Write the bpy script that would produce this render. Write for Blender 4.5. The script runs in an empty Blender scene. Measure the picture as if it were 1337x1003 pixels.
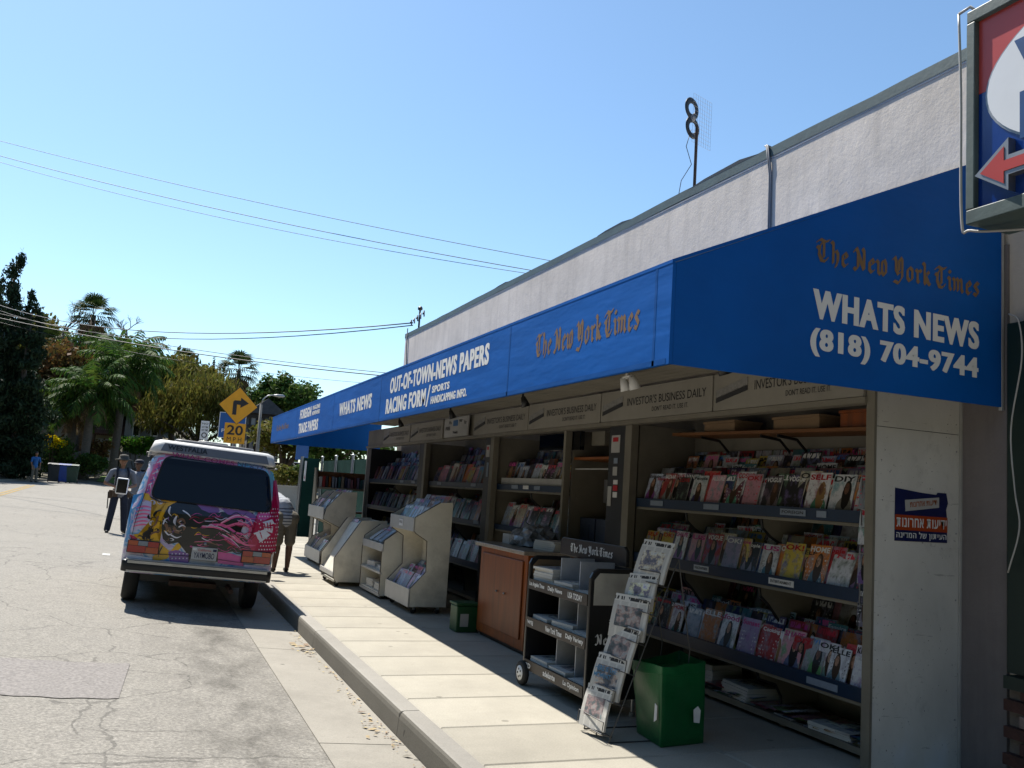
import bpy, bmesh, math, random
import numpy as np
from mathutils import Vector, Matrix
random.seed(7); np.random.seed(7)
SC = bpy.context.scene
COL = SC.collection
# ------------------------------------------------------------------ camera
F, YAW, PITCH, ROLL, H = 1186.0, 0.3779, 0.1192, 0.0655, 1.62
PW, PH = 1337.0, 1003.0
_fwd = Vector((math.sin(YAW)*math.cos(PITCH), math.cos(YAW)*math.cos(PITCH), math.sin(PITCH)))
_r0 = Vector((math.cos(YAW), -math.sin(YAW), 0)); _u0 = _r0.cross(_fwd)
_r = math.cos(ROLL)*_r0 + math.sin(ROLL)*_u0; _u = -math.sin(ROLL)*_r0 + math.cos(ROLL)*_u0
cam = bpy.data.cameras.new('camera'); cam.sensor_fit = 'HORIZONTAL'; cam.sensor_width = 36.0
cam.lens = F*36.0/PW; cam.clip_end = 3000; cam.clip_start = .05
camo = bpy.data.objects.new('camera', cam); COL.objects.link(camo)
camo.matrix_world = Matrix(((_r.x, _u.x, -_fwd.x, 0), (_r.y, _u.y, -_fwd.y, 0), (_r.z, _u.z, -_fwd.z, H), (0, 0, 0, 1)))
SC.camera = camo
def ray(px, py): return _r*((px-PW/2)/F) - _u*((py-PH/2)/F) + _fwd
def at(px, py, Y):                         # the point of a pixel's direction at street distance Y
    d = ray(px, py); return d*(Y/d.y) + Vector((0, 0, H))
def atX(px, py, X):
    d = ray(px, py); return d*(X/d.x) + Vector((0, 0, H))
# ------------------------------------------------------------------ light
SUN = Vector((-0.21, 0.62, 1.0)).normalized()
w = bpy.data.worlds.new('World'); SC.world = w; w.use_nodes = True
nt = w.node_tree; nt.nodes.clear()
sky = nt.nodes.new('ShaderNodeTexSky'); sky.sky_type = 'NISHITA'; sky.sun_disc = False
sky.sun_elevation = math.asin(SUN.z); sky.sun_rotation = math.atan2(SUN.x, SUN.y)
sky.air_density = 1.0; sky.dust_density = 0.6; sky.ozone_density = 1.2; sky.altitude = 200
bg = nt.nodes.new('ShaderNodeBackground'); bg.inputs[1].default_value = 0.098
wo = nt.nodes.new('ShaderNodeOutputWorld')
tint = nt.nodes.new('ShaderNodeMix'); tint.data_type = 'RGBA'; tint.blend_type = 'MULTIPLY'; tint.inputs[0].default_value = 1.0
tint.inputs[7].default_value = (.84, .99, 1.04, 1)      # the camera's white balance, whole sky alike
nt.links.new(sky.outputs[0], tint.inputs[6]); nt.links.new(tint.outputs[2], bg.inputs[0]); nt.links.new(bg.outputs[0], wo.inputs[0])
sl = bpy.data.lights.new('sun', 'SUN'); sl.energy = 5.0; sl.angle = math.radians(.53); sl.color = (1, .955, .88)
slo = bpy.data.objects.new('sun', sl); COL.objects.link(slo)
slo.rotation_euler = (-SUN).to_track_quat('-Z', 'Y').to_euler(); slo.location = (0, 0, 30)
SC.view_settings.view_transform = 'Standard'; SC.view_settings.look = 'None'
SC.view_settings.gamma = 1.0; SC.view_settings.use_curve_mapping = False
SC.view_settings.exposure = 0.85
SC.render.engine = 'CYCLES'
SC.cycles.use_denoising = True
SC.cycles.max_bounces = 6; SC.cycles.diffuse_bounces = 4; SC.cycles.glossy_bounces = 3
SC.cycles.transmission_bounces = 4; SC.cycles.transparent_max_bounces = 8
# ------------------------------------------------------------------ materials
MATS = {}
def nodes_of(name):
    m = bpy.data.materials.new(name); m.use_nodes = True
    t = m.node_tree; return m, t, t.nodes['Principled BSDF']
def N(t, kind, **kw):
    n = t.nodes.new(kind)
    for k, v in kw.items():
        if k.startswith('i'):
            n.inputs[int(k[1:])].default_value = v
        else: setattr(n, k, v)
    return n
def L(t, a, b): t.links.new(a, b)
def coords(t, scale=(1, 1, 1), kind='Object'):
    c = N(t, 'ShaderNodeTexCoord'); mp = N(t, 'ShaderNodeMapping'); mp.inputs['Scale'].default_value = scale
    L(t, c.outputs[kind], mp.inputs[0]); return mp.outputs[0]
def mixc(t, fac, a, b, mode='MIX'):
    n = N(t, 'ShaderNodeMix', data_type='RGBA', blend_type=mode)
    for s, v in ((0, fac), (6, a), (7, b)):
        if hasattr(v, 'is_linked'): L(t, v, n.inputs[s])
        else: n.inputs[s].default_value = v if s == 0 else tuple(v)+((1,) if len(v) == 3 else ())
    return n.outputs[2]
def math_(t, op, a, b=None, c=None):
    n = N(t, 'ShaderNodeMath', operation=op)
    for s, v in enumerate((a, b, c)):
        if v is None: continue
        if hasattr(v, 'is_linked'): L(t, v, n.inputs[s])
        else: n.inputs[s].default_value = v
    return n.outputs[0]
def ramp(t, fac, stops, interp='LINEAR'):
    n = N(t, 'ShaderNodeValToRGB'); cr = n.color_ramp; cr.interpolation = interp
    while len(cr.elements) < len(stops): cr.elements.new(0.5)
    for e, (p, c) in zip(cr.elements, stops):
        e.position = p; e.color = tuple(c)+((1,) if len(c) == 3 else ())
    L(t, fac, n.inputs[0]); return n.outputs[0]
def noise(t, vec, scale, detail=4, rough=.6):
    n = N(t, 'ShaderNodeTexNoise'); n.inputs['Scale'].default_value = scale
    n.inputs['Detail'].default_value = detail; n.inputs['Roughness'].default_value = rough
    if vec is not None: L(t, vec, n.inputs['Vector'])
    return n.outputs[0]
def M(name, base, rough=.6, var=.2, scale=6.0, bump=0.0, bscale=40.0, metal=0.0, spec=.5, dirt=0.0, island=0.0, coat=0.0, stretch=(1, 1, 1)):
    if name in MATS: return MATS[name]
    m, t, b = nodes_of(name)
    v = coords(t, stretch)
    f = noise(t, v, scale, 5)
    d = tuple(x*(1-var) for x in base); l = tuple(min(1, x*(1+var)) for x in base)
    c = ramp(t, f, [(.28, d), (.72, l)])
    if dirt:
        g = noise(t, v, scale*.35, 6, .7)
        g = ramp(t, g, [(.46, (0, 0, 0)), (.7, (dirt,)*3)])
        c = mixc(t, g, c, (.06, .05, .04))
    if island:
        gi = N(t, 'ShaderNodeNewGeometry')
        h = N(t, 'ShaderNodeHueSaturation'); L(t, c, h.inputs['Color'])
        L(t, math_(t, 'MULTIPLY_ADD', gi.outputs['Random Per Island'], 2*island, 1-island), h.inputs['Value'])
        L(t, math_(t, 'MULTIPLY_ADD', gi.outputs['Random Per Island'], .06, .47), h.inputs['Hue'])
        c = h.outputs[0]
    L(t, c, b.inputs['Base Color'])
    b.inputs['Roughness'].default_value = rough; b.inputs['Metallic'].default_value = metal
    b.inputs['Specular IOR Level'].default_value = spec
    if coat: b.inputs['Coat Weight'].default_value = coat; b.inputs['Coat Roughness'].default_value = .08
    if bump:
        bn = N(t, 'ShaderNodeBump'); bn.inputs['Strength'].default_value = min(1, bump); bn.inputs['Distance'].default_value = .02
        L(t, noise(t, v, bscale, 6, .65), bn.inputs['Height']); L(t, bn.outputs[0], b.inputs['Normal'])
    MATS[name] = m; return m
# ------------------------------------------------------------------ mesh helpers
class MB:
    def __init__(s): s.v = []; s.f = []; s.m = []; s.uv = None
    def add(s, vs, fs, mi=0):
        o = len(s.v); s.v += [tuple(p) for p in vs]; s.f += [tuple(i+o for i in f) for f in fs]; s.m += [mi]*len(fs); return s
    def box(s, x0, x1, y0, y1, z0, z1, mi=0):
        return s.add([(x0, y0, z0), (x1, y0, z0), (x1, y1, z0), (x0, y1, z0), (x0, y0, z1), (x1, y0, z1), (x1, y1, z1), (x0, y1, z1)],
            [(0, 3, 2, 1), (4, 5, 6, 7), (0, 1, 5, 4), (1, 2, 6, 5), (2, 3, 7, 6), (3, 0, 4, 7)], mi)
    def prism(s, poly, axis, a, b, mi=0):          # poly of 2D points extruded along an axis
        def P(p, h):
            return {'x': (h, p[0], p[1]), 'y': (p[0], h, p[1]), 'z': (p[0], p[1], h)}[axis]
        n = len(poly); vs = [P(p, a) for p in poly]+[P(p, b) for p in poly]
        fs = [tuple(range(n))[::-1], tuple(range(n, 2*n))]+[(i, (i+1) % n, n+(i+1) % n, n+i) for i in range(n)]
        return s.add(vs, fs, mi)
    def tube(s, pts, r, n=6, mi=0, cap=True):
        pts = [Vector(p) for p in pts]; rs = r if isinstance(r, (list, tuple)) else [r]*len(pts)
        vs = []; prev = None
        for i, p in enumerate(pts):
            d = (pts[min(i+1, len(pts)-1)]-pts[max(i-1, 0)]).normalized()
            a = Vector((0, 0, 1)) if abs(d.z) < .9 else Vector((1, 0, 0))
            if prev is not None: a = prev
            x = (a-d*a.dot(d)).normalized(); prev = x; y = d.cross(x)
            for k in range(n):
                q = 2*math.pi*k/n; vs.append(p+(x*math.cos(q)+y*math.sin(q))*rs[i])
        fs = [(i*n+k, i*n+(k+1) % n, (i+1)*n+(k+1) % n, (i+1)*n+k) for i in range(len(pts)-1) for k in range(n)]
        if cap: fs += [tuple(range(n))[::-1], tuple(range((len(pts)-1)*n, len(pts)*n))]
        return s.add(vs, fs, mi)
    def cyl(s, p0, p1, r0, r1=None, n=16, mi=0): return s.tube([p0, p1], [r0, r0 if r1 is None else r1], n, mi)
    def lathe(s, c, axis, prof, n=20, mi=0):       # prof: (r, h) along axis through c
        ax = {'x': (Vector((0, 1, 0)), Vector((0, 0, 1)), Vector((1, 0, 0))), 'y': (Vector((0, 0, 1)), Vector((1, 0, 0)), Vector((0, 1, 0))), 'z': (Vector((1, 0, 0)), Vector((0, 1, 0)), Vector((0, 0, 1)))}[axis]
        c = Vector(c); vs = []
        for r, h in prof:
            for k in range(n):
                q = 2*math.pi*k/n; vs.append(c+ax[2]*h+(ax[0]*math.cos(q)+ax[1]*math.sin(q))*r)
        fs = [(i*n+k, i*n+(k+1) % n, (i+1)*n+(k+1) % n, (i+1)*n+k) for i in range(len(prof)-1) for k in range(n)]
        fs += [tuple(range(n))[::-1], tuple(range((len(prof)-1)*n, len(prof)*n))]
        return s.add(vs, fs, mi)
    def quad(s, a, b, c, d, mi=0): return s.add([a, b, c, d], [(0, 1, 2, 3)], mi)
    def torus(s, c, R, r, u, v, n=28, k=8, mi=0, flat=1.0):
        c, u, v = Vector(c), Vector(u).normalized(), Vector(v).normalized(); w_ = u.cross(v); vs = []
        for i in range(n):
            q = 2*math.pi*i/n; d = u*math.cos(q)+v*math.sin(q)
            for j in range(k):
                e = 2*math.pi*j/k; vs.append(c+d*(R+r*math.cos(e))+w_*(r*flat*math.sin(e)))
        return s.add(vs, [(i*k+j, ((i+1) % n)*k+j, ((i+1) % n)*k+(j+1) % k, i*k+(j+1) % k) for i in range(n) for j in range(k)], mi)
    def mesh(s, name, mats, org=(0, 0, 0), smooth=False):
        me = bpy.data.meshes.new(name); o = Vector(org)
        me.from_pydata([Vector(p)-o for p in s.v], [], s.f)
        for m in (mats if isinstance(mats, (list, tuple)) else [mats]): me.materials.append(m)
        me.polygons.foreach_set('material_index', s.m)
        if smooth: me.polygons.foreach_set('use_smooth', [True]*len(s.f))
        bm = bmesh.new(); bm.from_mesh(me); bmesh.ops.recalc_face_normals(bm, faces=bm.faces); bm.to_mesh(me); bm.free()
        me.update(); return me
ORG = {}
def smooth(pts, n=6):                              # Catmull-Rom through the points
    P_ = [Vector(p) for p in pts]; P_ = [P_[0]*2-P_[1]]+P_+[P_[-1]*2-P_[-2]]; out = []
    for i in range(1, len(P_)-2):
        a, b, d, e = P_[i-1:i+3]
        for k in range(n):
            t_ = k/n; out.append(.5*((2*b)+(d-a)*t_+(2*a-5*b+4*d-e)*t_*t_+(3*b-a-3*d+e)*t_**3))
    return out+[P_[-2]]
def put(name, me, parent=None, loc=(0, 0, 0)):
    o = bpy.data.objects.new(name, me); COL.objects.link(o); o.location = loc
    if parent is not None: o.parent = parent
    return o
def tag(o, label=None, cat=None, group=None, kind=None):
    if label: o['label'] = label
    if cat: o['category'] = cat
    if group: o['group'] = group
    if kind: o['kind'] = kind
    return o
def root(name, loc, label, cat, group=None):
    o = bpy.data.objects.new(name, None); COL.objects.link(o); o.location = loc; o.empty_display_size = .1
    ORG[o.name] = Vector(loc); tag(o, label, cat, group); return o
def org(o):
    while o.parent is not None: o = o.parent
    return ORG.get(o.name, Vector((0, 0, 0)))
def part(name, mb, mats, parent, smooth=False, bevel=0, label=None):
    o = put(name, mb.mesh(name, mats, org(parent), smooth), parent)
    if bevel: bev(o, bevel)
    if label: o['label'] = label
    return o
def solo(name, mb, mats, loc, label, cat, group=None, smooth=False, kind=None, bevel=0):
    o = put(name, mb.mesh(name, mats, loc, smooth), None, loc); ORG[o.name] = Vector(loc)
    if bevel: bev(o, bevel)
    return tag(o, label, cat, group, kind)
def struct(name, mb, mats, parent=None, smooth=False):
    o = put(name, mb.mesh(name, mats, (0, 0, 0), smooth), parent)
    if parent is None: o['kind'] = 'structure'
    return o
def bev(o, w_, seg=2):
    b = o.modifiers.new('bevel', 'BEVEL'); b.width = w_; b.segments = seg; b.limit_method = 'ANGLE'; b.angle_limit = math.radians(40)
    return o
def fastmesh(name, V, Fq, mats, uv=None):          # numpy quads
    me = bpy.data.meshes.new(name); V = np.asarray(V, np.float32); Fq = np.asarray(Fq, np.int32); k = Fq.shape[1]
    me.vertices.add(len(V)); me.vertices.foreach_set('co', V.ravel())
    me.loops.add(Fq.size); me.loops.foreach_set('vertex_index', Fq.ravel())
    me.polygons.add(len(Fq)); me.polygons.foreach_set('loop_start', np.arange(len(Fq), dtype=np.int32)*k)
    me.update(calc_edges=True)
    for m in (mats if isinstance(mats, (list, tuple)) else [mats]): me.materials.append(m)
    return me
# ------------------------------------------------------------------ lettering
def text_flat(s, bold=.0, space=1.0):
    c = bpy.data.curves.new('t', 'FONT'); c.body = s; c.offset = bold; c.resolution_u = 4; c.space_character = space
    o = bpy.data.objects.new('t', c); me = bpy.data.meshes.new_from_object(o)
    v = np.array([q.co[:2] for q in me.vertices]); f = [tuple(p.vertices) for p in me.polygons]
    bpy.data.objects.remove(o); bpy.data.meshes.remove(me); bpy.data.curves.remove(c)
    return v, f
BL = {'i': (.5, [[(.12, .92), (.3, .8), (.3, .2), (.45, .05)], [(.22, 1.38), (.36, 1.28)]]),
 'n': (.95, [[(.12, .92), (.3, .8), (.3, .1)], [(.3, .75), (.55, .95), (.7, .8), (.7, .2), (.85, .05)]]),
 'm': (1.35, [[(.12, .92), (.3, .8), (.3, .1)], [(.3, .75), (.52, .95), (.68, .8), (.68, .1)], [(.68, .75), (.9, .95), (1.06, .8), (1.06, .2), (1.2, .05)]]),
 'e': (.82, [[(.68, .18), (.48, .02), (.27, .2), (.27, .75), (.5, .95), (.7, .7), (.32, .48)]]),
 'o': (.98, [[(.48, .02), (.27, .2), (.27, .8), (.5, .98), (.75, .8), (.75, .2), (.48, .02)]]),
 'r': (.72, [[(.12, .92), (.3, .8), (.3, .2), (.45, .05)], [(.3, .75), (.5, .95), (.66, .84)]]),
 's': (.8, [[(.7, .86), (.46, .98), (.28, .75), (.68, .32), (.5, .03), (.2, .16)]]),
 'h': (.92, [[(.12, 1.5), (.3, 1.38), (.3, .1)], [(.3, .72), (.55, .95), (.73, .75), (.73, .3), (.55, -.12)]]),
 'k': (.92, [[(.12, 1.5), (.3, 1.38), (.3, .2), (.42, .05)], [(.3, .6), (.62, .95), (.72, .82), (.45, .55), (.7, .15), (.85, .05)]]),
 'w': (1.25, [[(.12, .92), (.3, .8), (.3, .2), (.5, .02), (.67, .2), (.67, .95)], [(.67, .2), (.88, .02), (1.05, .2), (1.05, .8), (.9, 1.08)]]),
 'T': (1.25, [[(.05, 1.3), (.35, 1.5), (.75, 1.38), (1.12, 1.52)], [(.5, 1.3), (.28, 1.0), (.24, .5), (.48, .08), (.82, .08), (1.02, .32)], [(.68, 1.4), (.68, .35)], [(.05, .98), (.24, .86)]]),
 'N': (1.3, [[(.08, 1.2), (.28, 1.46), (.46, 1.2), (.46, .2), (.26, -.05), (.08, .1)], [(.3, 1.44), (1.0, .12)], [(.88, 1.5), (1.03, 1.3), (1.03, .1)]]),
 'Y': (1.25, [[(.06, 1.3), (.22, 1.46), (.36, 1.2), (.36, .6), (.6, .32), (.95, .62)], [(.8, 1.5), (.98, 1.3), (.98, .2), (.62, -.3), (.18, -.2)], [(.66, 1.35), (.66, .6)]]),
 ' ': (.45, [])}
def black_flat(s):
    cs = .03; x = 0; segs = []
    for ch in s:
        wd, st = BL[ch]
        for pl in st:
            for a, b in zip(pl, pl[1:]): segs.append((a[0]+x, a[1], b[0]+x, b[1]))
        x += wd
    W_ = int((x+.4)/cs); Hh = int(2.3/cs); g = np.zeros((Hh, W_), bool); nb = (.13*math.cos(.7), .13*math.sin(.7))
    for a0, b0, a1, b1 in segs:
        n = int(math.hypot(a1-a0, b1-b0)/cs*2)+2
        for t_ in np.linspace(0, 1, n):
            for q in np.linspace(-1, 1, 17):
                i = int((b0+(b1-b0)*t_+nb[1]*q+.5)/cs); j = int((a0+(a1-a0)*t_+nb[0]*q+.15)/cs)
                if 0 <= i < Hh and 0 <= j < W_-1: g[i, j:j+2] = True
    v = []; f = []
    for i in range(Hh):
        j = 0
        while j < W_:
            if g[i, j]:
                k = j
                while k < W_ and g[i, k]: k += 1
                o = len(v); v += [(j, i), (k, i), (k, i+1), (j, i+1)]; f.append((o, o+1, o+2, o+3)); j = k
            else: j += 1
    return np.array(v, float), f
TXT = {}
def lettering(s, O, U, V, mat, parent, bold=.02, black=False, name='lettering', fat=0.0):
    key = (s, bold, black, fat)
    if key not in TXT: TXT[key] = black_flat(s) if black else text_flat(s, bold, 1.13 if fat else 1.0+bold)
    v, f = TXT[key]; lo = v.min(0); sz = v.max(0)-lo; q = (v-lo)/sz
    O, U, V = Vector(O), Vector(U), Vector(V); mb = MB()
    nrm = U.cross(V).normalized()
    mb.f = []; n = len(q)
    for k, dx in enumerate((0, -fat, fat) if fat else (0,)):       # heavier weight: the same letter shifted sideways
        dxx = dx/float(sz[0]); mb.v += [tuple(O+U*(float(a)*(1-2*fat/float(sz[0]))+fat/float(sz[0])+dxx)+V*float(b)+nrm*(.00015*k)) for a, b in q]; mb.f += [tuple(i+n*k for i in p) for p in f]
    o_ = org(parent); me = bpy.data.meshes.new(name); me.from_pydata([Vector(p)-o_ for p in mb.v], [], mb.f); me.materials.append(mat)
    return put(name, me, parent)
def ordinal(i):
    W_ = ['first', 'second', 'third', 'fourth', 'fifth', 'sixth', 'seventh', 'eighth', 'ninth', 'tenth', 'eleventh', 'twelfth', 'thirteenth', 'fourteenth', 'fifteenth', 'sixteenth', 'seventeenth', 'eighteenth', 'nineteenth', 'twentieth']
    if i < 20: return W_[i]
    n = i+1; return {1: 'twenty-', 2: 'twenty-'}.get(0, 'twenty-')+W_[n-21] if n < 30 and n > 20 else ('thirtieth' if n == 30 else 'thirty-'+W_[n-31])
# ------------------------------------------------------------------ common materials
def asphalt():
    m, t, b = nodes_of('asphalt'); v = coords(t)
    big = noise(t, v, .35, 6, .65); fine = noise(t, v, 45, 4, .85); mid = noise(t, v, 5, 6, .7)
    c = ramp(t, big, [(.3, (.27, .255, .225)), (.7, (.345, .325, .285))])
    c = mixc(t, .68, c, ramp(t, fine, [(.3, (.09, .085, .075)), (.5, (.30, .28, .245)), (.72, (.62, .58, .51))]))
    c = mixc(t, math_(t, 'MULTIPLY', ramp(t, mid, [(.45, (0, 0, 0)), (.75, (1, 1, 1))]), .3), c, (.15, .14, .13))
    sx = N(t, 'ShaderNodeSeparateXYZ'); L(t, v, sx.inputs[0])
    # oil and dirt where cars park, along the gutter
    band = math_(t, 'SUBTRACT', 1.0, math_(t, 'MULTIPLY', math_(t, 'ABSOLUTE', math_(t, 'SUBTRACT', sx.outputs[0], .75)), 1.5)); band.node.use_clamp = True
    bl = noise(t, coords(t, (1.3, .7, 1)), 2.2, 7, .72)
    st = math_(t, 'MULTIPLY', band, ramp(t, bl, [(.42, (0, 0, 0)), (.66, (1, 1, 1))]))
    c = mixc(t, math_(t, 'MULTIPLY', st, .8), c, (.07, .064, .055))
    # cracks
    w1 = N(t, 'ShaderNodeTexNoise'); w1.inputs['Scale'].default_value = 2.6; w1.inputs['Detail'].default_value = 6; L(t, v, w1.inputs['Vector'])
    vm = N(t, 'ShaderNodeMix', data_type='VECTOR'); vm.inputs[0].default_value = .25; L(t, v, vm.inputs[4]); L(t, w1.outputs[1], vm.inputs[5])
    vo = N(t, 'ShaderNodeTexVoronoi', feature='DISTANCE_TO_EDGE'); vo.inputs['Scale'].default_value = .42; L(t, vm.outputs[1], vo.inputs['Vector'])
    vo2 = N(t, 'ShaderNodeTexVoronoi', feature='DISTANCE_TO_EDGE'); vo2.inputs['Scale'].default_value = 1.5; L(t, vm.outputs[1], vo2.inputs['Vector'])
    k1 = math_(t, 'LESS_THAN', vo.outputs[0], .0028); mask = math_(t, 'GREATER_THAN', noise(t, v, .5, 3), .48)
    k2 = math_(t, 'LESS_THAN', vo2.outputs[0], .010); mask2 = math_(t, 'GREATER_THAN', noise(t, v, .23, 3), .52)
    far = math_(t, 'LESS_THAN', sx.outputs[0], .5)
    k = math_(t, 'MAXIMUM', math_(t, 'MULTIPLY', k1, mask), math_(t, 'MULTIPLY', math_(t, 'MULTIPLY', k2, mask2), far))
    c = mixc(t, math_(t, 'MULTIPLY', k, .4), c, (.04, .038, .035))
    L(t, c, b.inputs['Base Color']); b.inputs['Roughness'].default_value = .9; b.inputs['Specular IOR Level'].default_value = .25
    bn = N(t, 'ShaderNodeBump'); bn.inputs['Strength'].default_value = .5; bn.inputs['Distance'].default_value = .01
    L(t, math_(t, 'SUBTRACT', fine, k), bn.inputs['Height']); L(t, bn.outputs[0], b.inputs['Normal'])
    return m
def concrete(name, base, stain=.5):
    m, t, b = nodes_of(name); v = coords(t)
    c = ramp(t, noise(t, v, 1.3, 7, .7), [(.3, tuple(x*.83 for x in base)), (.7, tuple(x*1.1 for x in base))])
    c = mixc(t, .25, c, ramp(t, noise(t, v, 90, 2, .8), [(.3, tuple(x*.55 for x in base)), (.7, tuple(min(1, x*1.4) for x in base))]))
    s = ramp(t, noise(t, v, 9, 8, .8), [(.62, (0, 0, 0)), (.72, (stain,)*3)])
    c = mixc(t, s, c, tuple(x*.42 for x in base))
    oi = N(t, 'ShaderNodeObjectInfo'); vw = N(t, 'ShaderNodeVectorMath', operation='ADD'); L(t, v, vw.inputs[0]); L(t, oi.outputs['Location'], vw.inputs[1])
    vo = N(t, 'ShaderNodeTexVoronoi'); vo.inputs['Scale'].default_value = 3.1; L(t, vw.outputs[0], vo.inputs['Vector'])
    gum = math_(t, 'MULTIPLY', math_(t, 'LESS_THAN', vo.outputs['Distance'], .075), math_(t, 'GREATER_THAN', noise(t, vw.outputs[0], 1.7, 2), .47))
    c = mixc(t, math_(t, 'MULTIPLY', gum, stain), c, tuple(x*.3 for x in base))
    sm_ = ramp(t, noise(t, vw.outputs[0], .8, 6, .75), [(.5, (0, 0, 0)), (.72, (.55*stain,)*3)]); c = mixc(t, sm_, c, tuple(x*.5 for x in base))
    h = N(t, 'ShaderNodeHueSaturation'); L(t, c, h.inputs['Color'])
    L(t, math_(t, 'MULTIPLY_ADD', oi.outputs['Random'], .22, .89), h.inputs['Value'])
    L(t, h.outputs[0], b.inputs['Base Color']); b.inputs['Roughness'].default_value = .88; b.inputs['Specular IOR Level'].default_value = .25
    bn = N(t, 'ShaderNodeBump'); bn.inputs['Strength'].default_value = .25; bn.inputs['Distance'].default_value = .006
    L(t, noise(t, v, 70, 4, .7), bn.inputs['Height']); L(t, bn.outputs[0], b.inputs['Normal'])
    return m
def stucco(name, base):
    m, t, b = nodes_of(name); v = coords(t)
    c = ramp(t, noise(t, v, 1.1, 7, .72), [(.3, tuple(x*.8 for x in base)), (.7, tuple(x*1.1 for x in base))])
    dr = noise(t, coords(t, (1, 3.2, .25)), 2.0, 5, .7)
    c = mixc(t, ramp(t, dr, [(.47, (0, 0, 0)), (.75, (.5,)*3)]), c, tuple(x*.62 for x in base))
    L(t, c, b.inputs['Base Color']); b.inputs['Roughness'].default_value = .92; b.inputs['Specular IOR Level'].default_value = .2
    bn = N(t, 'ShaderNodeBump'); bn.inputs['Strength'].default_value = .3; bn.inputs['Distance'].default_value = .009
    L(t, math_(t, 'ADD', math_(t, 'MULTIPLY', noise(t, v, 9, 4, .6), 1.2), noise(t, v, 38, 5, .7)), bn.inputs['Height']); L(t, bn.outputs[0], b.inputs['Normal'])
    return m
def vinyl(name, base, trans=.12):
    m, t, b = nodes_of(name); v = coords(t)
    c = ramp(t, noise(t, coords(t, (1, .4, 1)), 1.6, 5, .65), [(.3, tuple(x*.88 for x in base)), (.7, tuple(x*1.1 for x in base))])
    L(t, c, b.inputs['Base Color']); b.inputs['Roughness'].default_value = .55; b.inputs['Specular IOR Level'].default_value = .18
    bn = N(t, 'ShaderNodeBump'); bn.inputs['Strength'].default_value = .3; bn.inputs['Distance'].default_value = .03
    L(t, noise(t, coords(t, (1, .6, 2.5)), 2.5, 3, .5), bn.inputs['Height']); L(t, bn.outputs[0], b.inputs['Normal'])
    tr = N(t, 'ShaderNodeBsdfTranslucent'); L(t, c, tr.inputs[0]); mx = N(t, 'ShaderNodeMixShader'); mx.inputs[0].default_value = trans
    L(t, b.outputs[0], mx.inputs[1]); L(t, tr.outputs[0], mx.inputs[2]); L(t, mx.outputs[0], t.nodes['Material Output'].inputs[0])
    return m
ASPH = asphalt(); CONC = concrete('sidewalk_concrete', (.50, .465, .39)); CURB = concrete('curb_concrete', (.43, .405, .36), .7); GUT = concrete('gutter_concrete', (.42, .39, .335), .75)
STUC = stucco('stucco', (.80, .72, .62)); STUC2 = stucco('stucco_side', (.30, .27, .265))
BLUE = vinyl('awning_vinyl', (.002, .115, .47))
CREAM = M('cream_paint', (.33, .30, .235), .55, .12, 3, .1, 30, dirt=.35)
WHITE = M('white_paint', (.58, .57, .54), .5, .1, 3, .1, 30, dirt=.3)
def weathered(name, base):
    m, t, b = nodes_of(name); v = coords(t, (1, 1, .7))
    c = ramp(t, noise(t, v, 1.5, 5, .6), [(.3, tuple(x*.82 for x in base)), (.55, base), (.7, (base[0]*1.06, base[1]*1.1, base[2]*1.22))])
    c = mixc(t, ramp(t, noise(t, v, 5, 7, .75), [(.56, (0, 0, 0)), (.75, (.5,)*3)]), c, tuple(x*.45 for x in base))
    sp = math_(t, 'MULTIPLY', math_(t, 'GREATER_THAN', noise(t, coords(t, (1, 1, .8)), 42, 3, .7), .655), math_(t, 'GREATER_THAN', noise(t, v, 3.2, 3), .46))
    c = mixc(t, math_(t, 'MULTIPLY', sp, .75), c, (.05, .045, .04))
    sc = math_(t, 'MULTIPLY', math_(t, 'GREATER_THAN', noise(t, coords(t, (1, 1, 9)), 3.0, 5, .7), .665), .4); c = mixc(t, sc, c, (.12, .11, .1))
    L(t, c, b.inputs['Base Color']); b.inputs['Roughness'].default_value = .6
    bn = N(t, 'ShaderNodeBump'); bn.inputs['Strength'].default_value = .2; bn.inputs['Distance'].default_value = .01; L(t, noise(t, v, 12, 5, .7), bn.inputs['Height']); L(t, bn.outputs[0], b.inputs['Normal'])
    return m
PILLAR = weathered('pillar_paint', (.64, .62, .57))
DARK = M('black_paint', (.012, .012, .013), .45, .2, 5)
BLACKM = M('black_metal', (.02, .02, .022), .4, .2, 5, metal=.2)
GREENM = M('grey_green_metal', (.10, .14, .13), .5, .2, 4, .1, 20, dirt=.3)
DGREEN = M('dark_green_paint', (.012, .045, .035), .5, .2, 4)
LETW = M('white_lettering', (.82, .82, .8), .5, .05, 4)
LETG = M('tan_lettering', (.25, .15, .07), .5, .1, 4)
LETK = M('black_lettering', (.02, .02, .02), .6, .1, 4)
LIPB = M('blue_shelf_lip', (.008, .03, .075), .45, .15, 4)
WOOD = M('red_brown_wood', (.26, .07, .018), .5, .35, 3, .1, 30, stretch=(6, 6, .6))
WOOD2 = M('shelf_wood', (.24, .10, .035), .55, .3, 3, stretch=(6, .5, 6))
STEEL = M('galvanised_steel', (.42, .43, .44), .4, .12, 6, metal=.85)
CARD = M('cardboard', (.32, .21, .12), .8, .12, 4)
RUBBER = M('black_rubber', (.015, .015, .015), .8, .2, 8)
GREY = M('grey_plastic', (.3, .3, .3), .5, .1, 5)
GLASSD = M('dark_glass', (.006, .007, .009), .06, .1, 2, spec=.6)
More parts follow.
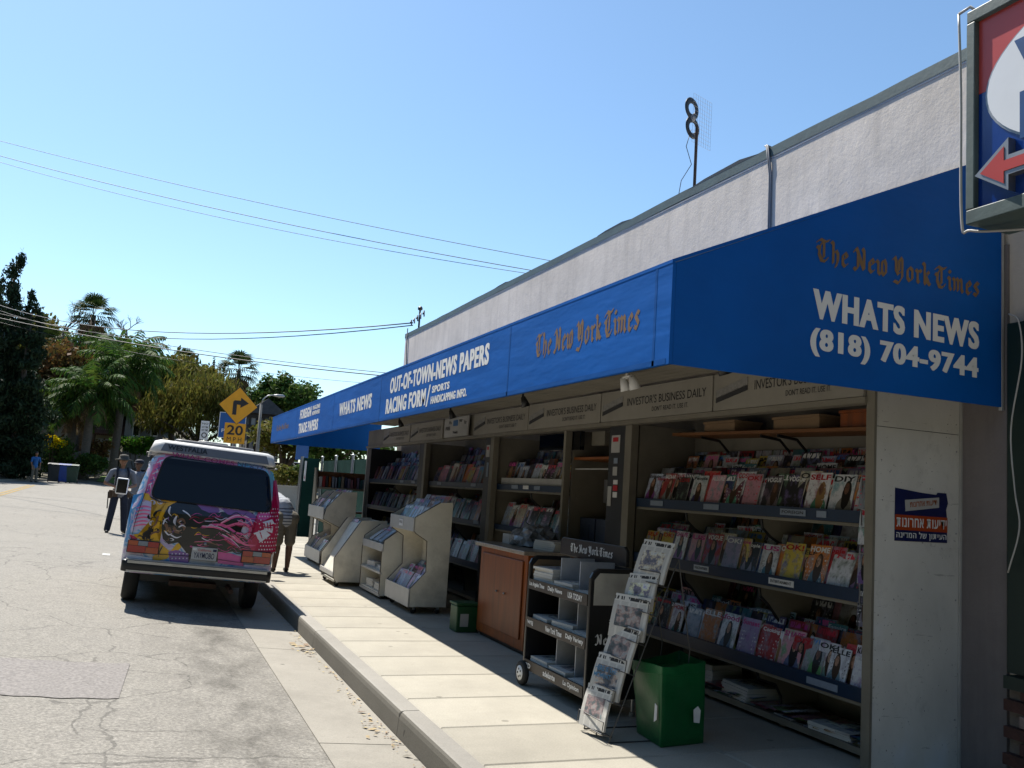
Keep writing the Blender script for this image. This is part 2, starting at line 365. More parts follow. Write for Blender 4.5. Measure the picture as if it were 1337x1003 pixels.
# ------------------------------------------------------------------ ground
def zr(X, Y):
    g = max(0., Y-25)*.0075
    if X < 1.17:
        q = (X+4.33)/5.5; p = .03+.2*(1-min(1, q*q))
    else: p = .026 if Y < 26 else .03
    return p+g
xs = sorted(set([-60, -40, -30, -24, -20, -16, -13]+[round(-11+.55*i, 3) for i in range(22)]+[.8, 1.17, 1.6, 2.5, 4, 6, 8, 11, 14, 18, 24, 30, 40, 60]))
ys = [-9, -5, -2, 0]+[round(1+i*1.0, 2) for i in range(45)]+[48, 51, 54, 57, 60, 64, 68, 72, 78]
mb = MB(); nx = len(xs)
for y in ys:
    for x in xs:
        z = zr(x, y)
        if x > 1.17 and y < 24: z = -.03
        mb.v.append((x, y, z))
mb.f = [(j*nx+i, j*nx+i+1, (j+1)*nx+i+1, (j+1)*nx+i) for j in range(len(ys)-1) for i in range(nx-1)]; mb.m = [0]*len(mb.f)
struct('road', mb, ASPH, smooth=True)
mb = MB(); mb.quad((-900, -300, -.6), (900, -300, -.6), (900, 1800, -.6), (-900, 1800, -.6))
struct('ground', mb, M('dry_soil', (.16, .13, .085), .95, .3, .05))
# patch of darker asphalt, painted dash and the yellow line
def sheet(name, pts, mat, dz=.004, label=None):
    m_ = MB(); n = len(pts); m_.add([(x, y, zr(x, y)+dz) for x, y in pts], [tuple(range(n))]); return struct(name, m_, mat)
PATCH = M('patched_asphalt', (.245, .225, .208), .9, .4, 45, .4, 60)
px_ = [-1.6+.04*i for i in range(41)]+[.03]
mb = MB(); k = len(px_)
for y in (6.68, 7.85): mb.v += [(x+(.04*math.sin(y*9) if x > 0 else 0), y+.03*math.sin(x*5)+.012*math.sin(x*23), zr(x, y)+.005) for x in px_]
mb.f = [(i, i+1, k+i+1, k+i) for i in range(k-1)]; mb.m = [0]*(k-1)
struct('road_patch', mb, PATCH)
WP = M('worn_road_paint', (.62, .61, .57), .8, .2, 8); YP = M('yellow_road_paint', (.42, .27, .05), .8, .3, 8)
sheet('road_marking', [(-.48, 17.0), (-.36, 17.0), (-.36, 17.35), (-.48, 17.35)], WP)
for d in (0, .22):
    m_ = MB()
    pts = [(-4.6-d-.0012*(yy-20)**2*.35, yy) for yy in range(24, 53, 2)]
    for (xa, ya), (xb, yb) in zip(pts, pts[1:]):
        m_.quad((xa, ya, zr(xa, ya)+.006), (xa+.1, ya, zr(xa+.1, ya)+.006), (xb+.1, yb, zr(xb+.1, yb)+.006), (xb, yb, zr(xb, yb)+.006))
    struct('road_marking', m_, YP)
# gutter, curb, sidewalk: each section and slab its own piece
def rep(name, me, parent, locs):
    out = []
    for l in locs: out.append(put(name, me, parent, l))
    return out
mb = MB(); mb.box(1.17, 1.712, -9, 24, -.1, -.02); gut = struct('gutter', mb, GUT)
gm = MB(); gm.prism([(1.172, -.05), (1.712, -.05), (1.712, 0.0), (1.172, .034)], 'y', .006, 3.194)
gme = gm.mesh('gutter_section', GUT)
rep('gutter_section', gme, gut, [(0, 5.74+3.2*i, 0) for i in range(-4, 6)])
mb = MB(); mb.box(1.73, 1.85, -9, 24, -.1, .1); curb = struct('curb', mb, CURB)
cm = MB(); cm.prism([(1.712, -.08), (1.862, -.08), (1.862, .156), (1.76, .156), (1.742, .150), (1.731, .137), (1.724, .11)], 'y', .005, 3.195)
cme = cm.mesh('curb_section', [CURB, concrete('dark_curb_face', (.20, .185, .155), .8)])
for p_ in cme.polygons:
    if p_.normal.x < -.5: p_.material_index = 1  # street-facing side takes the darker concrete colour
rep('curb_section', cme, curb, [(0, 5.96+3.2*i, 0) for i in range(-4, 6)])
mb = MB(); mb.box(1.866, 5.2, -6, 24, -.1, .135); side = struct('sidewalk', mb, CURB)
def slab(w_, l_):
    s = MB(); b_ = .012
    s.add([(0, 0, .1), (w_, 0, .1), (w_, l_, .1), (0, l_, .1), (0, 0, .148), (w_, 0, .148), (w_, l_, .148), (0, l_, .148), (b_, b_, .156), (w_-b_, b_, .156), (w_-b_, l_-b_, .156), (b_, l_-b_, .156)],
          [(0, 1, 5, 4), (1, 2, 6, 5), (2, 3, 7, 6), (3, 0, 4, 7), (4, 5, 9, 8), (5, 6, 10, 9), (6, 7, 11, 10), (7, 4, 8, 11), (8, 9, 10, 11)])
    return s.mesh('slab', CONC)
sa, sb = slab(1.535, .758), slab(1.29, .758)
for i in range(-9, 25):
    put('slab', sa, side, (1.868, 4.76+.766*i, 0)); put('slab', sb, side, (3.411, 4.76+.766*i, 0))
# dead leaves and crumbs lying against the curb
rng = np.random.default_rng(3); V = []; Fq = []
for i in range(330):
    y = rng.uniform(3.2, 13) if i < 250 else rng.choice([4.62, 6.05, 8.95])+rng.normal(0, .22); x = 1.69-abs(rng.normal(0, .06 if i < 250 else .1))
    s = rng.uniform(.006, .022) if i < 300 else rng.uniform(.02, .05); a = rng.uniform(0, 6.28); z = .004+max(0, 1.712-x)*.063+.004
    c_, s_ = math.cos(a)*s, math.sin(a)*s; o = len(V); zz = rng.uniform(0, s*.5)
    V += [(x-c_, y-s_, z), (x+s_*.5, y-c_*.5, z+zz), (x+c_, y+s_, z+zz*.6), (x-s_*.5, y+c_*.5, z+.002)]; Fq.append((o, o+1, o+2, o+3))
o = put('fallen_leaves', fastmesh('fallen_leaves', V, Fq, M('dry_leaf', (.42, .31, .18), .8, .3, 20, island=.5)))
tag(o, 'dry tan leaves and crumbs lying in the gutter against the curb', 'leaves', kind='stuff')
# ------------------------------------------------------------------ newsstand building
SW = .156
bld = root('newsstand_building', (4.7, 8, SW), 'long single-storey stucco building behind the blue awning', 'building')
mb = MB(); mb.box(4.70, 11, -4, 17.9, 0, 4.62); part('wall', mb, STUC, bld)
mb = MB(); yy = [-4+.36*i for i in range(61)]+[17.92]; rr = random.Random(4)
for y in yy:
    a = .004*math.sin(y*1.1)+rr.uniform(-.003, .003)
    mb.v += [(4.691, y, 4.615+a), (4.691, y, 4.70+a*1.5), (4.95, y, 4.73+a), (4.95, y, 4.6)]
for i in range(len(yy)-1):
    for j in range(3): mb.f.append((4*i+j, 4*i+j+1, 4*i+j+5, 4*i+j+4)); mb.m.append(0)
mb.f.append((0, 1, 2, 3)); mb.m.append(0); e_ = 4*(len(yy)-1); mb.f.append((e_, e_+1, e_+2, e_+3)); mb.m.append(0)
part('coping', mb, GREENM, bld)
mb = MB(); mb.box(4.694, 4.702, -4, 17.9, 4.598, 4.613); part('drip_edge', mb, WHITE, bld)
for y0, l_, h_ in ((6.35, 1.1, .035), (8.6, .8, .022), (12.2, .6, .018)):
    mb = MB(); mb.prism([(y0, 4.70), (y0+l_, 4.70), (y0+l_*.75, 4.70+h_*.7), (y0+l_*.25, 4.70+h_)], 'x', 4.69, 4.95); part('roof_flashing', mb, DARK, bld)
# wall to the right of the stand: pale pier, green shop window, brick bulkhead
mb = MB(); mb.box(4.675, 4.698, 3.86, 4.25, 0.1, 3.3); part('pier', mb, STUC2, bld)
mb = MB(); mb.box(4.63, 4.694, .4, 3.67, 1.0, 2.75); part('shop_window', mb, DGREEN, bld)
mb = MB(); mb.box(4.63, 4.672, 3.70, 3.82, .80, 2.80); part('window_frame', mb, DGREEN, bld)
mb = MB(); mb.box(4.615, 4.66, .4, 3.70, 2.66, 2.80); part('window_frame', mb, DGREEN, bld)
mb = MB(); mb.box(4.575, 4.69, .4, 3.80, .72, .79); part('window_sill', mb, DGREEN, bld)
mb = MB(); mb.box(4.625, 4.69, .4, 3.80, .1, .72); bulk = part('bulkhead', mb, M('mortar', (.22, .19, .17), .9, .2, 20, .3), bld)
bm_ = MB(); bm_.box(-.05, 0, -.1, .1, -.03, .03); bme = bm_.mesh('brick', M('brick', (.10, .045, .035), .85, .4, 8, .3, 40)); bme2 = bm_.mesh('brick', M('pale_brick', (.36, .27, .24), .85, .3, 8, .3, 40))
for r_ in range(8):
    for c_ in range(9):
        y = 3.70-.215*c_-(.105 if r_ % 2 else 0)
        o = put('brick', bme2 if (r_*7+c_*3) % 5 == 0 else bme, bulk, Vector((4.625+rr.uniform(-.006, .004), y, .2+.072*r_))-org(bld))
# partition at the near end of the stand
mb = MB(); mb.box(4.0, 4.674, 4.19, 4.245, .157, 2.62); pt = part('partition', mb, PILLAR, bld, bevel=.004)
mb = MB(); mb.box(3.985, 4.004, 4.184, 4.25, .157, 2.6); part('edge_trim', mb, CREAM, pt)
mb = MB(); mb.box(4.664, 4.690, 4.170, 4.188, .157, 2.6); part('edge_trim', mb, WHITE, pt)
mb = MB(); mb.box(4.01, 4.66, 4.1885, 4.1905, 2.155, 2.158); part('seam', mb, DARK, pt)
sm = MB(); sm.lathe((0, 0, 0), 'y', [(.006, -.004), (.004, -.006)], 8); sme = sm.mesh('screw', STEEL)
for z in (.45, 1.15, 1.55, 2.05): put('screw', sme, pt, Vector((4.64, 4.188, z))-org(bld))
# back wall of the stall
mb = MB(); mb.box(4.672, 4.698, 4.246, 17.45, .157, 2.64); part('back_wall', mb, CREAM, bld)
# header beam over the openings
mb = MB(); mb.box(4.0, 4.06, 4.247, 17.42, 2.335, 2.63); hd = part('header_beam', mb, CREAM, bld)
mb = MB(); mb.box(3.965, 4.06, 4.247, 17.42, 2.295, 2.333); part('trim_board', mb, CREAM, hd)
for y0, y1, mt in ((7.11, 7.225, CREAM), (7.235, 7.54, DARK), (8.47, 8.52, CREAM), (10.55, 10.66, CREAM), (10.67, 10.87, DARK), (13.47, 13.58, CREAM), (13.59, 13.85, DARK), (17.40, 17.46, WHITE)):
    mb = MB(); mb.box(4.0+(.01 if mt is DARK else 0), 4.07, y0, y1, .157, 2.293); part('post', mb, mt, bld)
mb = MB(); mb.box(4.08, 4.67, 17.40, 17.45, .157, 2.3); part('end_panel', mb, DARK, bld)
for y in (7.12, 8.47, 10.6, 13.6):
    mb = MB(); mb.box(4.09, 4.67, y, y+.03, .157, 2.3); part('bay_partition', mb, CREAM, bld)
# ------------------------------------------------------------------ awning
XA, ZB, ZT, YN, YF = 2.37, 2.311, 2.831, 3.8775, 19.14
aw = root('awning', (XA, 10, ZB), 'long blue vinyl awning with white and tan lettering over the newsstand', 'awning')
mb = MB(); mb.box(XA, XA+.02, YN, YF, ZB, ZT); part('front_panel', mb, BLUE, aw)
for y in (YN+.001, YF-.02):
    mb = MB(); mb.prism([(XA+.022, ZB), (4.652, ZB), (4.652, 3.856), (XA+.022, ZT)], 'y', y, y+.018); part('end_panel', mb, BLUE, aw)
mb = MB(); mb.prism([(XA-.002, ZT-.004), (4.66, 3.852), (4.66, 3.873), (XA-.002, ZT+.014)], 'y', YN, YF); part('roof_panel', mb, BLUE, aw)
mb = MB(); mb.tube([(XA+.01, YN+.008, ZB), (XA+.01, YN+.008, ZT), (4.645, YN+.008, 3.857)], .006); part('corner_piping', mb, M('pale_blue_piping', (.18, .3, .55), .5), aw)
mb = MB(); mb.box(XA+.024, XA+.064, YN+.03, YF-.03, ZB+.01, ZB+.05); part('frame_bar', mb, BLACKM, aw)
mb = MB(); mb.box(4.653, 4.669, YN-.004, YN+.02, ZB-.02, 3.86); part('wall_channel', mb, WHITE, aw)
SEAM = vinyl('awning_seam', (.002, .09, .36))
for y in (4.02, 6.05, 9.9, 12.6, 15.9):
    mb = MB(); mb.box(XA-.0012, XA-.0002, y, y+.022, ZB+.002, ZT-.006); part('seam', mb, SEAM, aw)
mb = MB(); mb.box(XA-.0012, XA-.0002, YN+.03, YF-.03, ZB+.002, ZB+.03); part('hem', mb, SEAM, aw)
PLANK = M('soffit_plank', (.34, .31, .25), .6, .12, 2, dirt=.3)
pm = MB(); pm.prism([(0, .002), (.094, .002), (.098, .018), (-.004+.004, .018)], 'y', 0, 11.45); pme = pm.mesh('plank', PLANK)
for i in range(15): put('plank', pme, aw, Vector((2.45+.1015*i, 3.91, 2.632))-org(aw))
for y in (6.5, 9.5, 12.5, 15.32):
    mb = MB(); mb.box(2.44, 4.0, y, y+.04, 2.655, 2.70); part('joist', mb, CREAM, aw)
fx = XA-.0015
def aw_text(s, ya, yb, z0, z1, bold=.05, mat=LETW, black=False, dz=0):
    return lettering(s, (fx, ya, z0), (0, yb-ya, dz), (0, 0, z1-z0), mat, aw, .03, black, fat=0 if black else .035)
aw_text('FOREIGN', 15.55, 14.45, 2.615, 2.775, .06); aw_text('MAGAZINES', 14.35, 13.7, 2.705, 2.77, .05); aw_text('NEWSPAPERS', 14.35, 13.7, 2.62, 2.685, .05)
aw_text('TRADE PAPERS', 15.6, 13.75, 2.375, 2.545, .06)
aw_text('WHATS NEWS', 12.2, 10.32, 2.49, 2.665, .06)
aw_text('OUT-OF-TOWN-NEWS PAPERS', 9.5, 6.48, 2.588, 2.758, .065)
aw_text('RACING FORM', 9.62, 8.12, 2.375, 2.54, .055)
aw_text('SPORTS', 7.93, 7.42, 2.475, 2.54, .05); aw_text('HANDICAPPING INFO.', 7.95, 6.95, 2.375, 2.445, .05)
mb = MB(); mb.prism([(8.06, 2.36), (8.10, 2.36), (8.02, 2.56), (7.98, 2.56)], 'x', fx-.0003, fx+.0003); part('lettering', mb, LETW, aw)
aw_text('The New York Times', 5.58, 4.185, 2.495, 2.695, mat=LETG, black=True)
aw_text('The New York Times', 18.4, 16.8, 2.50, 2.64, mat=LETG, black=True)
ey = YN-.0015
lettering('The New York Times', (3.262, ey, 2.945), (1.21, 0, -.03), (0, 0, .17), LETG, aw, black=True)
lettering('WHATS NEWS', (3.25, ey, 2.66), (1.22, 0, -.03), (0, 0, .165), LETW, aw, .03, fat=.03)
lettering('(818) 704-9744', (3.24, ey, 2.455), (1.225, 0, -.028), (0, 0, .155), LETW, aw, .03, fat=.03)
# spot lamps under the front edge
SPOTM = BLACKM
for i, (y, lab) in enumerate(((4.95, 'small black spotlight under the awning above the newspaper rack, nearest the corner'), (6.2, 'small white double floodlight hanging under the awning'), (8.3, 'small black spotlight under the awning, third from the corner'), (10.6, 'small black spotlight under the awning, fourth from the corner'), (13.0, 'small black spotlight hanging under the awning near its far end'))):
    mt = LETW if i == 1 else SPOTM
    z = 2.40; s = root('spotlight', (3.42, y, 2.63), lab, 'spotlight', 'spotlights under the awning')
    mb = MB(); mb.cyl((3.42, y, 2.632), (3.42, y, 2.56), .012); part('stem', mb, mt, s)
    for d in ((0,) if i != 1 else (-.07, .07)):
        mb = MB(); mb.tube([(3.42, y+d, 2.575), (3.44, y+d, 2.53), (3.46, y+d, 2.48)], [.022, .034, .046], 12); part('lamp_head', mb, mt, s, True)
        if d: mb = MB(); mb.cyl((3.42, y, 2.58), (3.42, y+d, 2.575), .01); part('arm', mb, mt, s)
# ------------------------------------------------------------------ banners on the header beam
SIGNP = M('banner_panel', (.38, .355, .30), .6, .08, 3, dirt=.15)
def paper_roll(p, y, z):
    m_ = MB(); m_.prism([(y+.02, z-.035), (y-.36, z+.035), (y-.36, z+.09), (y+.02, z+.02)], 'x', 3.962, 3.967); part('printed_band', m_, M('pale_grey_print', (.32, .31, .29), .6, .3, 40), p)
    m_ = MB(); m_.prism([(y+.02, z-.075), (y-.36, z-.005), (y-.36, z+.03), (y+.02, z-.04)], 'x', 3.961, 3.966); part('printed_band', m_, M('dark_print', (.03, .03, .032), .6), p)
for i, (ya, yb, lab) in enumerate(((5.82, 4.26, 'cream printed newspaper banner nearest the awning corner'), (7.66, 5.84, 'cream printed newspaper banner above the black post with stickers'), (9.42, 7.68, 'cream printed newspaper banner above the black screen'), (11.25, 9.44, 'cream printed newspaper banner beside the white logo placard'), (14.3, 12.6, 'faded printed newspaper banner left of the white logo placard'), (16.1, 14.35, 'faded printed newspaper banner at the far end of the header'))):
    b_ = root('banner_sign', (3.975, (ya+yb)/2, 2.34), lab, 'banner', 'banners along the stand header')
    mb = MB(); mb.box(3.968, 3.998, yb, ya, 2.337, 2.615); part('panel', mb, SIGNP, b_)
    paper_roll(b_, ya-.06, 2.47)
    wd = ya-.52-(yb+.06)
    if wd > .7:
        lettering("INVESTOR'S BUSINESS DAILY", (3.966, ya-.50, 2.46), (0, -wd, 0), (0, 0, .072), LETK, b_, .004)
        lettering("DON'T READ IT. USE IT.", (3.966, ya-.50-wd*.35, 2.39), (0, -wd*.45, 0), (0, 0, .04), LETK, b_, .004)
pl = root('logo_placard', (3.95, 11.85, 2.34), 'white placard with small card logos on the stand header', 'placard')
mb = MB(); mb.box(3.945, 3.962, 11.42, 12.45, 2.34, 2.61); part('panel', mb, WHITE, pl)
for k, (s, y, z, wd) in enumerate((('We', 12.25, 2.52, .12), ('your', 11.8, 2.52, .14), ('for', 11.58, 2.5, .1), ('FREE', 12.38, 2.44, .2), ('Weekly', 12.05, 2.37, .22))):
    lettering(s, (3.943, y, z), (0, -wd, 0), (0, 0, .05), LETK, pl, .03)
mb = MB(); mb.box(3.941, 3.944, 11.85, 12.05, 2.49, 2.57); part('logo_mark', mb, M('logo_blue', (.06, .2, .45), .5), pl)
# poster on the partition
ps = root('poster', (4.2, 4.185, 1.4), 'torn blue and orange poster with white Hebrew lettering on the white partition', 'poster')
py = 4.186
PB = M('poster_blue', (.006, .012, .09), .5, .2, 12); PO = M('poster_orange', (.5, .075, .02), .5, .15, 12)
mb = MB(); mb.prism([(4.155, 1.488), (4.57, 1.49), (4.567, 1.64), (4.56, 1.69), (4.575, 1.73), (4.56, 1.79), (4.49, 1.79), (4.48, 1.776), (4.36, 1.782), (4.155, 1.80)], 'y', py, py+.002); part('sheet', mb, PB, ps)
mb = MB(); mb.box(4.156, 4.569, py-.002, py-.0005, 1.553, 1.643); part('printed_band', mb, PO, ps)
mb = MB(); mb.prism([(4.235, 1.665), (4.50, 1.70), (4.50, 1.762), (4.23, 1.732)], 'y', py-.002, py-.0005); part('printed_roll', mb, WHITE, ps)
heb = lambda s: s[::-1]
lettering(heb('ידיעות אחרונות'), (4.165, py-.003, 1.572), (.395, 0, 0), (0, 0, .054), LETW, ps, .008, fat=.02)
lettering(heb('העיתון של המדינה'), (4.165, py-.003, 1.497), (.395, 0, 0), (0, 0, .05), LETW, ps, .008, fat=.02)
lettering(heb('ידיעות אחרונות'), (4.27, py-.003, 1.69), (.215, 0, .026), (-.003, 0, .03), M('orange_print', (.45, .12, .04), .5), ps, .02)
# ------------------------------------------------------------------ projecting box sign at the right
sg = root('box_sign', (3.8, 2.5, 3.15), 'red and blue box sign with white oval and red arrow above the shopfront', 'sign')
xs_ = 3.82
SR = M('sign_red', (.5, .1, .09), .3, .08, 3); SB = M('sign_blue', (.01, .035, .19), .2, .1, 3, coat=.4); SWH = M('sign_white', (.66, .68, .7), .3, .05, 3)
mb = MB(); mb.box(xs_+.012, xs_+.26, 1.62, 3.36, 3.17, 4.27); part('cabinet', mb, GREENM, sg)
for a in ((1.60, 3.372, 3.14, 3.215), (1.60, 3.372, 4.235, 4.30), (3.322, 3.374, 3.217, 4.233), (1.60, 1.65, 3.217, 4.233)):
    mb = MB(); mb.box(xs_-.03, xs_+.28, *a); part('frame', mb, GREENM, sg, bevel=.005)
mb = MB(); mb.box(xs_, xs_+.011, 1.652, 3.32, 3.833, 4.234); part('red_panel', mb, SR, sg)
mb = MB(); mb.box(xs_, xs_+.011, 1.652, 3.32, 3.217, 3.831); part('blue_panel', mb, SB, sg)
ov = [(2.484+.775*math.cos(q*math.pi/32), 3.797+.40*math.sin(q*math.pi/32)) for q in range(64)]
mb = MB(); mb.prism(ov, 'x', xs_-.012, xs_-.001); part('oval', mb, SWH, sg)
mb = MB(); mb.prism([(2.484+(y-2.484)*1.02, 3.797+(z-3.797)*1.025) for y, z in ov], 'x', xs_-.006, xs_-.0005); part('oval_rim', mb, STEEL, sg)
LB_ = M('sign_letter_blue', (.015, .08, .25), .4)
lettering('WHATS', (xs_-.015, 3.10, 3.785), (0, -1.2, 0), (0, 0, .24), LB_, sg, .06)
lettering('NEWS', (xs_-.015, 3.07, 3.50), (0, -1.15, 0), (0, 0, .245), LB_, sg, .06)
ar = [(3.30, 3.375), (3.105, 3.515), (3.105, 3.425), (2.2, 3.425), (2.2, 3.325), (3.105, 3.325), (3.105, 3.245)]
mb = MB(); mb.prism(ar, 'x', xs_-.05, xs_-.001); part('arrow_border', mb, STEEL, sg)
mb = MB(); mb.prism([(3.265, 3.376), (3.128, 3.474), (3.128, 3.402), (2.22, 3.402), (2.22, 3.348), (3.128, 3.348), (3.128, 3.285)], 'x', xs_-.054, xs_-.051); part('arrow', mb, SR, sg)
for y in (3.0, 2.0):
    mb = MB(); mb.tube([(xs_+.2, y, 3.5), (4.70, y, 3.5)], .03, 8); part('bracket', mb, GREENM, sg)
cd = root('conduit', (3.9, 3.43, 3.1), 'thin pale conduit pipe running down the left edge of the box sign', 'pipe')
mb = MB(); mb.tube(smooth([(3.85, 3.477, 4.36), (3.85, 3.46, 3.9), (3.85, 3.45, 3.2), (3.86, 3.40, 3.13), (3.9, 3.2, 3.09), (3.95, 2.9, 3.05)]), .007, 8); part('pipe', mb, WHITE, cd, True)
mb = MB(); mb.tube([(3.85, 3.477, 4.36), (3.87, 3.42, 4.38), (3.9, 3.38, 4.33)], .009, 6); part('elbow', mb, WHITE, cd, True)
mb = MB()
for dz in (0, .035, .07): mb.tube([(3.9, 3.33, 4.36+dz), (3.92, 3.16, 4.37+dz)], .01, 6)
for q in (.2, .8): mb.tube([(3.9+.02*q, 3.33-.17*q, 4.29), (3.9+.02*q, 3.33-.17*q, 4.45)], .006, 6)
solo('roof_bracket', mb, WHITE, (3.9, 3.25, 4.29), 'small white slotted bracket on top of the box sign', 'bracket')
mb = MB(); mb.tube(smooth([atX(1317, 410, 4.58), atX(1330, 420, 4.58), atX(1334, 470, 4.58), atX(1320, 560, 4.58), atX(1325, 640, 4.58), atX(1331, 690, 4.58), atX(1316, 748, 4.58)]), .005, 6)
solo('loose_cable', mb, WHITE, tuple(atX(1316, 748, 4.58)), 'loose white cable dangling in front of the green shop window', 'cable', smooth=True)
# ------------------------------------------------------------------ roof things
AP = atX(907, 235, 4.86); ac = atX(903, 155, 4.84)
an = root('roof_antenna', (4.86, AP.y, 4.7), 'black double-ring television antenna on a pole above the roof edge', 'antenna')
mb = MB(); mb.tube([(4.86, AP.y, 4.6), (4.86, AP.y, ac.z-.1)], .016, 8); part('pole', mb, M('rusty_steel', (.12, .08, .06), .6, .3, 10, metal=.5), an)
u_ = Vector((.93, .36, 0))
for dz in (.098, -.098):
    mb = MB(); mb.torus(ac+Vector((0, 0, dz))+u_*(-.012 if dz > 0 else .012)-Vector((0, .01, 0)), .086, .032, u_, (0, 0, 1), flat=.3); part('ring', mb, DARK, an, True)
mb = MB(); mb.lathe(tuple(ac), 'y', [(.03, -.03), (.045, 0), (.03, .03)], 10); part('balun', mb, GREY, an, True)
mb = MB(); g0 = ac+Vector((.14, .02, 0))
for i in range(9): mb.tube([g0+u_*(-.16+.04*i)+Vector((0, 0, -.26)), g0+u_*(-.16+.04*i)+Vector((0, 0, .26))], .0012, 4)
for i in range(13): mb.tube([g0+u_*-.16+Vector((0, 0, -.26+.0433*i)), g0+u_*.16+Vector((0, 0, -.26+.0433*i))], .0012, 4)
part('reflector_grid', mb, STEEL, an)
mb = MB(); mb.tube([ac+Vector((0, 0, -.12)), (4.80, AP.y+.09, ac.z-.3), (4.84, AP.y+.04, ac.z-.5), (4.79, AP.y+.14, ac.z-.65), (4.78, AP.y+.18, 4.68)], .004, 5); part('cable', mb, DARK, an, True)
wp = root('wall_conduit', (4.68, 6.17, 3.5), 'grey conduit curving over the roof edge and down the stucco wall', 'pipe')
for k, dy in enumerate((0, .02)):
    mb = MB(); mb.tube([(4.85, 6.28+dy, 4.74), (4.70, 6.25+dy, 4.745), (4.678, 6.2+dy, 4.72), (4.682, 6.17+dy, 4.55), (4.69, 6.16+dy, 4.45), (4.69, 6.14+dy, 3.2)], .008, 8); part('pipe', mb, GREY, wp, True)
ms = root('service_mast', (4.85, 17.5, 4.65), 'dark electrical service mast with insulators at the far roof corner', 'mast')
mb = MB(); mb.tube([(4.85, 17.5, 4.6), (4.85, 17.5, 5.16)], .02, 8); part('pole', mb, BLACKM, ms)
mb = MB(); mb.lathe((4.85, 17.5, 5.15), 'z', [(.02, 0), (.05, .02), (.05, .06), (.02, .09)], 10); part('weather_head', mb, BLACKM, ms)
for k in range(5):
    mb = MB(); p = Vector((4.75, 17.7-.22*k, 4.86+.012*k)); mb.tube([p, p+Vector((-.02, -.05, .10)), p+Vector((-.06, -.12, .02))], .014, 6); part('insulator', mb, GREY if k % 2 else BLACKM, ms, True)
mb = MB(); mb.tube([(4.69, 17.75, 4.8), (4.68, 17.7, 4.4), (4.69, 17.62, 4.0), (4.68, 17.6, 3.7)], .01, 6); part('drop_cable', mb, GREY, ms, True)
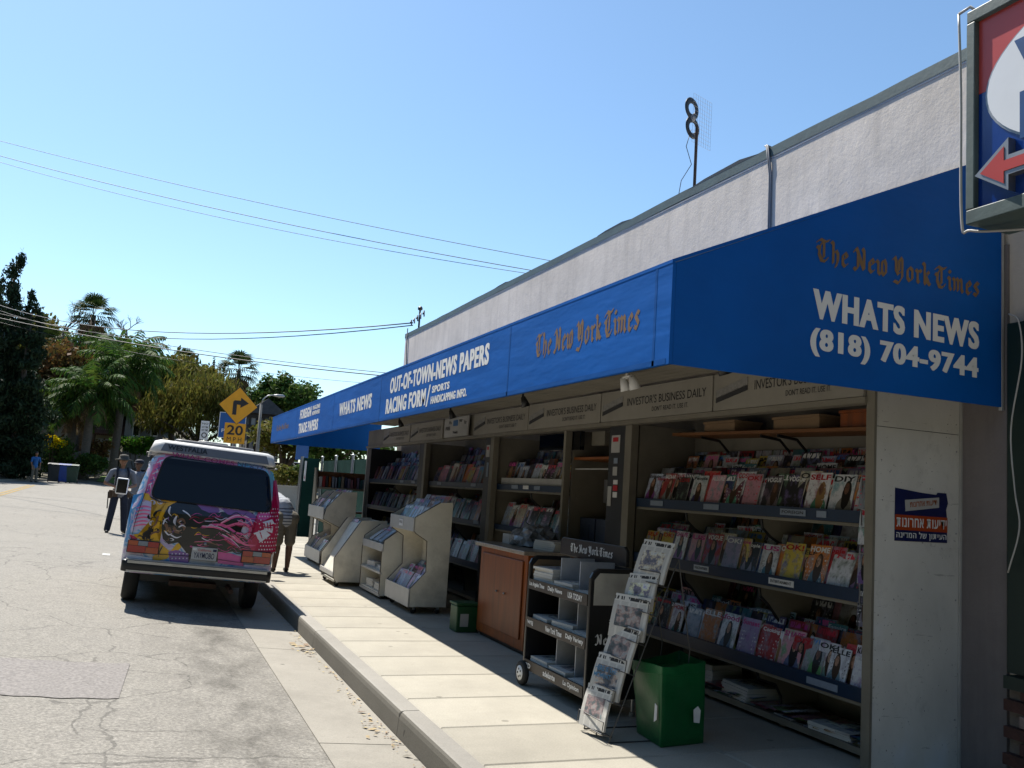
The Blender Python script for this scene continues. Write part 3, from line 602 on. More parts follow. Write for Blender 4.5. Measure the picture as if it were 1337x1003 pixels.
# ------------------------------------------------------------------ magazines
def cover_mat(name, per_object):
    m, t, b = nodes_of(name)
    tc = N(t, 'ShaderNodeTexCoord'); uv = tc.outputs['UV']; s = N(t, 'ShaderNodeSeparateXYZ'); L(t, uv, s.inputs[0]); U, V_ = s.outputs[0], s.outputs[1]
    if per_object:
        oi = N(t, 'ShaderNodeObjectInfo'); bgc = oi.outputs['Color']; r = oi.outputs['Alpha']
    else:
        g = N(t, 'ShaderNodeNewGeometry'); r = g.outputs['Random Per Island']
        wn0 = N(t, 'ShaderNodeTexWhiteNoise', noise_dimensions='1D'); L(t, math_(t, 'MULTIPLY', r, 733.), wn0.inputs['W'])
        bgc = ramp(t, wn0.outputs[0], [(i/len(PAL), c) for i, (n_, c) in enumerate(PAL)], 'CONSTANT')
    def rnd(k):
        n = N(t, 'ShaderNodeTexWhiteNoise', noise_dimensions='1D'); L(t, math_(t, 'MULTIPLY_ADD', r, 517.3, k*7.77), n.inputs['W']); return n
    r1, r2, r3, r4 = (rnd(k) for k in (1, 2, 3, 4))
    cb = N(t, 'ShaderNodeCombineXYZ'); L(t, U, cb.inputs[0]); L(t, V_, cb.inputs[1]); L(t, math_(t, 'MULTIPLY', r, 90.), cb.inputs[2])
    blot = noise(t, cb.outputs[0], 3.5, 3)
    bl2 = noise(t, cb.outputs[0], 8.0, 6, .7)
    rc = mixc(t, .72, r3.outputs[1], (.20, .19, .21))
    c = mixc(t, ramp(t, blot, [(.48, (0, 0, 0)), (.66, (.85,)*3)]), bgc, rc)
    c = mixc(t, ramp(t, bl2, [(.54, (0, 0, 0)), (.7, (.7,)*3)]), c, (.05, .045, .05))
    # figure: shoulders, hair, face
    cu = math_(t, 'MULTIPLY_ADD', r1.outputs[0], .3, .38); cv = math_(t, 'MULTIPLY_ADD', r2.outputs[0], .12, .55)
    def ell(du, dv, au, av, edge=1.0):
        a = math_(t, 'POWER', math_(t, 'DIVIDE', math_(t, 'SUBTRACT', U, math_(t, 'ADD', cu, du)), au), 2.0)
        b_ = math_(t, 'POWER', math_(t, 'ABSOLUTE', math_(t, 'DIVIDE', math_(t, 'SUBTRACT', V_, math_(t, 'ADD', cv, dv)), av)), 2.0)
        return math_(t, 'LESS_THAN', math_(t, 'ADD', a, b_), math_(t, 'MULTIPLY_ADD', blot, .8, .6))
    has = math_(t, 'GREATER_THAN', r4.outputs[0], .42)
    c = mixc(t, math_(t, 'MULTIPLY', has, ell(0, -.52, .34, .36)), c, mixc(t, .7, r2.outputs[1], (.06, .06, .07)))
    hair = ramp(t, r3.outputs[0], [(0, (.012, .008, .006)), (.4, (.06, .028, .012)), (.8, (.3, .17, .06))], 'CONSTANT')
    c = mixc(t, math_(t, 'MULTIPLY', has, ell(.02, -.14, .19, .36)), c, hair)
    skin = ramp(t, r1.outputs[0], [(0, (.5, .28, .18)), (.5, (.62, .4, .28)), (.85, (.2, .09, .05))], 'CONSTANT')
    c = mixc(t, math_(t, 'MULTIPLY', has, ell(-.01, .02, .10, .145)), c, mixc(t, ramp(t, bl2, [(.45, (0, 0, 0)), (.6, (.8,)*3)]), skin, (.09, .04, .025)))
    # cover lines
    tcol = ramp(t, r2.outputs[0], [(0, (.8, .8, .78)), (.45, (.02, .02, .02)), (.65, (.75, .05, .08)), (.85, (.8, .65, .05))], 'CONSTANT')
    wv = math_(t, 'GREATER_THAN', math_(t, 'SINE', math_(t, 'MULTIPLY', V_, 62.)), .35)
    cb2 = N(t, 'ShaderNodeCombineXYZ'); L(t, math_(t, 'MULTIPLY', U, 11.), cb2.inputs[0]); L(t, math_(t, 'FLOOR', math_(t, 'MULTIPLY', V_, 12.)), cb2.inputs[1]); L(t, math_(t, 'MULTIPLY', r, 50.), cb2.inputs[2])
    tn = math_(t, 'GREATER_THAN', noise(t, cb2.outputs[0], 1.0, 1), .56)
    side_ = math_(t, 'MAXIMUM', math_(t, 'LESS_THAN', U, .3), math_(t, 'GREATER_THAN', U, .76))
    reg = math_(t, 'MULTIPLY', side_, math_(t, 'MULTIPLY', math_(t, 'GREATER_THAN', V_, .08), math_(t, 'LESS_THAN', V_, .72)))
    c = mixc(t, math_(t, 'MULTIPLY', math_(t, 'MULTIPLY', math_(t, 'MULTIPLY', wv, tn), reg), math_(t, 'MULTIPLY_ADD', math_(t, 'GREATER_THAN', r3.outputs[0], .5), .7, .15)), c, tcol)
    # masthead
    cb3 = N(t, 'ShaderNodeCombineXYZ'); L(t, math_(t, 'MULTIPLY', U, 13.), cb3.inputs[0]); L(t, math_(t, 'MULTIPLY', V_, 7.), cb3.inputs[1]); L(t, math_(t, 'MULTIPLY', r, 77.), cb3.inputs[2])
    mh = math_(t, 'MULTIPLY', math_(t, 'GREATER_THAN', noise(t, cb3.outputs[0], 1.1, 0), .47), math_(t, 'MULTIPLY', math_(t, 'GREATER_THAN', V_, .81), math_(t, 'LESS_THAN', V_, .95)))
    mh = math_(t, 'MULTIPLY', mh, math_(t, 'MULTIPLY', math_(t, 'GREATER_THAN', U, .08), math_(t, 'LESS_THAN', U, .92)))
    mh = math_(t, 'MULTIPLY', mh, math_(t, 'LESS_THAN', r, .5))
    mcol = ramp(t, r4.outputs[0], [(0, (.8, .06, .1)), (.3, (.85, .85, .83)), (.6, (.02, .02, .03)), (.75, (.8, .1, .4)), (.9, (.05, .2, .55))], 'CONSTANT')
    c = mixc(t, mh, c, mcol)
    hs_ = N(t, 'ShaderNodeHueSaturation'); hs_.inputs['Saturation'].default_value = .92; hs_.inputs['Value'].default_value = 1.0; L(t, c, hs_.inputs['Color'])
    L(t, hs_.outputs[0], b.inputs['Base Color']); b.inputs['Roughness'].default_value = .33; b.inputs['Specular IOR Level'].default_value = .4
    return m
PAL = [('white', (.76, .76, .76)), ('white', (.7, .73, .78)), ('black', (.02, .02, .022)), ('charcoal', (.06, .06, .07)), ('maroon', (.16, .02, .03)), ('pale blue', (.5, .58, .7)), ('orange', (.6, .2, .04)), ('pale blue', (.42, .52, .68)), ('pink', (.62, .3, .36)), ('black', (.03, .03, .035)), ('cream', (.62, .55, .42)), ('grey', (.32, .33, .36)), ('navy', (.04, .06, .18)), ('red', (.48, .05, .05)), ('lavender', (.42, .36, .55)), ('teal', (.08, .26, .3)), ('yellow', (.6, .45, .06)), ('white', (.72, .73, .76))]
PD_ = dict((n_, (n_, c_)) for n_, c_ in PAL)
COVER = cover_mat('magazine_cover', True); COVERS = cover_mat('magazine_covers_far', False)
PAGES = M('paper_pages', (.6, .58, .53), .8, .1, 60)
def newsprint():
    m, t, b = nodes_of('newsprint'); v = coords(t, (1, 1, 1), 'UV'); s = N(t, 'ShaderNodeSeparateXYZ'); L(t, v, s.inputs[0])
    oi = N(t, 'ShaderNodeObjectInfo')
    ln = math_(t, 'GREATER_THAN', math_(t, 'SINE', math_(t, 'MULTIPLY', s.outputs[1], 240.)), .2)
    colm = math_(t, 'GREATER_THAN', math_(t, 'SINE', math_(t, 'MULTIPLY', s.outputs[0], 25.)), -.75)
    cbn = N(t, 'ShaderNodeCombineXYZ'); L(t, math_(t, 'MULTIPLY', s.outputs[0], 2.0), cbn.inputs[0]); L(t, math_(t, 'MULTIPLY', s.outputs[1], 2.4), cbn.inputs[1]); L(t, math_(t, 'MULTIPLY', oi.outputs['Random'], 40.), cbn.inputs[2])
    inb = math_(t, 'MULTIPLY', math_(t, 'MULTIPLY', math_(t, 'GREATER_THAN', s.outputs[0], .12), math_(t, 'LESS_THAN', s.outputs[0], .84)), math_(t, 'MULTIPLY', math_(t, 'GREATER_THAN', s.outputs[1], .26), math_(t, 'LESS_THAN', s.outputs[1], .74)))
    pic = math_(t, 'MULTIPLY', inb, .92)
    c = mixc(t, math_(t, 'MULTIPLY', math_(t, 'MULTIPLY', ln, colm), .55), (.56, .54, .49), (.16, .155, .15))
    hn = N(t, 'ShaderNodeHueSaturation'); hn.inputs['Saturation'].default_value = .7; L(t, math_(t, 'MULTIPLY_ADD', oi.outputs['Random'], .16, .42), hn.inputs['Hue']); L(t, math_(t, 'MULTIPLY_ADD', oi.outputs['Random'], .9, .5), hn.inputs['Value']); L(t, ramp(t, noise(t, cbn.outputs[0], 2.2, 5, .6), [(.3, (.02, .02, .03)), (.45, (.10, .12, .17)), (.52, (.42, .3, .2)), (.6, (.55, .52, .45)), (.72, (.15, .28, .42))]), hn.inputs['Color'])
    c = mixc(t, pic, c, hn.outputs[0])
    top = math_(t, 'GREATER_THAN', s.outputs[1], .84); c = mixc(t, top, c, (.57, .55, .5))
    hl = math_(t, 'MULTIPLY', math_(t, 'MULTIPLY', math_(t, 'GREATER_THAN', s.outputs[1], .87), math_(t, 'LESS_THAN', s.outputs[1], .95)), math_(t, 'GREATER_THAN', noise(t, coords(t, (9, 2, 1), 'UV'), 2, 1), .46))
    c = mixc(t, hl, c, (.03, .03, .03))
    L(t, c, b.inputs['Base Color']); b.inputs['Roughness'].default_value = .9; return m
NEWS = newsprint()
def leaf_mesh(name, w_, h_, t_, front, uvname=True, curl=0.0):
    """a standing magazine: local X width, Z height, front towards -Y"""
    me = bpy.data.meshes.new(name)
    nz = 3; V_ = []; Fc = []; mi = []
    for k in range(nz+1):
        z = h_*k/nz; y = curl*(k/nz)**2
        V_ += [(-w_/2, y-t_, z), (w_/2, y-t_, z), (w_/2, y, z), (-w_/2, y, z)]
    for k in range(nz):
        o = 4*k
        Fc += [(o, o+1, o+5, o+4), (o+1, o+2, o+6, o+5), (o+2, o+3, o+7, o+6), (o+3, o, o+4, o+7)]; mi += [0, 1, 0, 1]
    Fc += [(3, 2, 1, 0), (4*nz, 4*nz+1, 4*nz+2, 4*nz+3)]; mi += [1, 1]
    me.from_pydata(V_, [], Fc); me.materials.append(front); me.materials.append(PAGES); me.polygons.foreach_set('material_index', mi)
    ul = me.uv_layers.new(name='UVMap')
    for p in me.polygons:
        for li in p.loop_indices:
            c = me.vertices[me.loops[li].vertex_index].co; ul.data[li].uv = (c.x/w_+.5, c.z/h_)
    return me
MAG = [leaf_mesh('magazine', .195, .258, .007, COVER, curl=c) for c in (0, .012, .02)]
MAGW = leaf_mesh('magazine', .235, .30, .009, COVER, curl=.01)
RM = random.Random(11)
NMAG = [0]; STUFF = []
LEAN = -math.radians(15)
def mag(loc, rz, lean, where, col=None, mesh=None, title=None, tcol=None):
    nm, c = PAL[RM.randrange(len(PAL))] if col is None else col
    o = put('magazine', mesh or MAG[RM.randrange(3)], None, loc); o.rotation_euler = (lean, 0, rz)
    k = RM.uniform(.8, 1.15); o.color = (c[0]*k, c[1]*k, c[2]*k, RM.uniform(.5, .999) if title else RM.uniform(0, .499)); NMAG[0] += 1
    art = {'white': 'white-covered', 'pale blue': 'pale blue-covered'}.get(nm, nm+'-covered')
    tag(o, f'{art} magazine, {where}', 'magazine', 'magazines on the racks')
    if title:
        w_ = .18; lettering(title, (-w_/2, -.0085, .210), (w_, 0, 0), (0, .006 if mesh is None else 0, .036), tcol or LETW, o, .03, name='title')
    return o
def stuffmag(loc, rz, lean, w_=.205, h_=.272):
    STUFF.append(Matrix.Translation(loc) @ Matrix.Rotation(rz, 4, 'Z') @ Matrix.Rotation(lean, 4, 'X') @ Matrix.Diagonal((w_/.205, 1, h_/.272, 1)))
RZ = -math.pi/2
TRED = M('red_title', (.6, .03, .04), .4); TPNK = M('pink_title', (.65, .08, .3), .4)
ROWN = ('front row', 'second row', 'back row')
def row(x, z, ya, yb, step, where, as_obj, titles=None, lean=LEAN, size=1.0):
    n = int((ya-yb)/step); out = []
    for i in range(n):
        y = ya-.1-(ya-yb-.2)*i/max(1, n-1)+RM.uniform(-.015, .015); xx = x+(i % 2)*.010+RM.uniform(0, .004)
        rz = RZ+RM.uniform(-.06, .06); l_ = lean+RM.uniform(-.03, .03)
        if as_obj:
            tt = titles.get(i) if titles else None
            if tt is None and titles and RM.random() < .75: tt = (RM.choice(('VOGUE', 'ELLE', 'GQ', 'People', 'LOVE', 'food', 'SELF', 'DIY', 'HOME', 'Esquire', 'US', 'OK!', 'SHAPE')), RM.choice((LETW, LETW, LETK, TRED, TPNK)))
            if tt and len(tt) == 2: nmc = RM.choice(PAL); tt = (tt[0], LETK if nmc[0] in ('white', 'pale blue', 'yellow', 'cream') and tt[1] is LETW else (LETW if tt[1] is LETK and nmc[0] in ('black', 'charcoal', 'navy', 'maroon') else tt[1]), nmc)
            o_ = mag((xx, y, z), rz, l_, f'{ordinal(i)} from the left, {where}', title=tt[0] if tt else None, tcol=tt[1] if tt else None, col=tt[2] if tt and len(tt) > 2 else None, mesh=MAG[0] if tt else None); k_ = size*RM.uniform(.88, 1.06); o_.scale = (k_, 1, k_*RM.uniform(.96, 1.04))
        else: stuffmag((xx, y, z), rz, l_)
def bay(name, label, Y1, Y0, lips, dividers, tagpos, base=True):
    """one magazine rack between Y0 (near) and Y1 (far); lips = (z0, z1) of each shelf's blue lip"""
    r_ = root(name, (4.1, (Y0+Y1)/2, SW), label, 'magazine rack', 'built-in magazine racks along the back wall')
    for k, (z0, z1) in enumerate(lips):
        mb = MB(); mb.prism([(4.10, z0+.01), (4.655, z0+.01), (4.655, z0+.23), (4.47, z0+.23), (4.47, z0+.13), (4.30, z0+.13), (4.30, z0+.045), (4.10, z0+.045)], 'y', Y0, Y1); sh = part('shelf', mb, CREAM, r_)
        mb = MB(); mb.box(4.075, 4.098, Y0, Y1, z0, z1); part('shelf_lip', mb, LIPB, sh)
        mb = MB(); mb.box(4.085, 4.6, Y0, Y1, z0-.022, z0-.002); part('shelf_edge', mb, CREAM, sh)
        for y, wd, mt, tx in tagpos.get(k, ()):
            mb = MB(); mb.box(4.069, 4.073, y-wd/2, y+wd/2, z0+.018, z0+.060); lb = part('label_card', mb, mt, sh)
            if tx: lettering(tx, (4.0675, y+wd*.42, z0+.03), (0, -wd*.84, 0), (0, 0, .02), LETK, lb, .02)
    for y in dividers:
        zs_ = [z for z, _ in lips]+[SW+.05]
        for k in range(len(lips)):
            zt, zb = lips[k][0]-.024, (lips[k+1][0]+.06 if k+1 < len(lips) else SW+.02)
            pf = [(4.12, zt), (4.65, zt), (4.65, zb), (4.50, zb+.02), (4.44, zb+.10), (4.36, zb+.19), (4.20, zt-.12), (4.13, zt-.06)]
            if k == len(lips)-1: pf = [(4.12, zt), (4.65, zt), (4.65, zb), (4.34, zb), (4.33, zb+.15), (4.28, zt-.09), (4.14, zt-.05)]
            mb = MB(); mb.prism(pf, 'y', y, y+.018); d_ = part('divider', mb, CREAM, r_)
            mb = MB(); mb.tube([(p[0]-.004, y+.009, p[1]) for p in pf[3:]]+[(4.116, y+.009, zt)], .011, 6); part('edge_trim', mb, DARK, d_)
    if base:
        mb = MB(); mb.box(4.17, 4.65, Y0, Y1, SW+.035, SW+.075); part('base_shelf', mb, CREAM, r_)
        for i in range(4):
            yy_ = Y0+.15+(Y1-Y0-.3)*i/3; mb = MB(); mb.box(4.24, 4.3, yy_-.03, yy_+.03, SW+.001, SW+.034); part('foot', mb, CREAM, r_)
    return r_
LC = M('label_card_grey', (.3, .36, .45), .5, .1, 30); LCW = M('label_card_white', (.7, .7, .7), .5, .05, 30)
B1 = ((1.575, 1.65), (1.10, 1.178), (.522, .605))
bay('magazine_rack', 'wide cream and blue magazine rack nearest the white partition', 7.10, 4.26, B1, (6.35, 5.38), {0: ((6.75, .2, LC, None), (5.95, .2, LC, None), (5.0, .26, LC, 'FOREIGN'), (4.72, .09, LC, None)), 1: ((6.05, .2, LCW, 'HEALTH-FITNESS'), (5.10, .26, LCW, 'ENTERTAINMENT')), 2: ((4.68, .28, LC, None),)})
KB, KW, KR, KP = PD_['black'], PD_['white'], PD_['red'], PD_['pink']
t_top = {22: ('VOGUE', LETK, KW), 15: ('ELLE', LETW, KB), 14: ('VOGUE', LETW, KB), 13: ('GQ', TRED, KW), 11: ('COSMO', TRED, KW), 8: ('ALLURE', LETW, KP), 5: ('VANITY', LETW, KB), 2: ('BAZAAR', LETW, KR)}
t_mid = {11: ('People', TPNK, PD_['yellow']), 12: ('People', LETW, KB), 14: ('US', TPNK, KW), 16: ('OK!', TRED, PD_['yellow']), 7: ('SELF', TPNK, PD_['pale blue']), 4: ('SHAPE', TPNK, KW), 1: ('Women', LETW, PD_['lavender'])}
t_low = {22: ('KITCHEN', LETK, KW), 14: ('Cooking', LETW, KR), 10: ('food', TPNK, KW), 7: ('DIY', LETW, PD_['pale blue']), 4: ('HOME', TRED, KW), 12: ('Sunset', TPNK, PD_['lavender'])}
for k, nm, tt in ((0, 'top shelf', t_top), (1, 'middle shelf', t_mid), (2, 'lowest shelf', t_low)):
    z0 = B1[k][0]
    row(4.128, z0+.046, 7.06, 4.30, .116, f'front row, {nm}, rack by white partition', True, tt, size=1.03)
    row(4.33, z0+.131, 7.06, 4.30, .128, f'second row, {nm}, rack by white partition', True, {99: 0})
    row(4.50, z0+.231, 7.06, 4.30, .142, f'back row, {nm}, rack by white partition', k == 0, size=1.0 if k == 0 else .85)
    row(4.23, z0+.09, 7.06, 4.30, .13, '', False)
    for i in range(24): stuffmag((4.60+.004*(i % 2), 6.96-.112*i, z0+.25), RZ+RM.uniform(-.06, .06), -.12, .19, .21 if k else .27)
B3 = ((1.655, 1.722), (1.175, 1.235), (.63, .70))
bay('magazine_rack', 'magazine rack behind the red-brown wooden cabinet', 10.54, 8.53, B3, (9.55,), {0: ((9.95, .2, LC, None), (9.62, .16, LCW, None), (9.3, .16, LC, None))}, True)
mb = MB(); mb.box(4.11, 4.13, 8.56, 10.5, 1.723, 1.80); solo('white_board_strip', mb, WHITE, (4.12, 9.5, 1.723), 'long white board standing on the top shelf behind the wooden cabinet', 'board')
for k, nm in ((0, 'top shelf'), (1, 'middle shelf')):
    row(4.15, B3[k][0]+.046, 10.5, 8.56, .18, f'front row, {nm}, rack behind wooden cabinet', True, size=1.12)
    row(4.33, B3[k][0]+.131, 10.5, 8.56, .18, '', False); row(4.50, B3[k][0]+.231, 10.5, 8.56, .18, '', False)
bay('magazine_rack', 'magazine rack behind the tall cream display cart', 13.45, 10.9, B3, (12.2,), {0: ((12.9, .2, LC, None), (11.4, .2, LC, None)), 1: ((11.2, .2, LC, None),)}, True)
for k, nm in ((0, 'top shelf'), (1, 'middle shelf'), (2, 'lowest shelf')):
    row(4.13, B3[k][0]+.046, 13.4, 10.93, .18, f'front row, {nm}, rack behind tall cream cart', True, size=1.12)
    row(4.33, B3[k][0]+.131, 13.4, 10.93, .18, '', False); row(4.50, B3[k][0]+.231, 13.4, 10.93, .18, '', False)
bay('magazine_rack', 'farthest built-in magazine rack at the end of the stand', 17.38, 13.88, B3, (15.6,), {0: ((15.0, .2, LC, None), (14.3, .2, LC, None))}, True)
for k in range(3):
    for j in range(3): row(4.13+(0, .2, .37)[j], B3[k][0]+.046+(0, .085, .185)[j], 17.33, 13.92, .19, '', False)
# top rows of older stock on the header ledge, and piles on the base shelf
for ya, yb in ((13.4, 10.93), (17.3, 13.92), (10.5, 8.56)): row(4.60, 2.02, ya, yb, .2, '', False)
for i in range(30):
    stuffmag((4.19, 6.95-.088*i+RM.uniform(-.03, .03), SW+.078+.012*(i % 4)), RZ+RM.uniform(-.2, .2), -math.radians(86), .2, .27)
def newspile(name, loc, w_, d_, h_, label, rz=0, n=None, group=None):
    """pile of folded newspapers lying flat: each paper a part"""
    r_ = root(name, loc, label, 'newspapers', group); n = n or max(2, int(h_/.018)); t_ = h_/n
    for i in range(n):
        me = NPM.get((round(w_, 3), round(d_, 3), round(t_, 4)))
        if me is None:
            m_ = MB(); m_.box(-w_/2, w_/2, -d_/2, d_/2, 0, t_*.94); me = m_.mesh('newspaper', NEWS)
            ul = me.uv_layers.new(name='UVMap')
            for p in me.polygons:
                for li in p.loop_indices:
                    c = me.vertices[me.loops[li].vertex_index].co; ul.data[li].uv = (c.y/d_+.5, c.x/w_+.5) if abs(p.normal.z) > .5 else (.02, .83+.0*c.z)
            NPM[(round(w_, 3), round(d_, 3), round(t_, 4))] = me
        o = put('newspaper', me, r_, (RM.uniform(-.008, .008), RM.uniform(-.008, .008), t_*i)); o.rotation_euler = (0, 0, RM.uniform(-.05, .05))
    r_.rotation_euler = (0, 0, rz); return r_
NPM = {}
newspile('newspaper_pile', (4.38, 6.3, SW+.077), .3, .36, .16, 'tall pile of papers on the base shelf behind the green box', .1)
newspile('newspaper_pile', (4.36, 5.75, SW+.077), .3, .36, .10, 'low pile of papers on the base shelf near its middle', -.1)
newspile('newspaper_pile', (4.34, 4.75, SW+.077), .3, .36, .05, 'thin pile of papers on the base shelf beside the partition', .05)
# upper wooden shelf with boxes in the near bay
wsf = root('wooden_wall_shelf', (4.5, 5.6, 2.2), 'long brown wooden shelf on black brackets above the near magazine rack', 'shelf')
mb = MB(); mb.prism([(6.95, 2.215), (4.27, 2.165), (4.27, 2.19), (6.95, 2.24)], 'x', 4.32, 4.66); part('board', mb, WOOD2, wsf)
for y in (4.42, 5.55, 5.75, 6.55):
    z = 2.163+(y-4.27)*.0187; mb = MB(); mb.tube([(4.36, y, z-.012), (4.54, y, z-.03), (4.64, y, z-.12), (4.655, y, z-.3)], .012, 6); part('bracket', mb, BLACKM, wsf)
for y, l_, h_, mt, lb in ((6.3, .42, .07, CARD, 'flat tan box at the far end of the wooden wall shelf'), (5.35, .5, .08, CARD, 'flat tan box in the middle of the wooden wall shelf'), (4.75, .28, .1, WOOD, 'dark red box on the wooden wall shelf beside the partition')):
    z = 2.192+(y-4.27)*.0187; mb = MB(); mb.box(4.36, 4.62, y-l_/2, y+l_/2, z+.002, z+h_); mb.box(4.35, 4.63, y-l_/2-.008, y+l_/2+.008, z+h_+.001, z+h_+.02)
    solo('storage_box', mb, mt, (4.5, y, z), lb, 'box', 'boxes on the wall shelf')
# magazines clipped on a wire strip along the partition edge
strip = root('wire_strip_rack', (4.05, 4.27, .9), 'narrow wire strip rack of magazines hung on the inner edge of the partition', 'rack')
mb = MB()
for y in (4.265, 4.33): mb.tube([(4.035, y, .95), (4.035, y, 1.85)], .004, 5)
for z in (.95, 1.1, 1.25, 1.4, 1.55, 1.7, 1.85): mb.tube([(4.035, 4.265, z), (4.035, 4.33, z)], .004, 5)
part('frame', mb, STEEL, strip)
for i, z in enumerate((.97, 1.22, 1.45, 1.66)):
    o = mag((4.045-.012, 4.30, z), RZ+.5, -.15, f'{["lowest", "second lowest", "third lowest", "topmost"][i]} in the wire strip on the partition edge', col=PD_[('black', 'grey', 'white', 'grey')[i]]); o.scale = (.38, 1, .85)
# counter nook: screen, shelf, notices
tv = root('wall_screen', (4.03, 8.8, 2.1), 'black flat screen hanging below the header above the counter', 'screen')
mb = MB(); mb.box(4.08, 4.13, 8.30, 9.33, 2.10, 2.292); part('screen_panel', mb, GLASSD, tv, bevel=.004)
mb = MB(); mb.box(4.135, 4.2, 8.7, 8.9, 2.12, 2.29); part('mount', mb, BLACKM, tv)
mb = MB(); mb.box(4.2, 4.26, 8.0, 8.28, 2.15, 2.29); solo('meter_box', mb, CREAM, (4.23, 8.1, 2.15), 'cream electrical box beside the black screen', 'box')
ns = root('nook_shelf', (4.3, 8.0, 2.0), 'orange-brown wooden shelf in the counter nook beside the black post', 'shelf')
mb = MB(); mb.box(4.10, 4.6, 7.55, 8.46, 2.0, 2.025); part('board', mb, M('orange_wood', (.34, .11, .03), .5, .2, 4), ns)
mb = MB(); mb.box(4.12, 4.14, 7.55, 8.46, 1.90, 1.915); part('rail', mb, WHITE, ns)
mb = MB(); mb.box(4.44, 4.48, 8.05, 8.42, 1.58, 1.82); mb.box(4.43, 4.45, 8.15, 8.32, 1.80, 1.83); solo('clipboard', mb, GREY, (4.45, 8.2, 1.58), 'grey board hanging in the counter nook', 'board')
for i, y in enumerate((8.28, 7.93)):
    mb = MB(); mb.box(4.2, 4.5, y-.16, y+.16, 1.10, 1.42); mb.box(4.195, 4.2, y-.05, y+.05, 1.2, 1.36)
    solo('file_bin', mb, M('slate_blue_plastic', (.07, .09, .15), .5), (4.3, y, 1.10), ['slate blue bin in the counter nook, left one', 'slate blue bin in the counter nook, right one'][i], 'bin', 'blue bins in the nook')
mb = MB(); mb.box(4.12, 4.6, 7.56, 8.46, 1.06, 1.098); mb.box(4.16, 4.6, 7.6, 8.42, SW+.001, 1.058); solo('nook_counter', mb, DARK, (4.4, 8, SW), 'dark counter carrying the two slate blue bins', 'counter')
mb = MB(); mb.box(4.15, 4.4, 7.57, 7.76, 1.52, 1.66); mb.box(4.15, 4.45, 7.56, 7.78, 1.49, 1.517); solo('snack_box', mb, M('dull_red', (.3, .05, .04), .6, .3, 30), (4.3, 7.66, 1.49), 'small dull red box beside the black post', 'box')
for i, (y0, y1, z0, z1, c) in enumerate(((7.33, 7.49, 2.05, 2.21, WHITE), (7.36, 7.43, 1.95, 2.0, LC), (7.36, 7.44, 1.84, 1.92, WHITE), (7.34, 7.42, 1.76, 1.80, LCW), (7.34, 7.42, 1.70, 1.75, TRED), (7.34, 7.42, 1.64, 1.69, LCW), (7.45, 7.52, 1.56, 1.74, WHITE), (10.70, 10.82, 2.05, 2.2, WHITE), (10.71, 10.77, 1.80, 1.98, LC))):
    mb = MB(); mb.box(4.005, 4.009, y0, y1, z0, z1); k_ = solo('sticker', mb, c, (4.007, y0, z0), f'{["large white notice with red print", "small grey sticker", "white sticker", "small pale sticker", "red sticker", "square pale sticker", "tall white sticker", "white notice", "tall grey strip"][i]} on the {"near" if y0 < 9 else "far"} black post', 'sticker', 'stickers on the black posts')
    if i in (0, 7): mb = MB(); mb.box(4.002, 4.0045, y0+.03, y1-.03, z1-.06, z1-.02); part('print', mb, TRED, k_)
# ------------------------------------------------------------------ stand-alone furniture
CARTP = M('cart_paint', (.60, .57, .49), .5, .14, 3, .15, 30, dirt=.5)
def caster(parent, x, y):
    mb = MB(); mb.lathe((x, y, SW+.036), 'y', [(.025, -.012), (.035, -.008), (.035, .008), (.025, .012)], 12); w_ = part('caster', mb, RUBBER, parent, True)
    mb = MB(); mb.box(x-.012, x+.02, y-.018, y+.018, SW+.045, SW+.085); part('fork', mb, STEEL, w_)
def cart(name, label, Y0, Y1, prof, lips, trays, mids=(), back=None):
    zb = min(p[1] for p in prof); r_ = root(name, (3.2, (Y0+Y1)/2, SW), label, 'display cart', 'cream display carts on the sidewalk')
    for y in (Y0, *mids, Y1-.02):
        mb = MB(); mb.prism(prof, 'y', y, y+.02); sp = part('side_panel', mb, CARTP, r_, bevel=.003)
        mb = MB(); mb.tube([(p[0]-.002, y+.01, p[1]) for p in prof[1:-1]], .0085, 6); part('edge_trim', mb, M('brown_trim', (.09, .07, .05), .6), sp)
    xb = max(p[0] for p in prof)
    mb = MB(); mb.box(xb-.03, xb-.012, Y0+.021, Y1-.021, zb+.02, prof[0][1]-.02); part('back_panel', mb, CARTP, r_)
    for (x, z0, z1) in lips:
        mb = MB(); mb.box(x-.022, x-.004, Y0-.003, Y1+.003, z0, z1); part('front_lip', mb, WHITE, r_, bevel=.003)
    for (x0, z0, x1, z1) in trays:
        mb = MB(); mb.prism([(x0, z0), (x1, z1), (x1, z1+.014), (x0, z0+.014)], 'y', Y0+.021, Y1-.021); part('tray', mb, CARTP, r_)
    mb = MB(); mb.box(min(p[0] for p in prof)+.01, xb-.035, Y0+.022, Y1-.022, zb+.003, zb+.02); part('base', mb, CARTP, r_)
    for x in (min(p[0] for p in prof)+.07, xb-.09):
        for y in (Y0+.07, Y1-.07): caster(r_, x, y)
    return r_
PA = [(3.46, 1.46), (3.31, 1.45), (3.01, 1.262), (3.012, 1.105), (3.03, 1.085), (3.176, .996), (3.19, .64), (3.012, .443), (3.016, .24), (3.46, .24)]
c1 = cart('display_cart', 'tall cream two-bin magazine cart in front of the wooden cabinet', 10.35, 11.42, PA, ((3.012, 1.1, 1.262), (3.014, .236, .443)), ((3.02, 1.115, 3.42, 1.27), (3.03, .30, 3.42, .40)))
mb = MB(); mb.box(2.985, 2.988, 10.8, 10.97, 1.14, 1.22); lb = part('label_card', mb, LCW, c1); lettering('PRICES', (2.984, 10.95, 1.17), (0, -.13, 0), (0, 0, .03), LETK, lb, .02)
k = 0
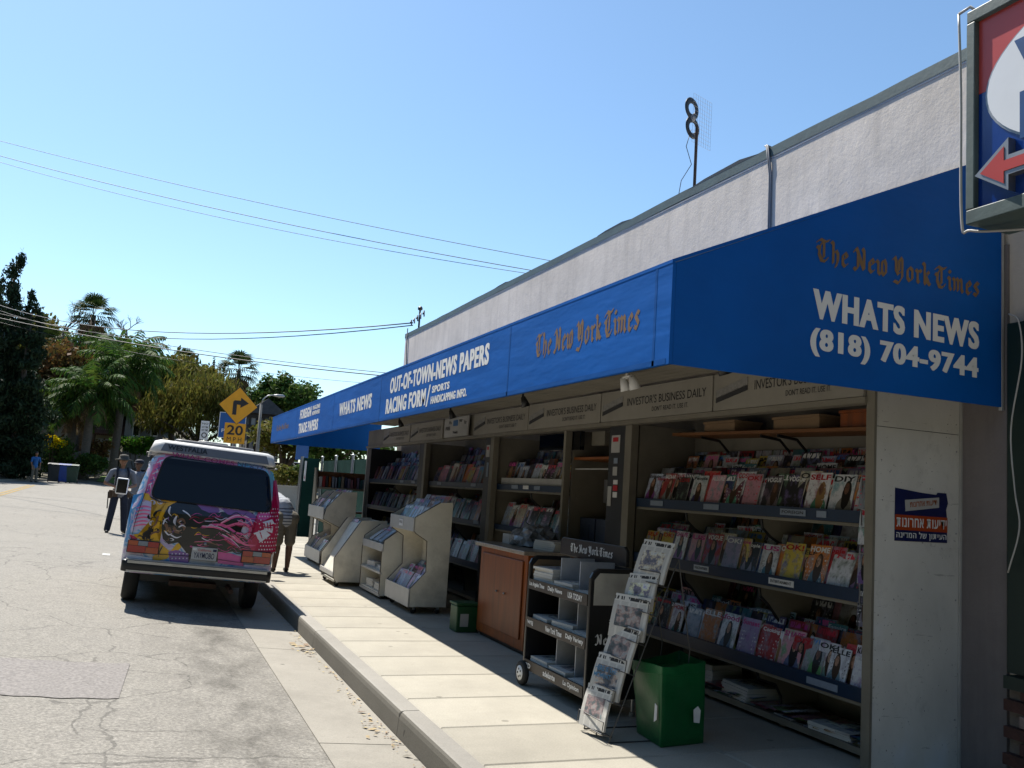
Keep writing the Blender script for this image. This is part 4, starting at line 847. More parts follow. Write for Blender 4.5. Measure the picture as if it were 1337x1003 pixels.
for j, (x, z) in enumerate(((3.07, 1.16), (3.20, 1.24), (3.33, 1.30))):
    for i in range(5): mag((x+.006*(i % 2), 11.29-.203*i, z), RZ+RM.uniform(-.03, .03), -.42, f'{ordinal(i)} from the left, {ROWN[j]}, upper bin of tall cream cart')
for j, (x, z) in enumerate(((3.06, .36), (3.19, .42), (3.31, .47))):
    for i in range(5): mag((x+.006*(i % 2), 11.29-.203*i, z), RZ+RM.uniform(-.03, .03), -.42, f'{ordinal(i)} from the left, {ROWN[j]}, lower bin of tall cream cart')
# open three-shelf unit
PD = [(3.45, 1.06), (3.20, 1.06), (2.99, .90), (2.97, .74), (2.975, .20), (3.45, .20)]
c2 = cart('display_cart', 'low open cream shelf unit with folded papers beside the tall cart', 11.62, 12.75, PD, ((2.99, .19, .225), (2.99, .47, .50), (2.99, .76, .86)), ((2.985, .222, 3.42, .224), (2.985, .49, 3.42, .492), (3.0, .80, 3.40, .98)))
for j, (x, z) in enumerate(((3.03, .86), (3.17, .93))):
    for i in range(4): mag((x+.006*(i % 2), 12.55-.26*i, z), RZ+RM.uniform(-.05, .05), -.85, f'{ordinal(i)} from the left, {ROWN[j]}, sloping top of low open unit')
newspile('newspaper_pile', (3.15, 12.4, .508), .26, .3, .07, 'pile of folded papers on the middle shelf of the low open unit, left', .1)
newspile('newspaper_pile', (3.15, 11.95, .508), .26, .3, .05, 'pile of folded papers on the middle shelf of the low open unit, right', -.1)
newspile('newspaper_pile', (3.15, 12.4, .242), .26, .3, .1, 'pile of folded papers on the bottom shelf of the low open unit, left', .05)
newspile('newspaper_pile', (3.15, 11.95, .242), .26, .3, .09, 'pile of folded papers on the bottom shelf of the low open unit, right', .0)
# sloping rack
PC = [(3.35, 1.10), (2.98, 1.09), (2.63, .55), (2.64, .29), (2.68, .22), (3.35, .22)]
c3 = cart('display_cart', 'sloping cream magazine rack in the middle of the row of carts', 12.95, 13.95, PC, ((2.645, .29, .36),), ((2.66, .34, 3.03, 1.02),))
for j in range(4):
    for i in range(5): mag((2.70+.085*j, 13.835-.185*i, .385+.155*j), RZ+RM.uniform(-.04, .04), -.50, f'{ordinal(i)} from the left, {["lowest", "second", "third", "top"][j]} tier of sloping cream rack')
PBf = [(3.5, 1.46), (3.24, 1.44), (2.99, 1.16), (2.95, .985), (2.97, .965), (3.24, .84), (3.25, .68), (3.07, .60), (2.95, .418), (2.98, .22), (3.5, .22)]
c4 = cart('display_cart', 'far two-bin cream magazine cart by the green fence', 15.75, 17.25, PBf, ((2.96, .96, 1.17), (2.955, .22, .43)), ((2.97, 1.0, 3.46, 1.20), (2.97, .30, 3.46, .42)), mids=(16.5,))
for zz, ll, nm in ((1.08, .09, 'upper'), (.37, .06, 'lower')):
    for j in range(3):
        for i in range(6): mag((3.0+.15*j, 17.1-.235*i, zz+ll*j), RZ+RM.uniform(-.05, .05), -.5, f'{ordinal(i)} from the left, {ROWN[j]}, {nm} bins of far cream cart')
# bookshelf of paperbacks behind the far cart, out by the fence
bk = root('book_shelf', (3.7, 17.75, SW), 'tall wooden shelf with a row of paperbacks standing by the green fence', 'shelf')
mb = MB(); mb.box(3.15, 4.55, 17.62, 17.9, 1.46, 1.5); part('board', mb, CREAM, bk)
mb = MB(); mb.box(3.15, 4.55, 17.62, 17.9, 1.02, 1.06); part('board', mb, WOOD2, bk)
for x in (3.10, 4.552): mb = MB(); mb.prism([(17.62, SW), (17.9, SW), (17.9, 1.86), (17.75, 1.86), (17.62, 1.5)], 'x', x, x+.03); part('side_panel', mb, CREAM, bk)
mb = MB(); mb.box(3.14, 4.55, 17.885, 17.9, 1.5, 1.8); part('back_panel', mb, WOOD2, bk)
for i in range(22):
    h_ = RM.uniform(.17, .22); x = 3.17+.061*i; mb = MB(); mb.box(x, x+RM.uniform(.03, .052), 17.66, 17.8, 1.5005, 1.5+h_); nm, c = PAL[RM.randrange(len(PAL))]
    solo('paperback', mb, M('book_'+nm.replace(' ', '_'), tuple(q*.5 for q in c), .5, .2, 20), (x, 17.7, 1.5), f'{nm} paperback, {ordinal(i)} from the left on the shelf by the fence', 'book', 'paperbacks on the shelf by the fence')
# wooden cabinet with a stone top
wc = root('wooden_cabinet', (3.6, 8.4, SW), 'red-brown wooden counter cabinet with a pale stone top', 'cabinet')
mb = MB(); mb.box(3.36, 3.98, 7.78, 9.02, .2, 1.06); part('carcass', mb, WOOD, wc, bevel=.004)
mb = MB(); mb.box(3.342, 3.358, 7.86, 8.94, .29, 1.0); part('door', mb, M('door_wood', (.21, .06, .02), .45, .3, 3, stretch=(6, 6, .6)), wc, bevel=.006)
for y in (8.25, 8.45): mb = MB(); mb.lathe((3.334, y, .66), 'x', [(.004, .008), (.012, 0), (.008, -.012)], 10); part('knob', mb, STEEL, wc, True)
mb = MB(); mb.box(3.30, 4.0, 7.74, 9.06, 1.062, 1.10); part('stone_top', mb, M('stone_top', (.38, .32, .26), .35, .35, 30), wc, bevel=.006)
mb = MB(); mb.box(3.40, 3.95, 7.8, 9.0, SW+.001, .199); part('plinth', mb, DARK, wc)
mb = MB(); mb.box(3.55, 3.72, 8.68, 8.92, 1.101, 1.2); mb.box(3.546, 3.549, 8.72, 8.80, 1.12, 1.18); solo('white_carton', mb, WHITE, (3.63, 8.8, 1.101), 'small white carton on the stone counter top', 'box')
bb = root('plastic_bag', (3.7, 8.45, 1.101), 'crumpled clear bag of papers on the stone counter top', 'bag')
ic = bmesh.new(); bmesh.ops.create_icosphere(ic, subdivisions=3, radius=1)
for v_ in ic.verts:
    n_ = v_.co.normalized(); k_ = 1+.22*math.sin(n_.x*9+n_.y*5)*math.cos(n_.z*8+n_.x*4)+.1*math.sin(n_.y*17); v_.co = Vector((n_.x*.2*k_, n_.y*.3*k_, max(0.0, n_.z*.16*k_+.06)))
me = bpy.data.meshes.new('bag_body'); ic.to_mesh(me); ic.free(); me.materials.append(M('grey_film', (.22, .24, .26), .25, .5, 14)); put('bag_body', me, bb)
newspile('newspaper_pile', (3.75, 8.0, 1.101), .3, .36, .09, 'pile of papers at the near end of the stone counter', .15)
gb = root('small_green_bin', (3.3, 9.2, SW), 'small green bin with a white sticker beside the wooden cabinet', 'bin')
mb = MB(); q = [(.10, 0), (.115, .24), (.125, .245), (.125, .27), (.11, .27)]
mb.lathe((3.25, 9.22, SW+.001), 'z', q, 4); mb2 = MB(); mb2.box(3.16, 3.40, 9.08, 9.30, SW+.002, SW+.27); part('tub', mb2, M('bright_green_plastic', (.015, .09, .03), .45, .15, 6), gb, bevel=.012)
mb = MB(); mb.box(3.15, 3.41, 9.07, 9.31, SW+.272, SW+.30); part('rim', mb, M('bright_green_plastic', (.015, .09, .03)), gb, bevel=.008)
mb = MB(); mb.box(3.2, 3.29, 9.0765, 9.0785, SW+.06, SW+.19); part('sticker', mb, WHITE, gb)
# big green box on the sidewalk
gx = root('green_plastic_box', (3.2, 5.05, SW), 'dented dark green plastic box with a torn sticker on the sidewalk', 'box')
GP = M('green_plastic', (.006, .13, .035), .38, .2, 4, .15, 14)
bx8 = [(3.06, 4.90, SW+.002), (3.40, 4.95, SW+.002), (3.43, 5.27, SW+.002), (3.09, 5.24, SW+.002), (3.03, 4.88, .64), (3.38, 4.93, .66), (3.42, 5.30, .65), (3.02, 5.22, .615)]
gq = bmesh.new(); gv = [gq.verts.new(p) for p in bx8]
for f_ in ((0, 3, 2, 1), (4, 5, 6, 7), (0, 1, 5, 4), (1, 2, 6, 5), (2, 3, 7, 6), (3, 0, 4, 7)): gq.faces.new([gv[i] for i in f_])
top_f = [f_ for f_ in gq.faces if min(v_.co.z for v_ in f_.verts) > .5]
g2 = bmesh.ops.inset_region(gq, faces=top_f, thickness=.018); bmesh.ops.translate(gq, verts=list({v_ for f_ in top_f for v_ in f_.verts}), vec=(0, 0, -.06))
bmesh.ops.subdivide_edges(gq, edges=gq.edges[:], cuts=7, use_grid_fill=True)
for v_ in gq.verts:
    p = v_.co; k_ = .010*math.sin(p.z*17+p.x*9)*math.cos(p.y*13+p.z*5)+.006*math.sin(p.x*31+p.z*23)
    if p.z > SW+.03: p.y += k_; p.x += k_*.8; p.z += (k_*.7 if p.z > .55 else 0)
me = bpy.data.meshes.new('body'); gq.to_mesh(me); gq.free(); me.materials.append(GP)
for v_ in me.vertices: v_.co -= org(gx)
me.polygons.foreach_set('use_smooth', [True]*len(me.polygons)); o = put('body', me, gx); bev(o, .012)
mb = MB(); mb.prism([(3.285, .30), (3.325, .295), (3.33, .37), (3.31, .395), (3.28, .375)], 'y', 4.893, 4.897); part('torn_sticker', mb, LCW, gx)
mb = MB(); mb.prism([(4.91, .32), (4.94, .30), (4.935, .41), (4.912, .4)], 'x', 3.028, 3.031); part('torn_sticker', mb, LCW, gx)
# black newspaper cart
nc = root('newspaper_cart', (3.1, 6.1, SW), 'black three-shelf newspaper cart with white lettering and wheels', 'newspaper cart')
BK = M('cart_black', (.010, .010, .011), .35, .2, 5); BRN = M('cart_brown', (.045, .032, .024), .5, .25, 4)
CX0, CX1, CY0, CY1 = 2.9, 3.30, 5.62, 6.70
endp = [(CX0+.0, .27), (CX1, .27), (CX1, 1.08), (CX1-.02, 1.12), (CX1-.06, 1.145), (CX0+.06, 1.145), (CX0+.02, 1.12), (CX0, 1.08)]
for y in (CY0, CY1-.03):
    mb = MB(); mb.prism(endp, 'y', y, y+.03); part('end_panel', mb, BK, nc, bevel=.006)
mb = MB(); mb.prism([(CX0+.03, .90), (CX1-.03, .90), (CX1-.03, 1.07), (CX1-.07, 1.115), (CX0+.07, 1.115), (CX0+.03, 1.07)], 'y', CY0-.004, CY0-.001); part('pale_inset', mb, M('pale_inset', (.52, .5, .44), .5), nc)
mb = MB(); mb.prism([(CX0+.03, .90), (CX1-.03, .90), (CX1-.03, 1.07), (CX1-.07, 1.115), (CX0+.07, 1.115), (CX0+.03, 1.07)], 'y', CY1-.034, CY1-.031); part('pale_inset', mb, CARD, nc)
mb = MB(); mb.box(CX1-.02, CX1, CY0+.031, CY1-.031, .27, 1.14); part('back_panel', mb, BK, nc)
mb = MB(); mb.prism([(5.86, 1.142), (6.98, 1.142), (6.98, 1.255), (6.94, 1.285), (5.90, 1.285), (5.86, 1.255)], 'x', CX1+.002, CX1+.03); hb = part('header_board', mb, BK, nc, bevel=.004)
lettering('The New York Times', (CX1-.002, 6.78, 1.165), (0, -.72, .005), (0, 0, .085), LETW, hb, black=True)
for k, z in enumerate((.31, .63, .92)):
    mb = MB(); mb.box(CX0+.02, CX1-.021, CY0+.031, CY1-.031, z, z+.015); sh = part('shelf', mb, BK, nc)
    mb = MB(); mb.box(CX0-.004, CX0+.012, CY0+.031, CY1-.031, z-.03, z+.045); part('shelf_lip', mb, BRN, sh)
    names_ = (('IBD', 'adelante', 'La Opinion'), ('WSJ', 'New York Times', 'Daily Variety'), ('Los Angeles Times', 'Daily News', 'USA TODAY'))[k]
    for j, s in enumerate(names_):
        y = 6.64-.345*j; wd = min(.28, .05+.02*len(s)); lettering(s, (CX0-.0065, y, z-.012), (0, -wd, 0), (0, 0, .042 if len(s) > 4 else .036), LETW, sh, .03)
    for y in (6.3, 5.98):
        mb = MB(); mb.box(CX0+.10, CX1-.022, y, y+.012, z+.016, z+(.28 if k < 2 else .24)); part('divider', mb, M('pale_divider', (.5, .52, .55), .5), sh)
for y in (CY1-.05,):
    for x in (CX0-.02,):
        mb = MB(); mb.lathe((x, y, SW+.092), 'x', [(.06, -.02), (.085, -.018), (.092, -.008), (.092, .012), (.085, .022), (.06, .024)], 24); wl = part('wheel', mb, RUBBER, nc, True)
        mb = MB(); mb.lathe((x-.012, y, SW+.092), 'x', [(.055, -.012), (.058, 0), (.058, .02)], 20); part('hub', mb, LETW, wl, True)
        for a in range(5):
            q = a*math.tau/5; mb = MB(); mb.box(x-.027, x-.0245, y+.03*math.cos(q)-.007, y+.03*math.cos(q)+.007, SW+.092+.03*math.sin(q)-.007, SW+.092+.03*math.sin(q)+.007); part('hub_slot', mb, RUBBER, wl)
mb = MB(); mb.lathe((CX1-.04, CY1-.05, SW+.092), 'x', [(.06, -.02), (.092, -.008), (.092, .012), (.06, .024)], 20); part('wheel', mb, RUBBER, nc, True)
for x in (CX0+.015, CX1-.02):
    mb = MB(); mb.tube([(x, CY0+.015, .27), (x, CY0+.015, SW+.03)], .012, 8); part('leg', mb, STEEL, nc)
    mb = MB(); mb.lathe((x, CY0+.015, SW+.001), 'z', [(.02, 0), (.02, .025), (.012, .03)], 10); part('foot', mb, STEEL, nc)
    mb = MB(); mb.tube([(x, CY1-.015, .29), (x, CY1-.05, SW+.1)], .012, 8); part('axle_bracket', mb, BLACKM, nc)
for s, z, x0, wd in (('The', .73, 3.055, .15), ('New York', .62, 2.955, .33), ('Times', .51, 3.01, .24)):
    lettering(s, (x0, CY0-.004, z), (wd, 0, 0), (0, 0, .09), LETW, nc, black=True)
piles = ((0, 6.5, .26, .3, .055), (0, 6.14, .26, .28, .05), (0, 5.82, .26, .26, .03), (1, 6.5, .26, .3, .05), (1, 6.14, .26, .28, .06), (1, 5.82, .26, .26, .035), (2, 6.5, .26, .3, .13), (2, 6.14, .26, .28, .06), (2, 5.82, .26, .26, .03))
for k, y, w_, d_, h_ in piles:
    newspile('newspaper_pile', (CX0+.17, y, (.31, .63, .92)[k]+.016), w_, d_, h_, f'{["left", "middle", "right"][[6.5, 6.14, 5.82].index(y)]} pile of newspapers on the {["bottom", "middle", "top"][k]} shelf of the black cart', RM.uniform(-.1, .1))
# leaning wire rack of newspapers
wr = root('wire_newspaper_rack', (2.95, 5.2, SW), 'leaning wire rack of newspapers between the black cart and green box', 'rack')
def rk(s, y): return Vector((2.80+.42*s, y, .19+1.08*s))
mb = MB()
for y in (5.04, 5.205, 5.37): mb.tube([rk(0, y)+Vector((-.02, 0, -.03)), rk(1, y)], .004, 5)
for i in range(7):
    s = i/6; mb.tube([rk(s, 5.04), rk(s, 5.37)], .004, 5)
    p = [rk(s, 5.04), rk(s, 5.04)+Vector((-.07, 0, .02)), rk(s, 5.04)+Vector((-.06, 0, .09))]; q = [rk(s, 5.37), rk(s, 5.37)+Vector((-.07, 0, .02)), rk(s, 5.37)+Vector((-.06, 0, .09))]
    if i < 6:
        mb.tube(p, .0035, 5); mb.tube(q, .0035, 5); mb.tube([p[2], q[2]], .0035, 5); mb.tube([p[1], q[1]], .0035, 5)
for y in (5.04, 5.37): mb.tube([rk(1, y), (3.33, y, .7), (3.30, y, SW+.005)], .004, 5); mb.tube([rk(0, y)+Vector((-.02, 0, -.03)), (3.30, y, SW+.005)], .004, 5)
part('wire_frame', mb, M('dull_wire', (.12, .12, .12), .45, .2, 10, metal=.7), wr)
NW = leaf_mesh('folded_newspaper', .28, .25, .016, NEWS, curl=.035)
for i in range(6):
    p = rk(i/6, 5.205)+Vector((-.045, 0, .015)); o = put('newspaper', NW, None, p); o.rotation_euler = (-.12+RM.uniform(-.10, .05), RM.uniform(-.10, .10), RZ+.24+RM.uniform(-.14, .14)); o.scale = (RM.uniform(.9, 1.05), 1, RM.uniform(.9, 1.15))
    tag(o, f'folded newspaper in the leaning wire rack, {["lowest", "second from the bottom", "third from the bottom", "third from the top", "second from the top", "topmost"][i]}', 'newspaper', 'newspapers in the wire rack')
    if i == 1: lettering('HERE IS THE\nMOMENT', (-.10, -.034, .11), (.2, 0, 0), (0, .008, .07), M('sky_print', (.1, .3, .5), .6), o, .01, name='headline')
# all smaller far magazines together
V = []; Fq = []; UVs = []
for mt in STUFF:
    o = len(V)
    for x, y, z in ((-.1025, -.007, 0), (.1025, -.007, 0), (.1025, 0, 0), (-.1025, 0, 0), (-.1025, .003, .272), (.1025, .003, .272), (.1025, .01, .272), (-.1025, .01, .272)): V.append(tuple(mt @ Vector((x, y, z))))
    Fq += [(o, o+1, o+5, o+4), (o+1, o+2, o+6, o+5), (o+2, o+3, o+7, o+6), (o+3, o, o+4, o+7), (o+4, o+5, o+6, o+7)]
    UVs += [(0, 0), (1, 0), (1, 1), (0, 1)]*4+[(0, 1)]*4
me = fastmesh('far_magazines', V, Fq, COVERS); ul = me.uv_layers.new(name='UVMap'); ul.data.foreach_set('uv', np.array(UVs, np.float32).ravel())
tag(put('far_magazines', me), 'rows of small magazines filling the farther racks and back rows', 'magazines', kind='stuff')
print('magazines as objects', NMAG[0], 'joined', len(STUFF))
# ------------------------------------------------------------------ camper van
VS = .885; VX, VY = .665, 10.92
va = math.atan2(zr(.0, 11.7)-zr(1.33, 11.7), 1.33)      # road camber under the wheels
van = root('camper_van', (0, 0, 0), 'parked camper van with a colourful painted mural on its back', 'van')
van.location = (VX, VY, (zr(-.02, 11.7)+zr(1.3, 11.7))/2+.004); van.rotation_euler = (0, va, 0); van.scale = (VS, VS, VS)
ORG[van.name] = Vector((0, 0, 0))
TB = [(.42, .87, .05, 4.45), (.47, .90, .02, 4.5), (.55, .915, .0, 4.52), (.80, .92, -.005, 4.52), (1.05, .92, .0, 4.47), (1.20, .912, .015, 4.38), (1.27, .895, .04, 4.30), (1.55, .835, .125, 3.98), (1.80, .775, .20, 3.68), (1.88, .745, .245, 3.56), (1.93, .69, .32, 3.46)]
def vprof(z):
    for a, b in zip(TB, TB[1:]):
        if z <= b[0]:
            k = (z-a[0])/(b[0]-a[0]); return tuple(p+(q-p)*k for p, q in zip(a, b))
    return TB[-1]
def ring(w_, r0, r1, rad=.13, n=6, z=0):
    pts = []
    for cx_, cy_, a0 in ((-w_+rad, r0+rad, math.pi), (w_-rad, r0+rad, 1.5*math.pi), (w_-rad, r1-rad, 0), (-w_+rad, r1-rad, .5*math.pi)):
        for k in range(n+1):
            a = a0+.5*math.pi*k/n; pts.append((cx_+rad*math.cos(a), cy_+rad*math.sin(a), z))
    return pts
def loft(rings, caps=True):
    m_ = MB(); n = len(rings[0])
    for r_ in rings: m_.v += r_
    for i in range(len(rings)-1):
        for k in range(n): m_.f.append((i*n+k, i*n+(k+1) % n, (i+1)*n+(k+1) % n, (i+1)*n+k))
    if caps: m_.f.append(tuple(range(n))[::-1]); m_.f.append(tuple(range((len(rings)-1)*n, len(rings)*n)))
    m_.m = [0]*len(m_.f); return m_
zz_ = sorted(set([t_[0] for t_ in TB]+[.67, .92, 1.12, 1.4, 1.68]))
def vanpaint():
    m, t, b = nodes_of('mural_paint'); v = coords(t, (1, .8, 1.2))
    nz = N(t, 'ShaderNodeTexNoise'); nz.inputs['Scale'].default_value = 2.2; nz.inputs['Detail'].default_value = 2; nz.inputs['Distortion'].default_value = 1.6; L(t, v, nz.inputs['Vector'])
    c = ramp(t, nz.outputs[0], [(0, (.72, .7, .76)), (.38, (.76, .76, .8)), (.46, (.1, .32, .6)), (.5, (.66, .66, .72)), (.56, (.5, .38, .6)), (.6, (.7, .7, .74)), (.68, (.55, .2, .36)), (.72, (.25, .5, .7))], 'LINEAR')
    L(t, c, b.inputs['Base Color']); b.inputs['Roughness'].default_value = .3; b.inputs['Coat Weight'].default_value = .5; b.inputs['Coat Roughness'].default_value = .1
    return m
VP_ = vanpaint()
mb = loft([ring(*vprof(z)[1:], z=z) for z in zz_]); body = part('body', mb, VP_, van, True)
body.data.polygons.foreach_set('use_smooth', [len(p.vertices) == 4 for p in body.data.polygons])
def rear(u, z, off=.004): return Vector((u, vprof(z)[2]-off, z))
# photo-measured layout of the mural: enlargement pixel -> (u, z) on the back of the van
def uz(x, y):
    px, py = 120+x/4.179-259., 560+y/4.179-756.
    a, b, c, d = 103.4, 14.7, 10.3, -101.0; det = a*d-b*c
    return ((d*px-b*py)/det, (-c*px+a*py)/det+.45)
LAY = [0.004]
def decal(name, poly, mat, parent=None, raw=False, off=None):
    pts = poly if raw else [uz(*p) for p in poly]
    if off is None: LAY[0] += .00011; off = LAY[0]
    bm = bmesh.new(); vs = [bm.verts.new((u, 0, z)) for u, z in pts]
    try: bm.faces.new(vs)
    except ValueError: bm.free(); return None
    bmesh.ops.triangulate(bm, faces=bm.faces[:])
    for z in zz_:
        bmesh.ops.bisect_plane(bm, geom=bm.verts[:]+bm.edges[:]+bm.faces[:], plane_co=(0, 0, z), plane_no=(0, 0, 1))
    for v_ in bm.verts:
        u, z = v_.co.x, v_.co.z; w_ = vprof(z)[1]; y = vprof(z)[2]-off; ov_ = abs(u)-(w_-.13)
        if ov_ > 0:
            ov_ = min(ov_, .128); y += .13-math.sqrt(max(.0, .13**2-ov_**2))
        v_.co.y = y
    bmesh.ops.recalc_face_normals(bm, faces=bm.faces)
    me = bpy.data.meshes.new(name); bm.to_mesh(me); bm.free(); me.materials.append(mat)
    return put(name, me, parent or van)
def stroke(pts, w0, w1, n=14):                    # tapering brush stroke through the points (Catmull-Rom)
    P_ = [Vector((*p, 0)) for p in pts]; P_ = [P_[0]*2-P_[1]]+P_+[P_[-1]*2-P_[-2]]; c = []
    for i in range(1, len(P_)-2):
        for k in range(n):
            t_ = k/n; a, b, d, e = P_[i-1:i+3]
            c.append(.5*((2*b)+(d-a)*t_+(2*a-5*b+4*d-e)*t_*t_+(3*b-a-3*d+e)*t_**3))
    c.append(P_[-2]); L1 = []; R1 = []
    for i, p in enumerate(c):
        d = (c[min(i+1, len(c)-1)]-c[max(i-1, 0)]).normalized(); s = i/(len(c)-1); w_ = (w0+(w1-w0)*s)*(1 if 0 < s < 1 else .2)*math.sin(math.pi*min(1, .15+s*.9))**.5/2
        nrm = Vector((-d.y, d.x, 0)); L1.append((p+nrm*w_).to_2d()[:]); R1.append((p-nrm*w_).to_2d()[:])
    return L1+R1[::-1]
def vp(name, c, r_=.3): return M(name, c, r_, .12, 5, coat=.4)
PK, CY, YL, BKp, CR, PU, WHp, LV, MG, BN = vp('mural_pink', (.72, .17, .3)), vp('mural_cyan', (.2, .5, .62)), vp('mural_yellow', (.66, .36, .02)), vp('mural_black', (.010, .009, .010)), vp('mural_crimson', (.42, .014, .07)), vp('mural_purple', (.2, .09, .28)), vp('mural_white', (.66, .64, .68)), vp('mural_lavender', (.5, .44, .58)), vp('mural_magenta', (.6, .1, .3)), vp('mural_brown', (.16, .08, .05))
LBp = vp('mural_blue', (.1, .28, .55))
D = lambda poly, m_: decal('mural_patch', poly, m_)
D([(372, 175), (430, 150), (600, 170), (800, 197), (800, 232), (600, 205), (440, 188), (395, 200)], vp('mural_pale_pink', (.75, .3, .42)))
D([(800, 197), (960, 225), (1005, 255), (1012, 300), (1018, 380), (990, 400), (982, 300), (965, 258), (800, 233)], CY)
D([(370, 190), (400, 185), (395, 240), (345, 345), (330, 390), (300, 395), (320, 300)], PK)
for k in range(9): D(stroke([(400-k*9, 200+k*21), (358-k*7, 222+k*20)], 8, 6), (WHp, MG, PU)[k % 3])
for k in range(8): D(stroke([(378-k*8, 205+k*22), (384-k*8, 232+k*22)], 5, 4), PU if k % 2 else WHp)
D([(1005, 300), (1022, 300), (1036, 420), (1012, 470), (985, 480), (992, 400)], CR)
D([(255, 470), (345, 400), (360, 430), (330, 540), (245, 590), (228, 560)], LV)
D([(245, 395), (300, 380), (290, 430), (250, 480), (225, 640), (212, 640), (222, 520)], LBp)
for k in range(6): D(stroke([(262-k*3, 462+k*19), (300-k*2, 452+k*19), (345-k*4, 458+k*18)], 6, 12), PK)
D([(225, 600), (330, 590), (345, 640), (222, 655)], WHp)
D([(232, 600), (250, 605), (300, 635), (300, 648), (240, 625)], CR)
D([(298, 380), (322, 385), (340, 412), (420, 420), (580, 432), (560, 445), (460, 440), (412, 470), (388, 520), (392, 560), (372, 600), (385, 640), (330, 652), (262, 612), (250, 598), (330, 590), (350, 540), (340, 500), (368, 450), (330, 425), (300, 415)], YL)
D([(388, 640), (402, 655), (440, 690), (470, 650), (490, 640), (497, 668), (470, 690), (420, 728), (352, 740), (350, 715), (380, 690)], YL)
D([(392, 560), (400, 500), (425, 450), (470, 425), (540, 425), (590, 445), (640, 470), (740, 480), (800, 470), (880, 480), (890, 520), (840, 510), (760, 540), (800, 580), (860, 640), (890, 690), (840, 700), (770, 690), (700, 700), (690, 745), (530, 745), (520, 690), (480, 640), (430, 650), (400, 620)], BKp)
D([(430, 690), (470, 680), (535, 700), (535, 750), (440, 745)], PU); D([(690, 690), (760, 700), (820, 720), (830, 770), (690, 752)], MG)
for k in range(10): D(stroke([(448+(k % 5)*19, 700+(k//5)*24), (454+(k % 5)*19, 702+(k//5)*24)], 8, 8), WHp)
D([(575, 437), (640, 442), (690, 455), (700, 480), (640, 482), (600, 465)], PU)
for a in ([(690, 480), (770, 450)], [(700, 455), (760, 490)], [(720, 475), (790, 462), (820, 480)]): D(stroke(a, 5, 3), WHp)
D([(700, 455), (850, 470), (900, 500), (870, 560), (820, 500), (740, 490)], PU)
# face and hair highlights
for a in ([(470, 530), (500, 520), (520, 545)], [(455, 560), (470, 585), (505, 590)], [(490, 545), (510, 560), (505, 580)], [(430, 560), (440, 590), (455, 605)], [(410, 540), (420, 560), (415, 585)]): D(stroke(a, 20, 10), BN)
for a in ([(480, 535), (498, 545), (515, 540)], [(465, 575), (485, 580), (500, 572)], [(425, 575), (435, 585), (450, 580)]): D(stroke(a, 7, 4), vp('mural_tan', (.34, .22, .15)))
rm_ = random.Random(9)
for i in range(26):
    x, y = rm_.uniform(395, 520), rm_.uniform(470, 640); a = rm_.uniform(0, 6.28); l_ = rm_.uniform(14, 30); c2 = rm_.uniform(-1, 1)
    D(stroke([(x, y), (x+l_*.5*math.cos(a), y+l_*.5*math.sin(a)), (x+l_*math.cos(a+c2), y+l_*math.sin(a+c2))], rm_.uniform(3, 7), 2), (BKp, BKp, BN, WHp, YL, PU)[i % 6])
for i in range(16):
    x, y = rm_.uniform(262, 390), rm_.uniform(420, 640); a = rm_.uniform(0, 6.28)
    if x+.35*y < 480: continue
    D(stroke([(x+14*math.cos(a+k), y+12*math.sin(a+k)) for k in (0, 1, 2, 3, 4)], 5, 2), BKp if i % 3 else WHp)
for a in ([(437, 450), (428, 480), (445, 505)], [(470, 500), (455, 530), (470, 555)], [(480, 560), (500, 550), (520, 560)], [(410, 580), (430, 600), (450, 590)], [(500, 470), (530, 490), (545, 510)], [(400, 545), (410, 520), (430, 510)], [(440, 600), (470, 615), (500, 605)]): D(stroke(a, 9, 4), WHp)
for i in range(22):
    x, y = rm_.uniform(530, 690), rm_.uniform(500, 690); l_ = rm_.uniform(25, 70); w2 = rm_.uniform(-18, 18)
    if y > 660 and x > 520: continue
    D(stroke([(x, y), (x+l_*.5, y+w2), (x+l_, y+w2*.3)], rm_.uniform(2, 7), 2), (PK, CR, MG, PK, WHp, YL)[i % 6])
for a in ([(390, 470), (360, 480), (350, 500), (370, 510)], [(345, 560), (320, 580), (300, 600), (340, 625), (360, 610)], [(300, 610), (280, 605), (270, 615)], [(400, 660), (385, 690), (380, 720)], [(330, 400), (380, 425), (430, 430)]): D(stroke(a, 8, 4), BKp)
for a in ([(385, 580), (350, 590), (330, 610)], [(375, 500), (360, 545), (340, 560)]): D(stroke(a, 12, 6), BN)
# streaming hair in pinks
D([(905, 480), (1005, 385), (1020, 372), (1035, 420), (1025, 560), (1010, 690), (975, 715), (880, 705), (850, 640), (880, 600), (870, 560)], CR)
for i, a in enumerate(([(600, 555), (680, 560), (740, 590), (800, 640), (850, 640)], [(640, 545), (720, 550), (790, 590), (860, 600)], [(700, 540), (780, 500), (850, 510), (880, 560)], [(720, 560), (800, 540), (860, 560), (850, 620)], [(540, 660), (620, 690), (680, 685)], [(720, 620), (800, 670), (880, 690)], [(760, 590), (830, 650), (900, 660)], [(690, 590), (760, 630), (820, 690)], [(560, 640), (640, 640), (700, 660)])):
    D(stroke(a, 7 if i in (4, 8) else 14, 20 if i in (2, 3) else 9), (PK, MG, PK, PK, MG, CR, PK, MG, BN)[i]); D(stroke([(x+3, y-4) for x, y in a], 3, 4), WHp if i in (0, 2, 7) else PK)
